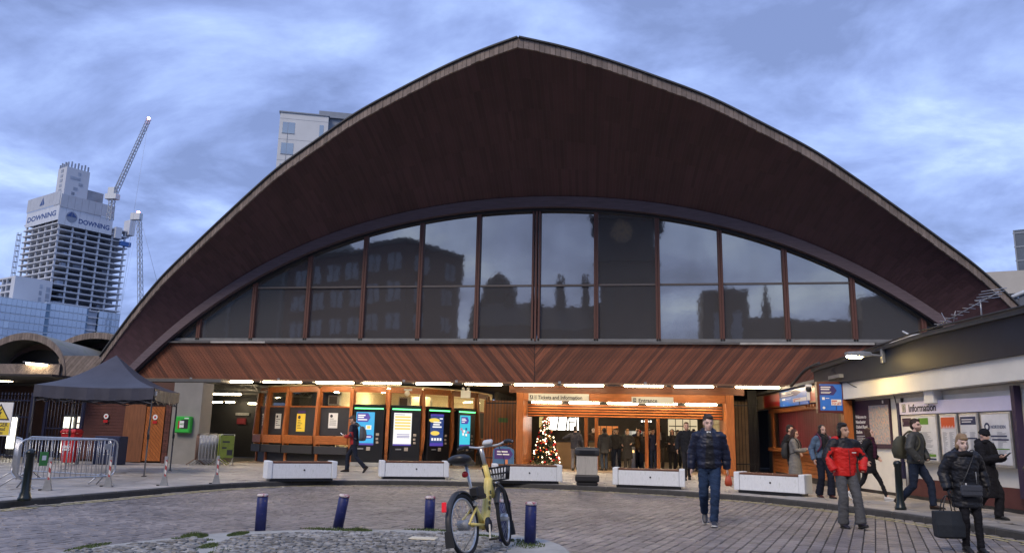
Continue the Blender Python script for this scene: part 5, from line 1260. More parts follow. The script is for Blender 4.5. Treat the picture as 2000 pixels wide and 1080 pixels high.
# ================================================================ THE BICYCLE
BYEL = mat('pale yellow bike paint', (.78, .61, .17), .35, var=.12, vs=14); BGREY = mat('silver bike part', (.55, .56, .56), .3, .6); TYRE = mat('tyre rubber', (.014, .014, .015), .8); MUD = mat('dark grey mudguard', (.03, .032, .036), .45)
hub_r = V((-1.92, 9.18, .12)); ang = math.atan2(.97, .27)
bike = E('bicycle', 'pale yellow hire bicycle with a front basket standing on the cobbled island', 'bicycle', tuple(hub_r), ang)
bike.rotation_euler = (R(-10), 0, ang); bike.scale = (1.05, 1.05, 1.05)
RW, WB = .335, 1.03
def wheel(cx, name, steer=0):
    M_ = Matrix.Translation(V((cx, 0, RW))) @ Matrix.Rotation(steer, 4, 'Z')
    w_ = MB(); w_.tube([M_ @ V(((RW-.022)*math.cos(t_), 0, (RW-.022)*math.sin(t_))) for t_ in [2*math.pi*k/40 for k in range(40)]], .022, 8, closed=True)
    wo = w_.build(name, TYRE, bike)
    r_ = MB(); ring = [2*math.pi*k/40 for k in range(40)]
    r_.tube([M_ @ V(((RW-.055)*math.cos(t_), 0, (RW-.055)*math.sin(t_))) for t_ in ring], .013, 6, closed=True); r_.build('rim', BGREY, wo)
    s_ = MB()
    for k in range(28):
        t_ = 2*math.pi*k/28; sd_ = .03*(1 if k % 2 else -1); s_.tube([M_ @ V((.03*math.cos(t_+.9), sd_, .03*math.sin(t_+.9))), M_ @ V(((RW-.06)*math.cos(t_), 0, (RW-.06)*math.sin(t_)))], .0016, 3)
    s_.build('spoke', BGREY, wo); h_ = MB(); h_.tube([M_ @ V((0, -.06, 0)), M_ @ V((0, .06, 0))], .045 if cx else .055, 12); h_.build('hub', BGREY if cx else GREYST, wo)
ST = R(14)
wheel(0, 'wheel'); wheel(WB, 'wheel', ST)
def arc_guard(cx, a0, a1, steer, flap):
    M_ = Matrix.Translation(V((cx, 0, RW))) @ Matrix.Rotation(steer, 4, 'Z'); b = MB(); n = 18; vs = []
    for k in range(n+1):
        a = R(a0+(a1-a0)*k/n); ra = RW+.025
        for y, q in ((-.034, -.014), (-.02, .006), (.02, .006), (.034, -.014)): vs.append(M_ @ V(((ra+q)*math.cos(a), y, (ra+q)*math.sin(a))))
    b.add(vs, [(k*4+j, k*4+j+1, k*4+5+j, k*4+4+j) for k in range(n) for j in range(3)], sm=True)
    a = R(a1); p = V(((RW+.027)*math.cos(a), 0, (RW+.027)*math.sin(a))); dn = V((math.sin(a), 0, -math.cos(a))) if flap > 0 else V((-math.sin(a), 0, math.cos(a)))
    if a1 < a0: dn = V((math.sin(a), 0, -math.cos(a)))
    else: dn = V((-math.sin(a), 0, math.cos(a)))
    q = [p+V((0, -.04, 0)), p+V((0, .04, 0)), p+dn*.17+V((0, .055, 0)), p+dn*.17+V((0, -.055, 0))]; nn = V((math.cos(a), 0, math.sin(a)))*.008
    b.add([M_ @ v for v in q]+[M_ @ (v+nn) for v in q], [(0, 1, 2, 3), (7, 6, 5, 4), (0, 4, 5, 1), (1, 5, 6, 2), (2, 6, 7, 3), (3, 7, 4, 0)])
    return b.build('mudguard', MUD, bike)
arc_guard(0, 40, 185, 0, 1); arc_guard(WB, 150, -10, ST, 1)
MB().bar((-.40, 0, .50), (-.375, 0, .60), .05, .03).build('rear_reflector', mat('red reflector', (.6, .02, .03), .2, emit=(.6, .02, .03), es=.25), bike, bevel=.006)
hd0, hd1 = V((.80, 0, .60)), V((.70, 0, .96)); bb = V((.46, 0, .29)); st = V((.30, 0, .52))
b = MB(); b.tube([hd0.lerp(hd1, -.05), hd1], [.036, .032], 12)
b.tube(cat_spline([hd0.lerp(hd1, .55), V((.62, 0, .52)), V((.50, 0, .31)), bb], 5), [.05]*6+[.052]*5+[.05]*5, 12)
b.tube([bb, st], .03, 10); b.tube([bb+V((0, .04, 0)), V((.03, .065, RW))], .016, 8); b.tube([bb+V((0, -.04, 0)), V((.03, -.065, RW))], .016, 8)
b.tube([st+V((0, .03, -.02)), V((0, .065, RW))], .013, 8); b.tube([st+V((0, -.03, -.02)), V((0, -.065, RW))], .013, 8); b.tube([bb+V((0, -.05, 0)), bb+V((0, .05, 0))], .04, 12)
b.build('frame', BYEL, bike)
MS = Matrix.Translation(V((WB, 0, RW))) @ Matrix.Rotation(ST, 4, 'Z') @ Matrix.Translation(V((-WB, 0, -RW)))
crown_ = V((.845, 0, .69)); b = MB()
for y in (-.062, .062): b.tube([MS @ V((WB, y, RW)), MS @ V((.90, y, .66)), MS @ V((.82, y*.5, .72))], [.014, .019, .02], 8)
b.build('fork', MUD, bike)
b = MB(); stm = V((.645, 0, 1.17)); b.tube([hd1, stm], .026, 10); b.build('stem', BGREY, bike)
b = MB(); hb = [V((.48, .33, 1.17)), V((.55, .25, 1.19)), V((.63, .12, 1.165)), V((.65, 0, 1.17)), V((.63, -.12, 1.165)), V((.55, -.25, 1.19)), V((.48, -.33, 1.17))]
hb = [MS @ v for v in cat_spline(hb, 4)]; b.tube(hb, .0125, 8); b.build('handlebar', mat('white handlebar', (.62, .63, .63), .3, .3), bike)
for s_ in (0, -1): i0 = 0 if s_ == 0 else len(hb)-6; MB().tube(hb[i0:i0+6], .021, 8).build('grip', PLAST, bike)
MB().box((-.05, -.06, 0), (.06, .06, .045), mt=MS @ Matrix.Translation(V((.65, 0, 1.19))) @ Matrix.Rotation(R(-20), 4, 'Y')).build('display_unit', mat('pale grey unit', (.55, .56, .56), .4), bike, bevel=.02, seg=2)
b = MB(); 
for s_ in (-1, 1):
    b.tube([MS @ V((.60, s_*.17, 1.165)), MS @ V((.62, s_*.2, 1.14)), MS @ V((.56, s_*.3, 1.13))], .007, 5); b.tube([MS @ v for v in cat_spline([V((.64, s_*.13, 1.15)), V((.76, s_*.15, .98)), V((.80, s_*.1, .82)), V((.82, s_*.03, .7))], 6)], .004, 5)
b.build('brake_cable', PLAST, bike)
b = MB(); b.tube([st+V((.03, 0, -.08)), V((.215, 0, .98))], .018, 10); b.build('seat_post', BGREY, bike); b = MB(); b.tube([st+V((.004, 0, -.015)), st+V((-.012, 0, .035))], .031, 10); b.box((.24, -.05, .52), (.30, -.01, .55)); b.build('seat_clamp', BGREY, bike)
b = MB(); b.loft([[V((x, w_*math.cos(t_), z+hh*math.sin(t_))) for t_ in [2*math.pi*k/12 for k in range(12)]] for x, w_, z, hh in ((-.02, .05, 1.04, .03), (.01, .12, 1.04, .05), (.10, .135, 1.035, .06), (.20, .095, 1.02, .055), (.30, .045, 1.005, .04), (.38, .028, .995, .03), (.40, .012, .99, .012))]); b.build('saddle', PLAST, bike)
b = MB().lathe([(.034, 0), (.034, .03)], (0, 0, 0), 14); b.v = [V((.185-p.z, p.x, p.y+.87)) for p in b.v]; b.build('rear_light', mat('red lamp', (.35, .01, .015), .25), bike)
# basket: front rack with perforated shell
b = MB()
bx0, bx1, bz0, bz1, by = .84, 1.06, .77, .92, .15
for z, g in ((bz0, .8), (bz1, 1.0), ((bz0+bz1)/2, .9)): b.tube([MS @ V(p) for p in ((bx0, -by*g, z), (bx1, -by*g, z), (bx1, by*g, z), (bx0, by*g, z))], .008, 5, closed=True)
for k in range(9):
    y = -by+2*by*k/8; b.tube([MS @ V((bx1, y*.8, bz0)), MS @ V((bx1, y, bz1))], .005, 4); b.tube([MS @ V((bx0, y*.8, bz0)), MS @ V((bx0, y, bz1))], .005, 4); b.tube([MS @ V((bx0, y*.8, bz0)), MS @ V((bx1, y*.8, bz0))], .005, 4)
for k in range(6):
    x = bx0+(bx1-bx0)*k/5
    for s_ in (-1, 1): b.tube([MS @ V((x, s_*by*.8, bz0)), MS @ V((x, s_*by, bz1))], .005, 4)
b.build('basket', PLAST, bike)
b = MB(); b.tube([MS @ V((.80, 0, .74)), MS @ V((1.0, 0, .75))], .014, 6); b.build('basket_bracket', BGREY, bike)
b = MB(); b.box((-.05, -.09, -.05), (.13, .02, .06), mt=Matrix.Translation(V((.30, 0, .66)))); b.box((.27, -.05, .58), (.55, .05, .64)); b.build('lock_unit', PLAST, bike, bevel=.015)
b = MB().lathe([(.085, -.006), (.085, .006)], (0, 0, 0), 24); b.v = [V((p.x+bb.x, p.z-.07, p.y+bb.z)) for p in b.v]; b.build('chain_guard', PLAST, bike)
for s_, ca in ((-1, R(250)), (1, R(70))):
    e_ = bb+V((.165*math.cos(ca), s_*.10, .165*math.sin(ca))); b = MB(); b.bar(bb+V((0, s_*.085, 0)), e_, .018, .028); b.build('crank', GREYST, bike); MB().box((-.045, -.05, -.012), (.045, .05, .012), mt=Matrix.Translation(e_+V((0, s_*.055, 0)))).build('pedal', PLAST, bike)
MB().tube([bb+V((-.08, .05, -.02)), V((.27, .24, .0))], .011, 6).build('kickstand', GREYST, bike)
b = MB()
for i, v in enumerate((.12, .3, .48, .66)): b.box((.62-.15*v+.03, -.0535, .66-.32*v), (.66-.15*v+.03, -.0515, .70-.32*v))
b.build('print', flat('bike print', (.08, .07, .03)), bike)

# ================================================================ FAR BUILDINGS
CONCR = mat('raw concrete', (.52, .55, .60), .85, var=.25, vs=.12, col2=(.40, .42, .46), c2at=(.4, .7)); CDARK = mat('unlit hazed interior', (.28, .32, .39), .9, var=.5, vs=.3)  # unlit interior tone in the colour, lightened to stand in for haze
tw = E('tower_under_construction', 'tall concrete tower under construction with open floors and white hoardings at the top', 'tower', (-217.5, 260, 0), math.atan2(.901, .432))
W1, W2 = 27.0, 27.0
nf = 26; fhgt = 2.35; zt = 79.5
for k in range(nf):
    z = zt-k*fhgt; inset = 0
    if z < 34: break
    ex = 0 if k > 1 else -.5
    MB().prism([(0, 0), (W1, 0), (W1, W2), (0, W2)] if True else 0, (-.5, -.5, z), (1+1/W1, 0, 0), (0, 1+1/W2, 0), (0, 0, -.42)).build('floor_slab', CONCR, tw)
rn = random.Random(77)
b = MB()
for k in range(nf-1):
    z = zt-k*fhgt
    if z < 36: break
    for j in range(7):
        if rn.random() < .75: b.box((1+j*3.7+rn.uniform(0, .6), 2.0+rn.uniform(0, 3), z-fhgt), (1+j*3.7+rn.uniform(1.2, 3.2), 5.5, z-fhgt+rn.uniform(.4, 1.9)))
        if rn.random() < .6: b.box((2.0+rn.uniform(0, 2), 1+j*3.7, z-fhgt), (5, 3+j*3.7+rn.uniform(0, 1), z-fhgt+rn.uniform(.4, 1.9)))
b.build('floor_clutter', mat('site material', (.30, .34, .42), .8, var=.5, vs=.4, ov=.5), tw, stuff=True)
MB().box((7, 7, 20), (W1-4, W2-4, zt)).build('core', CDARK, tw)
for (x, y) in [(.3+j*5.2, .3) for j in range(6)]+[(.3, 5.4+j*5.2) for j in range(5)]: MB().box((x-.3, y-.3, 20), (x+.3, y+.3, zt)).build('column', CONCR, tw)
HOARD = mat('white hoarding', (.52, .56, .62), .7, var=.08, vs=.3); HB_ = mat('dark blue lettering', (.03, .07, .22), .6)
for j in range(8): 
    x0 = -.9+j*2.62; MB().box((x0, -1.0, zt-3.2 if j < 9 else zt), (x0+2.55, -.8, zt+3.4)).build('hoarding_panel', HOARD, tw); MB().box((x0, -1.3, zt+3.5), (x0+2.55, -1.1, zt+8.6)).build('hoarding_panel', mat('grey hoarding', (.40, .43, .48), .7, var=.1, vs=.3), tw)
for j in range(10):
    y0 = -.9+j*2.62; MB().box((-1.0, y0, zt-1.6), (-.8, y0+2.55, zt+4.4)).build('hoarding_panel', HOARD, tw); MB().box((-1.3, y0, zt+4.5), (-1.1, y0+2.55, zt+9.8)).build('hoarding_panel', mat('grey hoarding', (.4, .43, .48)), tw)
txt('DOWNING', 2.6, HB_, tw, (6.6, -1.02, zt-1.4), bold=.03, sx=.92); txt('DOWNING', 2.9, HB_, tw, (-1.02, 24.2, zt+.3), rz=-90, bold=.03, sx=1.55)
def disc(o, m, c, r, ax, name='logo', parent=None, half=None):
    q = [(r*math.cos(t_), r*math.sin(t_)) for t_ in [j*math.pi/14 for j in range(28 if half is None else 15)]]
    return MB().prism(q, c, ax, (0, 0, 1), (0, .1, 0)).build(name, m, parent)
disc(None, mat('grey blue emblem', (.20, .24, .32), .6), (3.9, -1.12, zt+.4), 2.1, (1, 0, 0), parent=tw); MB().prism([(-.2, .1), (-.2, 2.1), (-2.0, .1)], (3.9, -1.2, zt+.4), (1, 0, 0), (0, 0, 1), (0, .05, 0)).build('logo', HB_, tw); MB().prism([(.1, .1), (.1, 1.9), (1.9, .1)], (3.9, -1.2, zt+.4), (1, 0, 0), (0, 0, 1), (0, .05, 0)).build('logo', HB_, tw)
MB().prism([(-.2, -1.2), (-.2, 1.7), (-2.2, -1.2)], (-1.34, 12.6, zt+7), (0, -1, 0), (0, 0, 1), (.05, 0, 0)).build('logo', HB_, tw); MB().prism([(.1, -1.2), (.1, 2.0), (1.5, -.6), (1.2, -1.2)], (-1.34, 12.6, zt+7), (0, -1, 0), (0, 0, 1), (.05, 0, 0)).build('logo', HB_, tw)
MB().box((3, 6, zt), (12, 13, zt+22)).build('lift_core', CONCR, tw); MB().box((12.1, 7, zt), (19, 13, zt+15)).build('lift_core', mat('darker raw concrete', (.27, .28, .31), .85, var=.3, vs=.2), tw)
b = MB()
for j in range(7): b.box((3.2+j*1.3, 6.1, zt+22), (3.7+j*1.3, 6.5, zt+24+(j % 2)*.5))
for j in range(5): b.box((3.1, 6.5+j*1.4, zt+22), (3.5, 7.0+j*1.4, zt+23.6+(j % 2)*.6))
for j in range(6): b.box((5+rn.uniform(-1, 5), 5.9, zt+9+j*2.1), (5.7+rn.uniform(0, 5), 5.99, zt+10.2+j*2.1))
for j in range(7): b.box((2.9, 8.5, zt+8+j*2), (2.99, 10.5, zt+9.2+j*2))
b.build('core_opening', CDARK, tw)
b = MB(); b.box((W1-5.8, -1.8, zt-4), (W1-3.2, .2, zt+.5)); b.box((W1-.2, -1.5, zt-1.5), (W1+2.2, 3, zt+4.8)); b.build('climbing_screen', HOARD, tw); MB().box((W1-3.2, -2, zt-6.6), (W1+1.0, -.5, zt-4.8)).build('blue_skip', mat('blue sheeting', (.04, .12, .35), .7), tw)
b = MB(); 
for k in range(16): b.box((-2.6, W2-.5, 42+k*2.2), (-1.4, W2+.8, 42.2+k*2.2))
for x in (-2.6, -1.5): b.box((x, W2-.5, 40), (x+.15, W2-.35, 76)); b.box((x, W2+.6, 40), (x+.15, W2+.75, 76))
b.build('hoist_mast', mat('hoist grey', (.3, .33, .38), .7), tw)
# concrete block and glass blocks at the tower's foot
def oblong(name, label, cat, nc, rz, wx, wy, z1): return E(name, label, cat, (nc[0], nc[1], 0), rz)
brz = math.atan2(.901, .432)
t = E('concrete_block', 'part built concrete block with open floors at the foot of the tall tower', 'building', (-222.0, 248.0, 0), brz)
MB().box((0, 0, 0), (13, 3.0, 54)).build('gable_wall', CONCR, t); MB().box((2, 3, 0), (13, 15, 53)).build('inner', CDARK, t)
for k in range(6): MB().box((0, 3.0, 53.4-k*2.6), (13, 16, 54-k*2.6)).build('floor_slab', CONCR, t)
for y in (6.5, 10, 15.6): MB().box((0.05, y, 30), (.6, y+.5, 53.4)).build('column', CONCR, t)
b = MB(); 
for k in range(5): b.box((8.6, -.06, 41+k*2.4), (9.6, -.01, 42.6+k*2.4)); b.box((11, -.06, 40+k*2.4), (12.4, -.01, 42+k*2.4))
b.build('opening', CDARK, t, stuff=True)
GLB = glass_mat('far blue glazing', .33, (.16, .23, .33), .08); 
def glass_block(label, nc, rz, wx, wy, z1, z0=22, fl=2.6, px_=1.6, faces='xy'):
    t = E('glass_building', label, 'building', (nc[0], nc[1], 0), rz)
    MB().box((.1, .1, 0), (wx, wy, z1)).build('core', mat('far glass core', (.12, .2, .3), .4), t)
    me1 = MB().box((.03, -.05, .3), (px_-.03, .05, fl-.12)).mesh('pane', GLB)
    n = 0
    for k in range(int((z1-z0)/fl)):
        for j in range(int(wx/px_)):
            o = bpy.data.objects.new('pane', me1); COL.objects.link(o); o.parent = t; o.location = (j*px_, 0, z1-(k+1)*fl); o.rotation_euler.z = rn.uniform(-.01, .01)
        for j in range(int(wy/px_)):
            o = bpy.data.objects.new('pane', me1); COL.objects.link(o); o.parent = t; o.location = (0, j*px_+px_, z1-(k+1)*fl); o.rotation_euler.z = R(-90)
    for k in range(int((z1-z0)/fl)+1): MB().box((-.08, -.08, z1-k*fl-.1), (wx, wy, z1-k*fl+.16)).build('floor_band', mat('pale floor band', (.45, .52, .6), .6), t)
    return t
glass_block('pale blue glass office block at the far left foot of the tower', (-212, 228, 0), brz, 19, 22, 43)
glass_block('pale blue glass block at the right foot of the tower above the small shell', (-205.5, 245, 0), brz, 15, 6, 43.5)
t = E('open_block', 'narrow dark open frame strip between two glass blocks at the tower foot', 'building', (-199, 258.5, 0), brz); MB().box((0, .5, 0), (3.4, 8, 43)).build('inner', CDARK, t)
for k in range(8): MB().box((0, 0, 42.6-k*2.4), (3.4, 8, 43-k*2.4)).build('floor_slab', CONCR, t)
glass_block('slim pale blue glass block at the right edge of the tower foot', (-197.2, 262, 0), brz, 8, 5, 43)
# cranes
CRM = mat('crane white blue', (.30, .34, .40), .6); LAMP = glow('crane warning lamp', (1, .25, .15), 22)
def lattice(mb, a, c, w_, n, r):
    a, c = V(a), V(c); d = (c-a).normalized(); s_ = d.cross(V((0, 1, 0))); s_.normalize(); u_ = s_.cross(d)
    cr_ = [s_*(i*w_/2)+u_*(j*w_/2) for i, j in ((-1, -1), (1, -1), (1, 1), (-1, 1))]
    for o_ in cr_: mb.tube([a+o_, c+o_*.7], r, 4, sm=False)
    for k in range(n):
        p, q = a.lerp(c, k/n), a.lerp(c, (k+1)/n)
        for j in range(4): mb.tube([p+cr_[j], q+cr_[(j+1) % 4]], r*.55, 3, sm=False)
t = E('tower_crane', 'tall luffing crane with a raised jib beside the tower top, warning lamp at its tip', 'crane', (-197.5, 261.7, 0))
Lp = lambda p: V(p)-V((-197.5, 261.7, 0))
b = MB(); lattice(b, Lp((-197.4, 261.6, 78)), Lp((-197.2, 261.2, 87)), 1.8, 5, .2); b.build('mast', CRM, t)
b = MB(); b.box(Lp((-199.6, 260, 86)), Lp((-195, 262.6, 88))); b.box(Lp((-198.6, 260, 88)), Lp((-196, 262, 90.5))); b.tube([Lp((-197, 261, 88)), Lp((-194.5, 261, 96))], .25, 5); b.build('cab', mat('crane pale cab', (.55, .58, .6), .6), t)
b = MB(); lattice(b, Lp((-196, 261, 88.5)), Lp((-183.1, 257.4, 116.2)), 1.3, 22, .17); b.build('jib', CRM, t)
b = MB(); b.tube([Lp((-194.5, 261, 96)), Lp((-186, 258.5, 110))], .05, 3); b.tube([Lp((-183.1, 257.4, 116)), Lp((-184.6, 257.4, 82)), Lp((-185.3, 257.4, 45))], .05, 3); b.build('cable', CRM, t); MB().ell(Lp((-183.1, 257.3, 116.6)), (.5, .5, .5), 8, 6).build('warning_lamp', LAMP, t)
t = E('tower_crane', 'second lattice crane with a warning lamp, rising behind the roof edge right of the tower', 'crane', (-184, 266, 0)); Lp = lambda p: V(p)-V((-184, 266, 0))
b = MB(); lattice(b, Lp((-182.2, 266, 36)), Lp((-188.4, 266, 80)), 1.5, 18, .15); b.build('jib', CRM, t); b = MB(); lattice(b, Lp((-182.2, 266, 36)), Lp((-182.2, 266, 0)), 1.5, 12, .15); b.build('mast', CRM, t)
b = MB(); b.box(Lp((-191.5, 265, 79)), Lp((-187.6, 267, 81.6))); b.build('head', mat('crane pale cab', (.55, .58, .6)), t); b = MB(); b.tube([Lp((-188, 266, 80)), Lp((-178, 266, 55))], .07, 3)
for k in range(3): b.tube([Lp((-190.5+k*.9, 266, 79)), Lp((-194+k*.9, 266, 35))], .035, 3)
b.build('cable', CRM, t); MB().ell(Lp((-188.6, 265.5, 82)), (.5, .5, .5), 8, 6).build('warning_lamp', LAMP, t)

# white residential tower behind the roof
wt = E('white_tower', 'white apartment tower rising behind the left slope of the big roof', 'tower', (-49.0, 97.2, 0), R(20))
PALEC = mat('pale panel', (.52, .54, .55), .7, var=.08, vs=.4); GPAN = mat('grey zinc panel', (.20, .23, .27), .5, var=.1)
MB().box((0, 0, 0), (6.6, 7, 45.0)).build('front_block', PALEC, wt); MB().box((6.61, 1.2, 0), (14, 9, 45.9)).build('side_block', GPAN, wt); MB().box((-.15, -.15, 45.003), (6.75, 7, 45.18)).build('coping', GPAN, wt); MB().box((5.2, .8, 45.2), (14.1, 9, 46.1)).build('roof_edge', GPAN, wt)
WGL = glass_mat('far dark glazing', .3, (.05, .06, .08), .05)
for k in range(12):
    z = 43.6-3.05*k
    MB().box((.45, -.04, z-1.6), (2.1, .02, z)).build('window', WGL, wt)
    MB().box((.4, -.06, z-1.68), (2.15, .0, z-1.603)).build('window_sill', GPAN, wt)
    MB().box((5.45, -.04, z-2.1), (6.0, .02, z)).build('window', WGL, wt); MB().box((6.9, 1.16, z-2.3), (7.7, 1.21, z-.3)).build('window', glass_mat('far pale glazing', .4, (.3, .38, .42), .05), wt)
    MB().box((0, -.015, z+.5), (6.6, -.001, z+.54)).build('panel_joint', GPAN, wt)
b = MB(); b.ell((1.2, .1, 39.6), (.12, .05, .1)); b.ell((1.3, .1, 39.2), (.08, .05, .12)); b.build('room_lamp', glow('distant room lamp', (1, .75, .45), 6), wt)
b = MB(); b.box((1.15, -.05, 36), (1.2, .03, 43.6)); b.build('window_bar', GPAN, wt)

# right: pale building, dark seamed vault, glass tower
t = E('pale_building', 'long pale concrete building with a strip window beyond the right roof foot', 'building', (26.0, 63.5, 0), R(-14))
MB().box((0, 0, 0), (26, 10, 11.95)).build('lower_storey', PALEC, t); MB().box((-.3, -.5, 12.5), (26, 10, 14.2)).build('parapet', mat('pale stone parapet', (.42, .40, .36), .8, var=.15, vs=.5), t); MB().box((0, .3, 11.953), (26, 10, 12.497)).build('strip_back', CDARK, t)
for j in range(9): MB().box((.3+j*2, .2, 11.96), (2.1+j*2, .29, 12.48)).build('pane', glass_mat('far pale glazing', .4, (.3, .38, .42), .05), t)
t = E('vaulted_roof', 'dark seamed metal vault just beyond the right roof foot', 'building', (20.0, 46.0, 0), R(-20))
b = MB(); n = 18
for k in range(n):
    for j in range(14):
        a0 = math.pi*j/14; a1 = math.pi*(j+1)/14; x0, x1 = k*.55, k*.55+.5
    b.box((k*.55, 0, 0), (k*.55+.50, 6, 9.2+1.35*math.sin(math.pi*(k+.5)/n))); b.box((k*.55+.50, .05, 0), (k*.55+.55, 6, 9.15+1.35*math.sin(math.pi*(k+.5)/n)))
b.build('seamed_cladding', mat('slate blue cladding', (.085, .10, .13), .5, var=.12), t); b = MB(); b.tube([(i*.55, -.05, 9.25+1.35*math.sin(math.pi*i/n)) for i in range(n+1)], .12, 6); b.build('verge', mat('pale verge', (.42, .45, .48), .6), t)
t = E('glass_tower', 'dark blue glass tower at the right edge of the view', 'tower', (85.3, 190, 0), R(-25))
MB().box((0, 0, 0), (20, 15, 49.5)).build('body', mat('dark far tower', (.07, .09, .12), .4, var=.2, vs=.2), t)
for k in range(9): MB().box((-.1, -.12, 48.6-k*3.2), (20, -.003, 48.9-k*3.2)).build('floor_band', GPAN, t)
for k in range(7): MB().box((k*2.6, -.2, 0), (k*2.6+.3, -.13, 49.3)).build('fin', GPAN, t)

# ================================================================ ACROSS THE ROAD, BEHIND THE VIEWER (seen in the glass front)
BRK = mat('dark hotel brick', (.055, .026, .022), .8, var=.2, vs=.4); STN = mat('sooty stone', (.048, .040, .038), .85, var=.25, vs=.4)
hp = [(-22.9, -15), (-19.1, -23), (-26, -45), (-52, -38), (-38, -21)]
t = E('glass_hotel', 'taller dark glazed block mirrored left of the brick hotel', 'hotel', (-58, -30, 0)); MB().box((-20, -10, 0), (20.5, 7, 26)).build('wall', mat('dark green glazing', (.035, .05, .055), .35, var=.4, vs=.4), t)
for k in range(14): MB().box((-20+k*2.9, 7.003, 1), (-19.6+k*2.9, 7.15, 25.5)).build('fin', mat('hotel fin', (.10, .13, .15), .5), t)

t = E('brick_hotel', 'dark brick hotel with paired windows mirrored in the station glass', 'hotel', (-30, -28, 0))
MB().prism([(x+30, y+28) for x, y in hp], (0, 0, 0), (1, 0, 0), (0, 1, 0), (0, 0, 20)).build('wall', BRK, t); MB().prism([(x+30, y+28) for x, y in hp], (0, 0, 20.003), (1.01, 0, 0), (0, 1.01, 0), (0, 0, .5)).build('parapet', STN, t)
WL = mat('hotel window', (.16, .19, .24), .3, var=.3, vs=.5)
for a, c, cnt in ((V((-38, -21, 0)), V((-22.9, -15, 0)), 6), (V((-22.9, -15, 0)), V((-19.1, -23, 0)), 2)):
    d = (c-a).normalized(); nn = V((d.y, -d.x, 0)); nn = nn if nn.y > 0 or cnt == 2 and nn.x > 0 else -nn
    for r_ in range(6):
        for k in range(cnt):
            p = a+(c-a)*((k+.5)/cnt)+V((30, 28, 17.3-r_*2.9))
            for o_ in (-.55, .35):
                b = MB(); q = p+d*o_; b.bar(q+nn*.03, q+nn*.03+V((0, 0, 1.7)), .7, .06, upv=tuple(nn)); b.build('window', WL, t)
t = E('clock_tower', 'tall dark clock tower mirrored in the station glass', 'clock tower', (-.9, -31, 0))
MB().prism([(-3.5, -3), (3.1, -3), (3.1, 3), (-3.5, 3)], (0, 0, 0), (1, 0, 0), (0, 1, 0), (0, 0, 42)).build('shaft', STN, t)
for z, e_ in ((20.5, .35), (25.4, .5), (26.1, .9), (35, .6)): MB().box((-3.5-e_, -3-e_, z), (3.1+e_, 3+e_, z+.5)).build('cornice', STN, t)
for x in (-2.3, 2.0):
    for z in (5, 10, 15): MB().box((x-.4, 3.003, z), (x+.4, 3.1, z+2.6)).build('window', DARK, t)
b = MB(); b.prism([(1.35*math.cos(q), 1.35*math.sin(q)) for q in [k*math.pi/16 for k in range(32)]], (-.7, 3.12, 24.0), (1, 0, 0), (0, 0, 1), (0, -.1, 0)); b.build('clock_face', mat('dial stone', (.14, .11, .08), .7), t)
b = MB()
for k in range(12): a = k*math.pi/6; b.bar((-.7+.35*math.cos(a), 3.16, 24+.35*math.sin(a)), (-.7+1.25*math.cos(a), 3.16, 24+1.25*math.sin(a)), .14, .05, upv=(0, 1, 0))
b.build('clock_tracery', mat('gilt tracery', (.25, .17, .08), .6, .0, emit=(.8, .55, .3), es=.03), t)
t = E('terrace', 'dark terrace with chimneys and a dome mirrored in the station glass', 'terrace', (-12, -30, 0))
MB().box((-7, -4, 0), (7.5, 2, 13.5)).build('wall', STN, t); MB().prism([(-4, 13.503), (2.2, 13.503), (-.8, 16.6)], (-7, 0, 0), (0, 1, 0), (0, 0, 1), (14.5, 0, 0)).build('roof', mat('slate roof', (.035, .037, .042), .6), t)
for x, z in ((-5.9, 16.4), (-2.6, 17.2), (.3, 17), (3.2, 19.6), (6.1, 19.6)): MB().box((x-.5, -1.3, 13), (x+.5, -.3, z)).build('chimney', STN, t); MB().lathe([(.16, z+.003), (.13, z+.7)], (x-.2, -.8, 0), 8).build('chimney_pot', BRK, t); MB().lathe([(.16, z+.003), (.13, z+.7)], (x+.25, -.8, 0), 8).build('chimney_pot', BRK, t)
MB().lathe([(2.2, 13.6), (2.2, 17.5), (2.0, 19), (1.4, 20.3), (.5, 21.2), (.1, 21.5)], (-4.3, -3, 0), 18).build('dome', STN, t)
t = E('office_terrace', 'low dark flat roofed blocks mirrored right of the clock tower', 'building', (12, -30, 0))
MB().box((-7.8, -4, 0), (-4.7, 2, 10.5)).build('low_block', STN, t); MB().box((-4.69, -5, 0), (.2, 2, 17.5)).build('block', STN, t); MB().box((.21, -4, 0), (12, 2, 14.4)).build('low_block', STN, t); MB().box((12.01, -5, 0), (30, 2, 17.2)).build('low_block', mat('grey stone', (.075, .08, .085), .8, var=.2), t); MB().lathe([(.7, 14.4), (.05, 18.5)], (2.4, 0, 0), 8).build('spire', STN, t)
for x in (-3.6, -1.6): MB().box((x, 2.003, 4), (x+1, 2.1, 15)).build('window_strip', WL, t)
t = E('broadleaf_tree', 'dark tree mirrored in the station glass above the low blocks', 'tree', (10.6, -34, 0)); MB().tube([(0, 0, 0), (0, .2, 8), (.3, 0, 15)], [.4, .3, .12], 8).build('trunk', MULL, t)
b = MB(); rn = random.Random(8)
for _ in range(1500): 
    q = V((rn.gauss(0, 1), rn.gauss(0, 1), rn.gauss(0, 1))).normalized()*rn.uniform(.3, 1)**.5; p = V((q.x*2.4, q.y*2.4, 16+q.z*3)); e_ = V((rn.uniform(-1, 1), rn.uniform(-1, 1), rn.uniform(-1, 1)))*.35; f_ = V((rn.uniform(-1, 1), rn.uniform(-1, 1), rn.uniform(-1, 1)))*.35; b.add([p, p+e_, p+f_], [(0, 1, 2)])
b.build('crown', mat('dark foliage', (.03, .035, .025), .8), t)

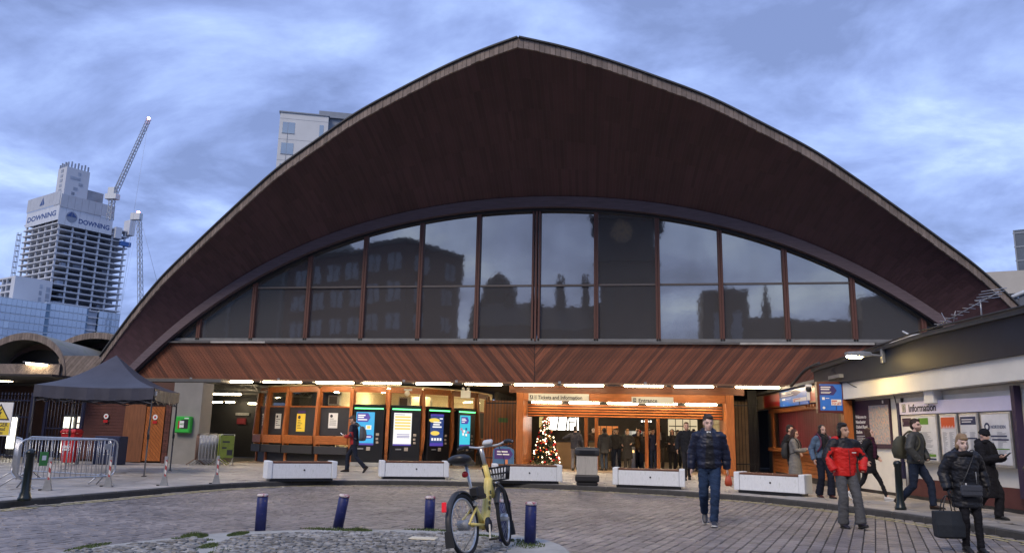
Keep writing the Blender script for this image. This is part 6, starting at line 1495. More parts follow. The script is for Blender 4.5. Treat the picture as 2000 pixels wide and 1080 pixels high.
# ================================================================ PEOPLE
SKINM = mat('skin', attr='tone', rough=.5, var=.05, vs=20); CLOTH = mat('woven cloth', attr='tone', rough=.85, var=.16, vs=14, bump=.25, bs=26, spec=.25)
PUFF = mat('quilted nylon', attr='tone', rough=.5, var=.12, vs=10, bump=.3, bs=12, wave=2.1, spec=.4); DENIM = mat('denim cloth', attr='tone', rough=.85, var=.3, vs=9, bump=.25, bs=24, spec=.2)
NYL = mat('shell nylon', attr='tone', rough=.55, var=.14, vs=9, bump=.45, bs=9, spec=.35); HAIRM = mat('hair strands', attr='tone', rough=.5, var=.35, vs=30, st=(6, 6, 1), bump=.5, bs=40, spec=.35)
LEATH = mat('shoe leather', attr=None, col=(.02, .018, .017), rough=.4)
BAKE = []
def rem(mb, name, m, parent, vox, fn, smooth=4):
    o = mb.build(name, m, parent)
    r = o.modifiers.new('r', 'REMESH'); r.mode = 'VOXEL'; r.voxel_size = vox; r.use_smooth_shade = True
    s_ = o.modifiers.new('s', 'SMOOTH'); s_.iterations = smooth; s_.factor = .5
    BAKE.append((o, fn)); return o
def ik(a, c, l1, l2, pole):
    a, c = V(a), V(c); d = c-a; L = min(d.length, (l1+l2)*.999); d.normalize(); x = (l1*l1-l2*l2+L*L)/(2*L); h_ = math.sqrt(max(l1*l1-x*x, 0)); pl = V(pole); pl = pl-d*pl.dot(d)
    if pl.length < 1e-5: pl = V((0, 1, 0))
    return a+d*x+pl.normalized()*h_, a+d*L
def ring(c, rx, ry, n=16, tw_=0): return [V((c[0]+rx*math.cos(2*math.pi*k/n), c[1]+ry*math.sin(2*math.pi*k/n), c[2])) for k in range(n)]
def person(label, loc, rz, H=1.75, wr=((-.25, -.04, .90), (.25, -.04, .90)), an=((-.09, 0, .085), (.09, 0, .085)), fp=(0, 0), hip=.925, lean=0.0, head=(0, 0),
           skin=(.46, .27, .19), hair=('short', (.05, .03, .02)), top=(.02, .02, .03), topm=None, hem=.86, pad=.012, flare=.0, legs=(.02, .03, .06), legm=None, lr=(.088, .064, .062), shoe=(.02, .02, .02), sole=(.02, .02, .02),
           hood=None, collar=True, inner=None, hidden=(0, 0), hdir=(None, None), pole=(None, None), face='', vox=.0105, scarf=None, group=None, glove=None, puffname='jacket'):
    t = E('person', label, 'person', loc, R(rz), group, H/1.75)
    lean_y = lambda z: -lean*(z-hip)
    sh = [V((s_*.180, lean_y(1.42), 1.415)) for s_ in (-1, 1)]; hp_ = [V((s_*.088, 0, hip)) for s_ in (-1, 1)]
    el, wrs, kn, ans = [], [], [], []
    for i, s_ in enumerate((-1, 1)):
        e_, w_ = ik(sh[i], wr[i], .285, .255, pole[i] or (s_*.5, .7, -.35)); el.append(e_); wrs.append(w_)
        k_, a_ = ik(hp_[i], an[i], .43, .42, (s_*.08, -1, 0)); kn.append(k_); ans.append(a_)
    HM = Matrix.Translation(V((0, lean_y(1.6)-.02, 1.622))) @ Matrix.Rotation(R(head[0]), 4, 'Z') @ Matrix.Rotation(R(head[1]), 4, 'X'); HI = HM.inverted()
    # body: one continuous skin mesh
    b = MB()
    b.ell((0, .012, .035), (.074, .094, .092), 16, 12, mt=HM); b.ell((0, -.022, -.035), (.060, .068, .078), 16, 12, mt=HM); b.ell((0, -.052, -.088), (.032, .034, .026), 10, 8, mt=HM)
    b.ell((0, -.100, -.022), (.0125, .020, .026), 8, 8, mt=HM); b.ell((0, -.085, .0), (.010, .015, .03), 8, 8, mt=HM); b.ell((0, -.084, -.062), (.025, .012, .010), 8, 6, mt=HM); b.ell((0, -.074, .026), (.05, .02, .012), 10, 6, mt=HM)
    for s_ in (-1, 1): b.ell((s_*.076, .012, -.008), (.012, .022, .032), 8, 8, mt=HM)
    nk = V((0, lean_y(1.45), 1.44)); b.tube([nk-V((0, 0, .1)), nk, HM @ V((0, .018, -.07)), HM @ V((0, .01, 0))], [.07, .058, .052, .05], 12)
    b.loft([ring((0, lean_y(z), z), rx, ry) for z, rx, ry in ((hip-.04, .12, .085), (1.1, .12, .08), (1.35, .14, .085), (1.45, .07, .055))])
    for i, s_ in enumerate((-1, 1)):
        b.tube([sh[i]*.9+V((0, 0, .14)), sh[i], el[i], wrs[i]], [.04, .04, .034, .027], 8)
        b.tube([hp_[i]+V((0, 0, .05)), hp_[i], kn[i], ans[i]+V((0, 0, .02)), ans[i]-V((0, 0, .03))], [.06, .06, .045, .034, .034], 8)
        if hidden[i]: b.ell(wrs[i], (.035, .035, .04), 8, 6); continue
        d = V(hdir[i]).normalized() if hdir[i] else (wrs[i]-el[i]).normalized(); nr = V((-s_, 0, 0)) if not hdir[i] else V((-s_*.3, 0, 1)); nr = (nr-d*nr.dot(d)).normalized(); ac = d.cross(nr)
        if ac.y > 0: ac = -ac       # thumb side points forward
        pm = wrs[i]+d*.05; RM = Matrix(((ac.x, nr.x, d.x), (ac.y, nr.y, d.y), (ac.z, nr.z, d.z))).to_4x4(); RM.translation = pm
        b.ell((0, 0, 0), (.040, .016, .055), 10, 8, mt=RM)
        for k, (o_, L_) in enumerate(((.030, .064), (.010, .076), (-.011, .072), (-.031, .056))):
            p0 = RM @ V((o_*.9, 0, .035)); c_ = .45 if not hdir[i] else .75
            p1 = p0+(d*math.cos(c_*.5)+nr*math.sin(c_*.5)+ac*o_*1.5)*L_*.5; p2 = p1+(d*math.cos(c_*1.6)+nr*math.sin(c_*1.6))*L_*.5
            b.tube([p0, p1, p2], [.0098, .0092, .0075], 6)
        q0 = RM @ V((.030, .004, -.025)); q1 = q0+ac*.034+d*.024+nr*.012; q2 = q1+d*.032+nr*.01+ac*.004; b.tube([q0, q1, q2], [.014, .0115, .009], 6)
    skin = tuple(min(.75, c*1.22) for c in skin)
    hc_ = hair[1]; lip = tuple(c*.62+(.07 if k == 0 else 0) for k, c in enumerate(skin)); hw = [V(w_) for w_ in wrs]
    def tone(p):
        q = HI @ p
        if q.length < .2:
            if q.y < -.05:
                ax_ = abs(q.x)
                if abs(ax_-.032) < .013 and abs(q.z-.004) < .0075: return (.03, .02, .018)
                if 'glasses' in face and abs(ax_-.034) < .03 and abs(q.z-.004) < .02 and (abs(ax_-.034) > .022 or abs(q.z-.004) > .012): return (.012, .012, .014)
                if 'shades' in face and abs(ax_-.034) < .028 and abs(q.z-.004) < .017: return (.01, .01, .012)
                if abs(ax_-.034) < .022 and abs(q.z-.028) < .0055: return tuple(c*.8 for c in hc_)
                if ax_ < .024 and abs(q.z+.0635) < .0075: return lip
            if 'beard' in face and q.y < .0 and q.z < -.035 and not (abs(q.x) < .022 and abs(q.z+.063) < .006): return tuple(.35*a+.65*c for a, c in zip(skin, hc_))
            if 'stubble' in face and q.y < -.01 and q.z < -.04: return tuple(.8*a+.2*c for a, c in zip(skin, hc_))
        if glove and any((p-w_).length < .16 for w_ in hw): return glove
        return skin
    rem(b, 'body', SKINM, t, vox, tone, 2)
    # hair
    b = MB()
    kind = hair[0]
    if kind in ('short', 'long', 'bob', 'fringe', 'side'):
        b.ell((0, .028, .062), (.081, .094, .078), 16, 10, mt=HM); b.ell((0, .055, .0), (.073, .066, .085), 14, 10, mt=HM)
        if kind == 'short': b.ell((.012, -.048, .104), (.060, .044, .030), 12, 8, mt=HM); b.ell((0, .02, .122), (.066, .075, .032), 12, 8, mt=HM)
        if kind in ('fringe', 'bob'): b.ell((0, -.058, .080), (.066, .036, .032), 12, 8, mt=HM); b.ell((0, .02, .115), (.072, .08, .04), 12, 8, mt=HM)
        if kind == 'side': b.ell((-.03, -.05, .10), (.05, .045, .03), 12, 8, mt=HM); b.ell((0, .02, .12), (.072, .08, .03), 12, 8, mt=HM); b.ell((0, .07, -.05), (.078, .045, .09), 12, 8, mt=HM)
        if kind in ('bob', 'fringe', 'side'):
            for s_ in (-1, 1): b.ell((s_*.074, .030, -.03), (.022, .046, .08), 10, 8, mt=HM)
        if kind == 'long':
            for s_ in (-1, 1): b.ell((s_*.074, .005, -.055), (.026, .045, .12), 10, 10, mt=HM); b.ell((s_*.08, .0, -.15), (.03, .04, .09), 10, 8, mt=HM)
            b.ell((0, .075, -.08), (.085, .045, .15), 12, 10, mt=HM)
    elif kind == 'beanie':
        b.ell((0, .012, .055), (.090, .107, .088), 16, 12, mt=HM); b.tube([HM @ V((.087*math.cos(q), .012+.104*math.sin(q), .035)) for q in [k*math.pi/10 for k in range(20)]], .018, 6, closed=True)
    if kind != 'none': rem(b, 'hair' if kind != 'beanie' else 'beanie', HAIRM if kind != 'beanie' else CLOTH, t, max(vox, .011), lambda p: hc_, 2)
    # top garment
    b = MB(); pd = pad
    rg = [(hem-.002, .15+flare, .10+flare*.8), (hem, .168+pd+flare, .118+pd+flare*.8)]
    for z, rx, ry in ((.75, .178, .13), (.92, .172, .125), (1.05, .166, .116), (1.18, .178, .124), (1.31, .190, .126), (1.39, .170, .108), (1.44, .115, .088), (1.485, .078, .074), (1.50, .06, .06)):
        if z > hem+.03: f_ = flare*max(0, (1.0-z)/(1.0-hem+.001)) if hem < 1 else 0; rg.append((z, rx+pd+f_, ry+pd+f_*.8))
    sway = (wr[0][1]+wr[1][1])*0
    b.loft([ring((0, lean_y(z)+.008, z), rx, ry, 20) for z, rx, ry in rg])
    for i, s_ in enumerate((-1, 1)):
        d = (wrs[i]-el[i]).normalized(); b.ell(sh[i]-V((s_*.012, 0, .012)), (.068+pd, .068+pd, .066+pd), 12, 10)
        b.tube([sh[i], sh[i].lerp(el[i], .5), el[i], el[i].lerp(wrs[i], .5), wrs[i]+d*.012], [.064+pd, .058+pd, .052+pd, .047+pd, .040+pd*.8], 12)
    if collar:
        cz = 1.468; b.tube([V((.085*math.cos(q), lean_y(cz)+.005+.082*math.sin(q), cz+.02*math.sin(q))) for q in [k*math.pi/9 for k in range(18)]], .026+pd*.4, 8, closed=True)
    if hood: b.ell((0, lean_y(1.47)+.095, 1.475), (.135, .075, .085), 14, 10); b.tube([V((.11*math.cos(q), lean_y(1.5)+.0+.10*math.sin(q), 1.45+.06*math.sin(q))) for q in [math.pi*(-.05+k*1.1/10) for k in range(11)]], .034, 8)
    def ttone(p):
        c_ = top(p) if callable(top) else top
        if inner and p.y < lean_y(p.z) and abs(p.x-.01) < inner[1]*(.5+.5*min(1, max(0, (1.5-p.z)*1.6))) and p.z > inner[2]: return inner[0]
        return c_
    rem(b, puffname, topm or CLOTH, t, max(vox*1.15, .012), ttone, 4)
    if scarf:
        b = MB(); b.tube([V((.095*math.cos(q), lean_y(1.49)+.0+.092*math.sin(q), 1.485+.015*math.sin(2*q))) for q in [k*math.pi/9 for k in range(18)]], .042, 8, closed=True)
        b.tube([V((-.04, -.12, 1.47)), V((-.05, -.15-lean*.2, 1.3)), V((-.04, -.15-lean*.1, 1.02))], [.04, .05, .045], 8); b.tube([V((.05, -.12, 1.47)), V((.06, -.15-lean*.2, 1.3)), V((.05, -.15-lean*.1, 1.1))], [.04, .045, .045], 8)
        rem(b, 'scarf', CLOTH, t, max(vox, .012), lambda p: scarf, 3)
    # legs
    b = MB(); b.loft([ring((0, .005, z), rx, ry) for z, rx, ry in ((hip-.07, .10, .09), (hip-.02, .155, .112), (hip+.06, .16, .113), (hip+.14, .14, .10))])
    for i in (0, 1):
        b.tube([hp_[i]+V((0, .005, .03)), hp_[i].lerp(kn[i], .5), kn[i], kn[i].lerp(ans[i], .45), ans[i]+V((0, 0, -.012))], [lr[0], (lr[0]*.55+lr[1]*.5), lr[1], lr[1]*.5+lr[2]*.5, lr[2]], 12)
    rem(b, 'trousers', legm or CLOTH, t, max(vox*1.1, .012), (lambda p: legs) if not callable(legs) else legs, 3)
    for i in (0, 1):
        FM = Matrix.Translation(ans[i]) @ Matrix.Rotation(R(fp[i]), 4, 'X'); b = MB(); rows = []
        for y, w_, z1 in ((.075, .022, .0), (.06, .036, .045), (.02, .040, .055), (-.04, .040, .015), (-.10, .045, -.018), (-.15, .043, -.032), (-.185, .030, -.045), (-.20, .012, -.058)):
            rows.append([FM @ V((w_*math.cos(q), y, (-.066 + (z1+.066)*(.5+.5*math.sin(q)) if True else 0))) for q in [k*2*math.pi/12 for k in range(12)]])
        b.loft(rows); so_ = [(.03, .07), (.042, .02), (.042, -.06), (.047, -.12), (.040, -.175), (.018, -.205)]; pl = [(w_, y) for w_, y in so_]+[(-w_, y) for w_, y in so_[::-1]]
        n0 = len(b.v); b.prism(pl[::-1], (0, 0, -.064), (1, 0, 0), (0, 1, 0), (0, 0, -.022), 1); b.v[n0:] = [FM @ p for p in b.v[n0:]]
        b.build('shoe', [flat('shoe %.2f %.2f' % (shoe[0], shoe[2]), shoe, .5), flat('sole %.2f' % sole[0], sole, .7)], t)
    t['_k'] = 1
    return t
def worn(name, label, cat, who, group=None):
    t = E(name, label, cat, who.location, who.rotation_euler.z, group, who.scale[0]); return t
def backpack(who, label, col, dz=0, straps=True, s=1.0):
    t = worn('backpack', label, 'backpack', who); m = mat('bag cloth %.2f %.2f' % (col[0], col[1]), col, .8, var=.3, vs=8, bump=.3)
    b = MB(); b.loft([[V((w_*cx*s, .15+(.045 if cy < 0 else d_*s)*1.0, z+dz)) for cx, cy in ((-1, -1), (-.3, -1.0), (.3, -1.0), (1, -1), (1, .3), (.55, 1), (-.55, 1), (-1, .3))] for z, w_, d_ in ((.98, .10, .12), (1.0, .145, .17), (1.15, .155, .20), (1.32, .145, .17), (1.42, .10, .12), (1.44, .05, .09))], sm=True); b.build('bag_body', m, t, bevel=.0)
    MB().ell((0, .15+.17*s, 1.12+dz), (.11*s, .045, .10), 12, 8).build('pocket', m, t)
    if straps:
        for s_ in (-1, 1): MB().tube(cat_spline([V((s_*.10, .16, 1.42)), V((s_*.115, .03, 1.515)), V((s_*.12, -.10, 1.43)), V((s_*.135, -.155, 1.28)), V((s_*.175, -.08, 1.12)), V((s_*.16, .12, 1.03))], 4), .017, 6).build('strap', m, t)
    return t
def phone(who, p, label, rot=30):
    t = worn('phone', label, 'phone', who); MB().box((-.036, -.004, -.075), (.036, .004, .075), mt=Matrix.Translation(V(p)) @ Matrix.Rotation(R(rot), 4, 'X')).build('case', PLAST, t, bevel=.003)
    MB().box((-.033, .0045, -.07), (.033, .0055, .07), mt=Matrix.Translation(V(p)) @ Matrix.Rotation(R(rot), 4, 'X')).build('screen', glow('phone screen', (.7, .8, 1), .8), t)
BLK = (.012, .012, .016)
# 1 man with red and navy jacket, looking at his phone, walking left
p = person('man in a red and navy jacket passing the ticket machines with a phone', (-9.53, 26.2, .12), -88, 1.86, wr=((-.10, -.30, 1.12), (.14, -.26, 1.10)), an=((-.08, -.22, .09), (.08, .42, .17)), fp=(0, 52), hip=.88, lean=.10, head=(0, 28),
           hair=('short', (.07, .045, .03)), top=lambda p: (.40, .025, .02) if p.z < 1.26 and abs(p.x) < .30 and p.y < .02 else (.012, .014, .03), topm=NYL, legs=(.012, .016, .03), shoe=(.03, .015, .012), face='beard', hdir=((.2, -.8, .2), (-.4, -.7, .2)), hood=True)
backpack(p, 'grey backpack on the man walking past the ticket machines', (.09, .10, .11)); phone(p, (.0, -.42, 1.17), 'phone held by the man in the red and navy jacket', 50)
# 2 man in navy puffer
def pufftone(p): return (.010, .014, .036)
p = person('young man in an open navy puffer jacket and jeans walking towards us down the road', (1.25, 14.72, 0), -3, 1.90, wr=((-.29, .02, .90), (.285, .10, .905)), an=((-.085, .32, .20), (.045, -.14, .085)), fp=(48, -6), hip=.905, lean=.03, head=(12, 10), skin=(.60, .40, .32),
           hair=('short', (.045, .030, .022)), top=pufftone, topm=PUFF, hem=.90, pad=.027, legs=(.020, .038, .082), legm=DENIM, lr=(.094, .07, .062), shoe=(.035, .04, .055), sole=(.5, .5, .5), hood=True, inner=((.008, .009, .014), .085, .90), puffname='puffer_jacket')
b = MB(); b.prism([(-.02, 0), (.02, 0), (.035, .07), (-.035, .07)], (0.0, -.125, 1.42), (1, 0, 0), (0, .15, 1), (0, .02, 0)); b.build('shirt_collar', PAPER, p)
t = worn('carrier_bag', 'orange carrier bag held low by the man in the navy puffer jacket', 'bag', p); b = MB(); b.loft([[V((.30+w_*cx, .12+d_*cy, z)) for cx, cy in ((-1, -1), (1, -1), (1, 1), (-1, 1))] for z, w_, d_ in ((.62, .045, .05), (.66, .06, .07), (.76, .045, .055), (.80, .018, .02))], sm=True); b.build('bag_body', mat('orange bag', (.42, .06, .02), .5, var=.3, bump=.4, bs=8), t, bevel=.004)
# 3 red jacket
def redtone(p):
    ax_ = abs(p.x)
    if p.z > 1.345 - .1*max(0, .2-ax_) and ax_ < .30: return BLK
    if ax_ > .235 and p.y > -.09 and p.z > .98: return BLK
    return (.60, .020, .016)
p = person('dark haired man in a red and black jacket with hands in his pockets', (3.66, 15.25, 0), 12, 1.81, wr=((-.255, -.13, .96), (.255, -.13, .96)), an=((-.11, -.06, .085), (.13, -.20, .10)), fp=(0, -12), hip=.915, lean=.02, head=(28, -2), skin=(.42, .26, .18),
           hair=('side', (.014, .011, .010)), top=redtone, topm=NYL, hem=.86, pad=.026, legs=(.085, .088, .095), lr=(.092, .078, .088), shoe=(.015, .012, .02), hidden=(1, 1), face='', pole=((-1, .5, -.1), (1, .5, -.1)))
b = MB(); b.tube([V((-.12, -.05, 1.50)), V((-.15, .03, 1.47)), V((-.13, .10, 1.44)), V((0, .14, 1.43)), V((.13, .1, 1.44))], [.03, .05, .055, .06, .04], 8); rem(b, 'hood', NYL, p, .014, lambda p: (.60, .02, .016), 3)
MB().box((.06, -.185, 1.25), (.13, -.172, 1.265)).build('chest_mark', PAPER, p); MB().tube(cat_spline([V((.005, -.178, .88)), V((.005, -.182, 1.1)), V((.005, -.176, 1.3))], 4), .0045, 5).build('zip', PLAST, p)
# 4 denim jacket
p = person('dark haired woman in a blue denim jacket behind the man in red', (4.55, 21.0, .12), 18, 1.76, wr=((-.27, -.02, .92), (.27, .02, .90)), an=((-.09, .12, .10), (.09, -.12, .085)), fp=(12, 0), hip=.915, head=(6, 4), skin=(.42, .26, .20), hair=('long', (.018, .013, .012)),
           top=(.085, .13, .20), topm=DENIM, hem=.95, pad=.016, inner=((.016, .016, .020), .075, .95), legs=(.010, .012, .024), lr=(.092, .078, .092), shoe=(.06, .014, .010), scarf=(.018, .018, .020))
t = worn('backpack_straps', 'plum coloured rucksack straps over the denim jacket', 'backpack', p); m_ = mat('plum strap', (.10, .02, .05), .8); MB().ell((0, .2, 1.2), (.15, .09, .22), 14, 10).build('bag_body', m_, t)
for s_ in (-1, 1): MB().tube(cat_spline([V((s_*.11, .14, 1.42)), V((s_*.12, .03, 1.53)), V((s_*.125, -.12, 1.42)), V((s_*.14, -.165, 1.25)), V((s_*.18, -.06, 1.1))], 4), .022, 6).build('strap', m_, t)
# 5 grey coat
p = person('woman in a long grey coat looking at her phone in front of the maroon shutters', (4.33, 23.45, .12), 66, 1.67, wr=((-.08, -.31, 1.16), (.12, -.30, 1.18)), an=((-.08, .12, .085), (.08, -.10, .085)), head=(0, 14), skin=(.50, .31, .24), hair=('long', (.045, .016, .012)), top=(.17, .165, .16), hem=.42, pad=.014, flare=.075,
           legs=BLK, hdir=((.4, -.8, .2), (-.4, -.8, .2)), face='glasses', puffname='coat'); phone(p, (.02, -.44, 1.22), 'phone held by the woman in the long grey coat', 50)
backpack(p, 'dark backpack on the woman in the long grey coat', (.025, .026, .028), -.08, s=1.05)
b = MB(); b.tube([V((.185*math.cos(q), .008+.132*math.sin(q), 1.03)) for q in [k*math.pi/10 for k in range(20)]], .012, 6, closed=True); b.build('belt', mat('grey coat belt', (.13, .127, .122), .85), p)
# 6 man behind her
p = person('bearded man in dark clothes standing behind the woman in the grey coat', (4.36, 24.25, .12), 55, 1.79, wr=((-.27, -.05, .95), (.30, -.12, 1.0)), head=(8, 0), skin=(.42, .26, .19), hair=('short', (.02, .014, .012)), top=(.014, .014, .017), pad=.02, legs=(.015, .015, .02), face='beard', vox=.013)
# 7 striding woman with plum scarf
p = person('woman in black with a plum scarf and white trainers striding beside the black bollard', (5.5, 20.6, .12), 62, 1.70, wr=((-.26, -.02, .95), (.24, -.16, 1.02)), an=((-.08, .44, .15), (.08, -.36, .085)), fp=(42, -8), hip=.85, lean=.06, head=(10, -8), skin=(.60, .39, .31), hair=('long', (.055, .025, .015)),
           top=BLK, hem=.66, pad=.02, flare=.05, legs=BLK, lr=(.075, .052, .040), shoe=(.55, .54, .52), sole=(.6, .6, .6), scarf=(.045, .010, .028), puffname='coat')
t = worn('shoulder_bag', 'black shoulder bag behind the striding woman with the plum scarf', 'bag', p); MB().ell((-.16, .22, 1.04), (.12, .10, .18), 14, 10).build('bag_body', mat('black bag', (.012, .012, .014), .6, bump=.3), t); MB().tube(cat_spline([V((-.16, .2, 1.2)), V((-.12, .08, 1.48)), V((-.14, -.1, 1.4)), V((-.17, .0, 1.12))], 5), .012, 6).build('strap', mat('pale strap', (.35, .33, .30), .7), t)
# 8 man in grey jacket, backpack
p = person('bearded man in glasses and a grey jacket walking along the information board', (5.9, 18.5, .12), 52, 1.87, wr=((-.25, -.14, .97), (.25, -.14, .97)), an=((-.09, .34, .15), (.09, -.24, .085)), fp=(38, -6), hip=.875, lean=.05, head=(-8, -6), skin=(.56, .37, .30), hair=('short', (.035, .018, .012)),
           top=(.050, .052, .050), topm=NYL, hem=.88, pad=.026, legs=(.016, .024, .046), legm=DENIM, lr=(.092, .072, .066), shoe=(.035, .018, .012), hidden=(1, 1), face='beard glasses', pole=((-1, .6, -.1), (1, .6, -.1)))
backpack(p, 'olive backpack on the man in the grey jacket', (.060, .060, .040), -.02, s=1.2)
# 9 woman in black parka
p = person('older woman with short fair hair in a black padded parka carrying a large tote bag', (4.63, 12.5, 0), 6, 1.62, wr=((-.29, -.03, .93), (.36, .10, .98)), an=((-.06, .02, .10), (.10, -.10, .085)), fp=(8, 0), head=(-2, 8), skin=(.66, .44, .36), hair=('fringe', (.30, .20, .11)), top=(.010, .011, .016), topm=PUFF, hem=.66, pad=.032, flare=.015,
           legs=(.010, .010, .014), lr=(.080, .056, .05), shoe=(.012, .012, .014), hood=True, glove=BLK, puffname='parka')
b = MB(); b.tube([V((.12*math.cos(q), -.0+.10*math.sin(q), 1.455+.012*math.sin(3*q))) for q in [k*math.pi/10 for k in range(20)]], .04, 8, closed=True); rem(b, 'fur_collar', CLOTH, p, .013, lambda p: (.012, .011, .012), 1)
b = MB(); b.tube([V((.09, -.165, 1.2)), V((.085, -.175, 1.02))], .006, 5); b.build('zip', GREYST, p); MB().box((-.09, -.19, .99), (-.075, -.175, 1.03)).build('tag', PAPER, p)
t = worn('crossbody_bag', 'slate grey crossbody bag over the black parka', 'bag', p); b = MB(); b.loft([[V((-.02+w_*cx, -.20+d_*cy, z)) for cx, cy in ((-1, -1), (1, -1), (1, 1), (-1, 1))] for z, w_, d_ in ((.83, .13, .02), (.86, .15, .035), (.98, .155, .03), (1.0, .15, .018))], sm=False); b.build('bag_body', mat('slate bag', (.055, .06, .075), .5, bump=.2), t, bevel=.01); b = MB(); b.box((-.17, -.242, .92), (.13, -.236, .995)); b.build('flap', mat('slate bag', (.055, .06, .075)), t, bevel=.003); MB().tube(cat_spline([V((-.16, -.19, .98)), V((-.05, -.20, 1.2)), V((.12, -.10, 1.48)), V((.13, .05, 1.5)), V((.0, .2, 1.2)), V((-.17, .1, 1.0)), V((-.17, -.16, .97))], 5), .009, 5).build('strap', PLAST, t)
t = worn('tote_bag', 'large black tote bag with two handles hanging from the woman in the parka', 'bag', p); b = MB(); b.loft([[V((-.31+w_*cx, -.02+d_*cy, z)) for cx, cy in ((-1, -1), (0, -1.25), (1, -1), (1, 1), (0, 1.25), (-1, 1))] for z, w_, d_ in ((.20, .16, .05), (.22, .20, .09), (.40, .215, .09), (.60, .22, .065))], sm=False); b.build('bag_body', mat('black tote', (.012, .016, .022), .65, var=.25, bump=.3, bs=14), t, bevel=.012)
for y in (-.07, .045): MB().tube(cat_spline([V((-.40, y, .585)), V((-.37, y*.7-.01, .74)), V((-.31, -.02+y*.2, .83)), V((-.25, y*.7-.01, .74)), V((-.22, y, .585))], 5), .009, 5).build('handle', PLAST, t)
# 10 beanie
p = person('person in a long black coat and beanie looking at a phone', (6.55, 16.6, .12), 38, 1.66, wr=((-.06, -.29, 1.20), (.12, -.28, 1.20)), an=((-.09, .28, .14), (.09, -.10, .085)), fp=(35, 0), hip=.90, head=(-6, 16), skin=(.52, .33, .26), hair=('beanie', (.010, .010, .013)), top=(.011, .011, .015), hem=.42, pad=.03, flare=.06,
           legs=BLK, lr=(.09, .08, .085), hdir=((.5, -.7, .15), (-.5, -.7, .15)), scarf=(.012, .012, .015), hood=True, puffname='coat')
phone(p, (.03, -.42, 1.25), 'phone held by the person in the beanie', 50)
t = worn('shoulder_bag', 'black fringed shoulder bag at the side of the person in the beanie', 'bag', p); MB().ell((.24, .06, .86), (.06, .15, .17), 12, 10).build('bag_body', mat('black bag', (.012, .012, .014)), t)
b = MB(); [b.tube([V((.26, .0+k*.03, .74)), V((.275, .0+k*.034, .60))], .006, 4) for k in range(6)]; b.build('fringe', mat('grey fringe', (.10, .09, .09), .8), t); MB().tube(cat_spline([V((.24, .0, 1.0)), V((.17, -.04, 1.48)), V((.1, .1, 1.47)), V((.24, .14, 1.0))], 5), .01, 5).build('strap', PLAST, t)
# 11 man near the portal and the crowd inside
person('man in a dark coat looking up as he steps out of the entrance', (1.62, 27.6, .12), 4, 1.88, wr=((-.30, -.06, .92), (.26, .02, .9)), an=((-.09, -.15, .085), (.09, .22, .12)), fp=(0, 25), hip=.90, head=(0, -14), skin=(.48, .28, .19), hair=('short', (.14, .08, .04)), top=(.012, .013, .017), pad=.03, hem=.8, legs=(.014, .014, .018), vox=.013)
gr = 'people inside the station entrance'
CR = [('man in grey trousers reaching sideways just inside the entrance', (-2.45, 31.9), 175, 1.72, dict(wr=((-.27, -.1, .92), (.52, -.18, 1.25)), an=((-.12, .25, .12), (.14, -.2, .085)), hip=.89, legs=(.17, .17, .18), top=(.012, .012, .016), hair=('short', (.02, .015, .012)))),
      ('person in a dark hooded coat standing beside the second door post with jeans', (-1.35, 33.0), 200, 1.68, dict(top=(.015, .016, .018), hem=.7, hood=True, legs=(.03, .04, .06), hair=('short', (.015, .012, .012)))),
      ('fair haired woman in a long dark coat facing out, centre of the entrance', (-.42, 33.6), 2, 1.66, dict(wr=((-.25, -.22, 1.08), (.17, -.24, 1.12)), hem=.5, flare=.05, hair=('bob', (.25, .12, .04)), top=(.020, .019, .018), legs=(.05, .045, .04), skin=(.55, .34, .24))),
      ('long haired woman in a black top holding a cup in the right doorway', (1.42, 34.1), -4, 1.70, dict(wr=((-.16, -.26, 1.14), (.14, -.26, 1.12)), hair=('long', (.05, .02, .012)), top=(.014, .014, .015), hem=.8, flare=.04, legs=BLK, skin=(.52, .32, .25))),
      ('tall man with dark skin and a white bib standing beside the fourth door post', (.95, 35.2), 5, 1.84, dict(skin=(.10, .05, .035), top=(.02, .02, .022), inner=((.5, .5, .48), .05, 1.2), legs=(.12, .11, .10), hair=('short', (.01, .01, .01)))),
      ('person with a dark coat half hidden behind the third door post', (.28, 34.9), -10, 1.62, dict(top=(.018, .017, .02), hair=('long', (.02, .014, .012)), hem=.7)),
      ('person in a black coat deep in the crowd left of the fair haired woman', (-.95, 37.0), 0, 1.66, dict(top=(.014, .014, .016), hair=('short', (.03, .02, .015)))),
      ('person with pale hair deep in the crowd behind the slim ticket gate', (-1.6, 38.0), 4, 1.66, dict(top=(.03, .022, .02), hair=('bob', (.3, .2, .1)))),
      ('person with a red hat deep in the crowd under the round hanging sign', (.1, 38.4), -6, 1.66, dict(top=(.016, .016, .018), hair=('beanie', (.30, .02, .03)))),
      ('man in a dark brown jacket deep in the crowd near the left door posts', (-2.0, 36.6), 30, 1.75, dict(top=(.035, .022, .015), hair=('short', (.02, .015, .012)))),
      ('woman in dark grey deep in the crowd right of the red hat', (.75, 39.5), 0, 1.68, dict(top=(.03, .03, .033), hair=('long', (.03, .018, .012)))),
      ('person in navy standing at the pale tiled wall inside the right doorway', (2.2, 36.0), 10, 1.72, dict(top=(.012, .015, .03), hair=('short', (.03, .02, .015)))),
      ('person in black bending over the ticket counter by the Christmas tree', (-2.75, 35.8), 120, 1.66, dict(top=(.014, .013, .014), hair=('long', (.015, .012, .012)), lean=.2))]
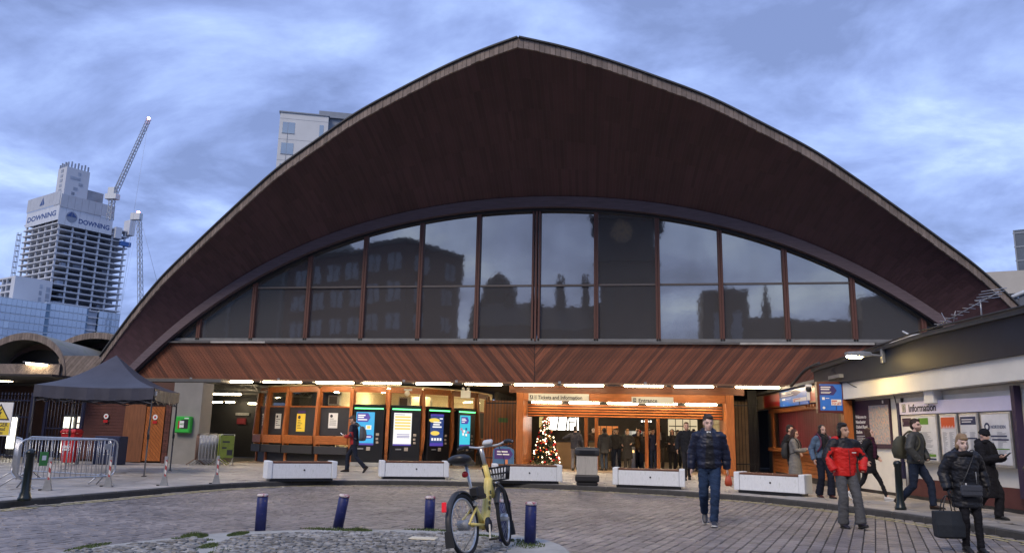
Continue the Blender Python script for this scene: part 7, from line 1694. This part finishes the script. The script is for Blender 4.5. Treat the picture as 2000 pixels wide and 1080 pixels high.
CR += [('person in a dark navy hooded coat beside the third door post, front of the crowd', (.62, 33.7), 5, 1.7, dict(top=(.012, .014, .03), hood=True, hair=('side', (.02, .015, .012)), wr=((-.25, -.1, .95), (.14, -.27, 1.12)))),
      ('person in a charcoal jacket between the litter bin and the fair haired woman, front row', (-.88, 34.4), -8, 1.69, dict(top=(.02, .02, .022), hair=('bob', (.06, .03, .015)), an=((-.09, -.2, .085), (.09, .2, .12)))),
      ('person in a black puffer near the right reveal of the entrance, mid crowd', (2.35, 34.9), -12, 1.72, dict(top=(.012, .012, .016), pad=.03, hair=('short', (.02, .015, .012)))),
      ('person in a brown coat mid crowd just left of the third door post', (.02, 35.0), 10, 1.63, dict(top=(.05, .03, .018), hair=('long', (.06, .03, .02)))),
      ('person in a green coat deep in the crowd behind the middle doorway', (-.5, 39.2), 3, 1.7, dict(top=(.02, .035, .022), hair=('short', (.03, .02, .015)))),
      ('person in a mid grey coat deep in the crowd beside the orange shop sign', (-1.15, 40.4), -5, 1.72, dict(top=(.08, .08, .085), hair=('long', (.02, .015, .012)))),
      ('person in a maroon jumper deep in the crowd between the third and fourth door posts', (.55, 37.2), 6, 1.7, dict(top=(.08, .015, .02), hair=('side', (.02, .014, .012)))),
      ('person in a tan coat in the crowd at the right inner doorway', (1.85, 38.2), -8, 1.7, dict(top=(.16, .11, .06), hair=('bob', (.05, .03, .02)))),
      ('person in black with a pale scarf in the crowd left of the centre gate', (-1.0, 35.4), 8, 1.64, dict(top=(.012, .012, .015), scarf=(.30, .28, .26), hair=('long', (.04, .02, .015)))),
      ('person in dark blue standing close behind the fair haired woman', (.0, 35.9), -4, 1.76, dict(top=(.015, .02, .045), hair=('short', (.02, .015, .012))))]
for lb, (x, y), rz, H, kw in CR: kw.setdefault('skin', (.66, .43, .33)); kw['top'] = tuple(min(.3, c*2.0) for c in kw.get('top', (.02, .02, .02))); person(lb, (x, y, .13), rz, H, vox=.0155, group=None, **kw)
# bake the people: one evaluation, then plain meshes with colour attributes
dg = bpy.context.evaluated_depsgraph_get()
new = [bpy.data.meshes.new_from_object(o.evaluated_get(dg)) for o, _ in BAKE]
for (o, fn), me in zip(BAKE, new):
    o.modifiers.clear(); old = o.data; nm = o.data.name; mats_ = list(old.materials); o.data = me; me.name = nm; bpy.data.meshes.remove(old)
    if not me.materials:
        for m in mats_: me.materials.append(m)
    if o.name.split('.')[0] not in ('body', 'beanie'):
        hr = o.name.startswith('hair'); pf = 'puffer' in o.name or 'parka' in o.name; off = V((len(me.vertices) % 97, 3, 1))
        cs_ = [v.co.copy() for v in me.vertices]; ns_ = [v.normal.copy() for v in me.vertices]
        for v, c_, n_ in zip(me.vertices, cs_, ns_):
            if hr: d_ = .006*noise.noise(V((c_.x*60, c_.y*60, c_.z*14))+off)+.006*noise.noise(c_*22+off)
            else:
                q_ = V((c_.x*9, c_.y*9, c_.z*15+c_.x*5))+off; d_ = .010*noise.noise(q_)+.007*(1-2*abs(noise.noise(q_*1.9)))
                if pf: d_ += .006*abs(math.sin(c_.z*34+.5*noise.noise(c_*6)))-.003
            v.co = c_+n_*d_
    at = me.color_attributes.new('tone', 'FLOAT_COLOR', 'POINT'); buf = []
    for v in me.vertices: buf += [*fn(v.co), 1.0]
    at.data.foreach_set('color', buf); me.polygons.foreach_set('use_smooth', [True]*len(me.polygons))
for o in bpy.data.objects:
    if '_k' in o: del o['_k']
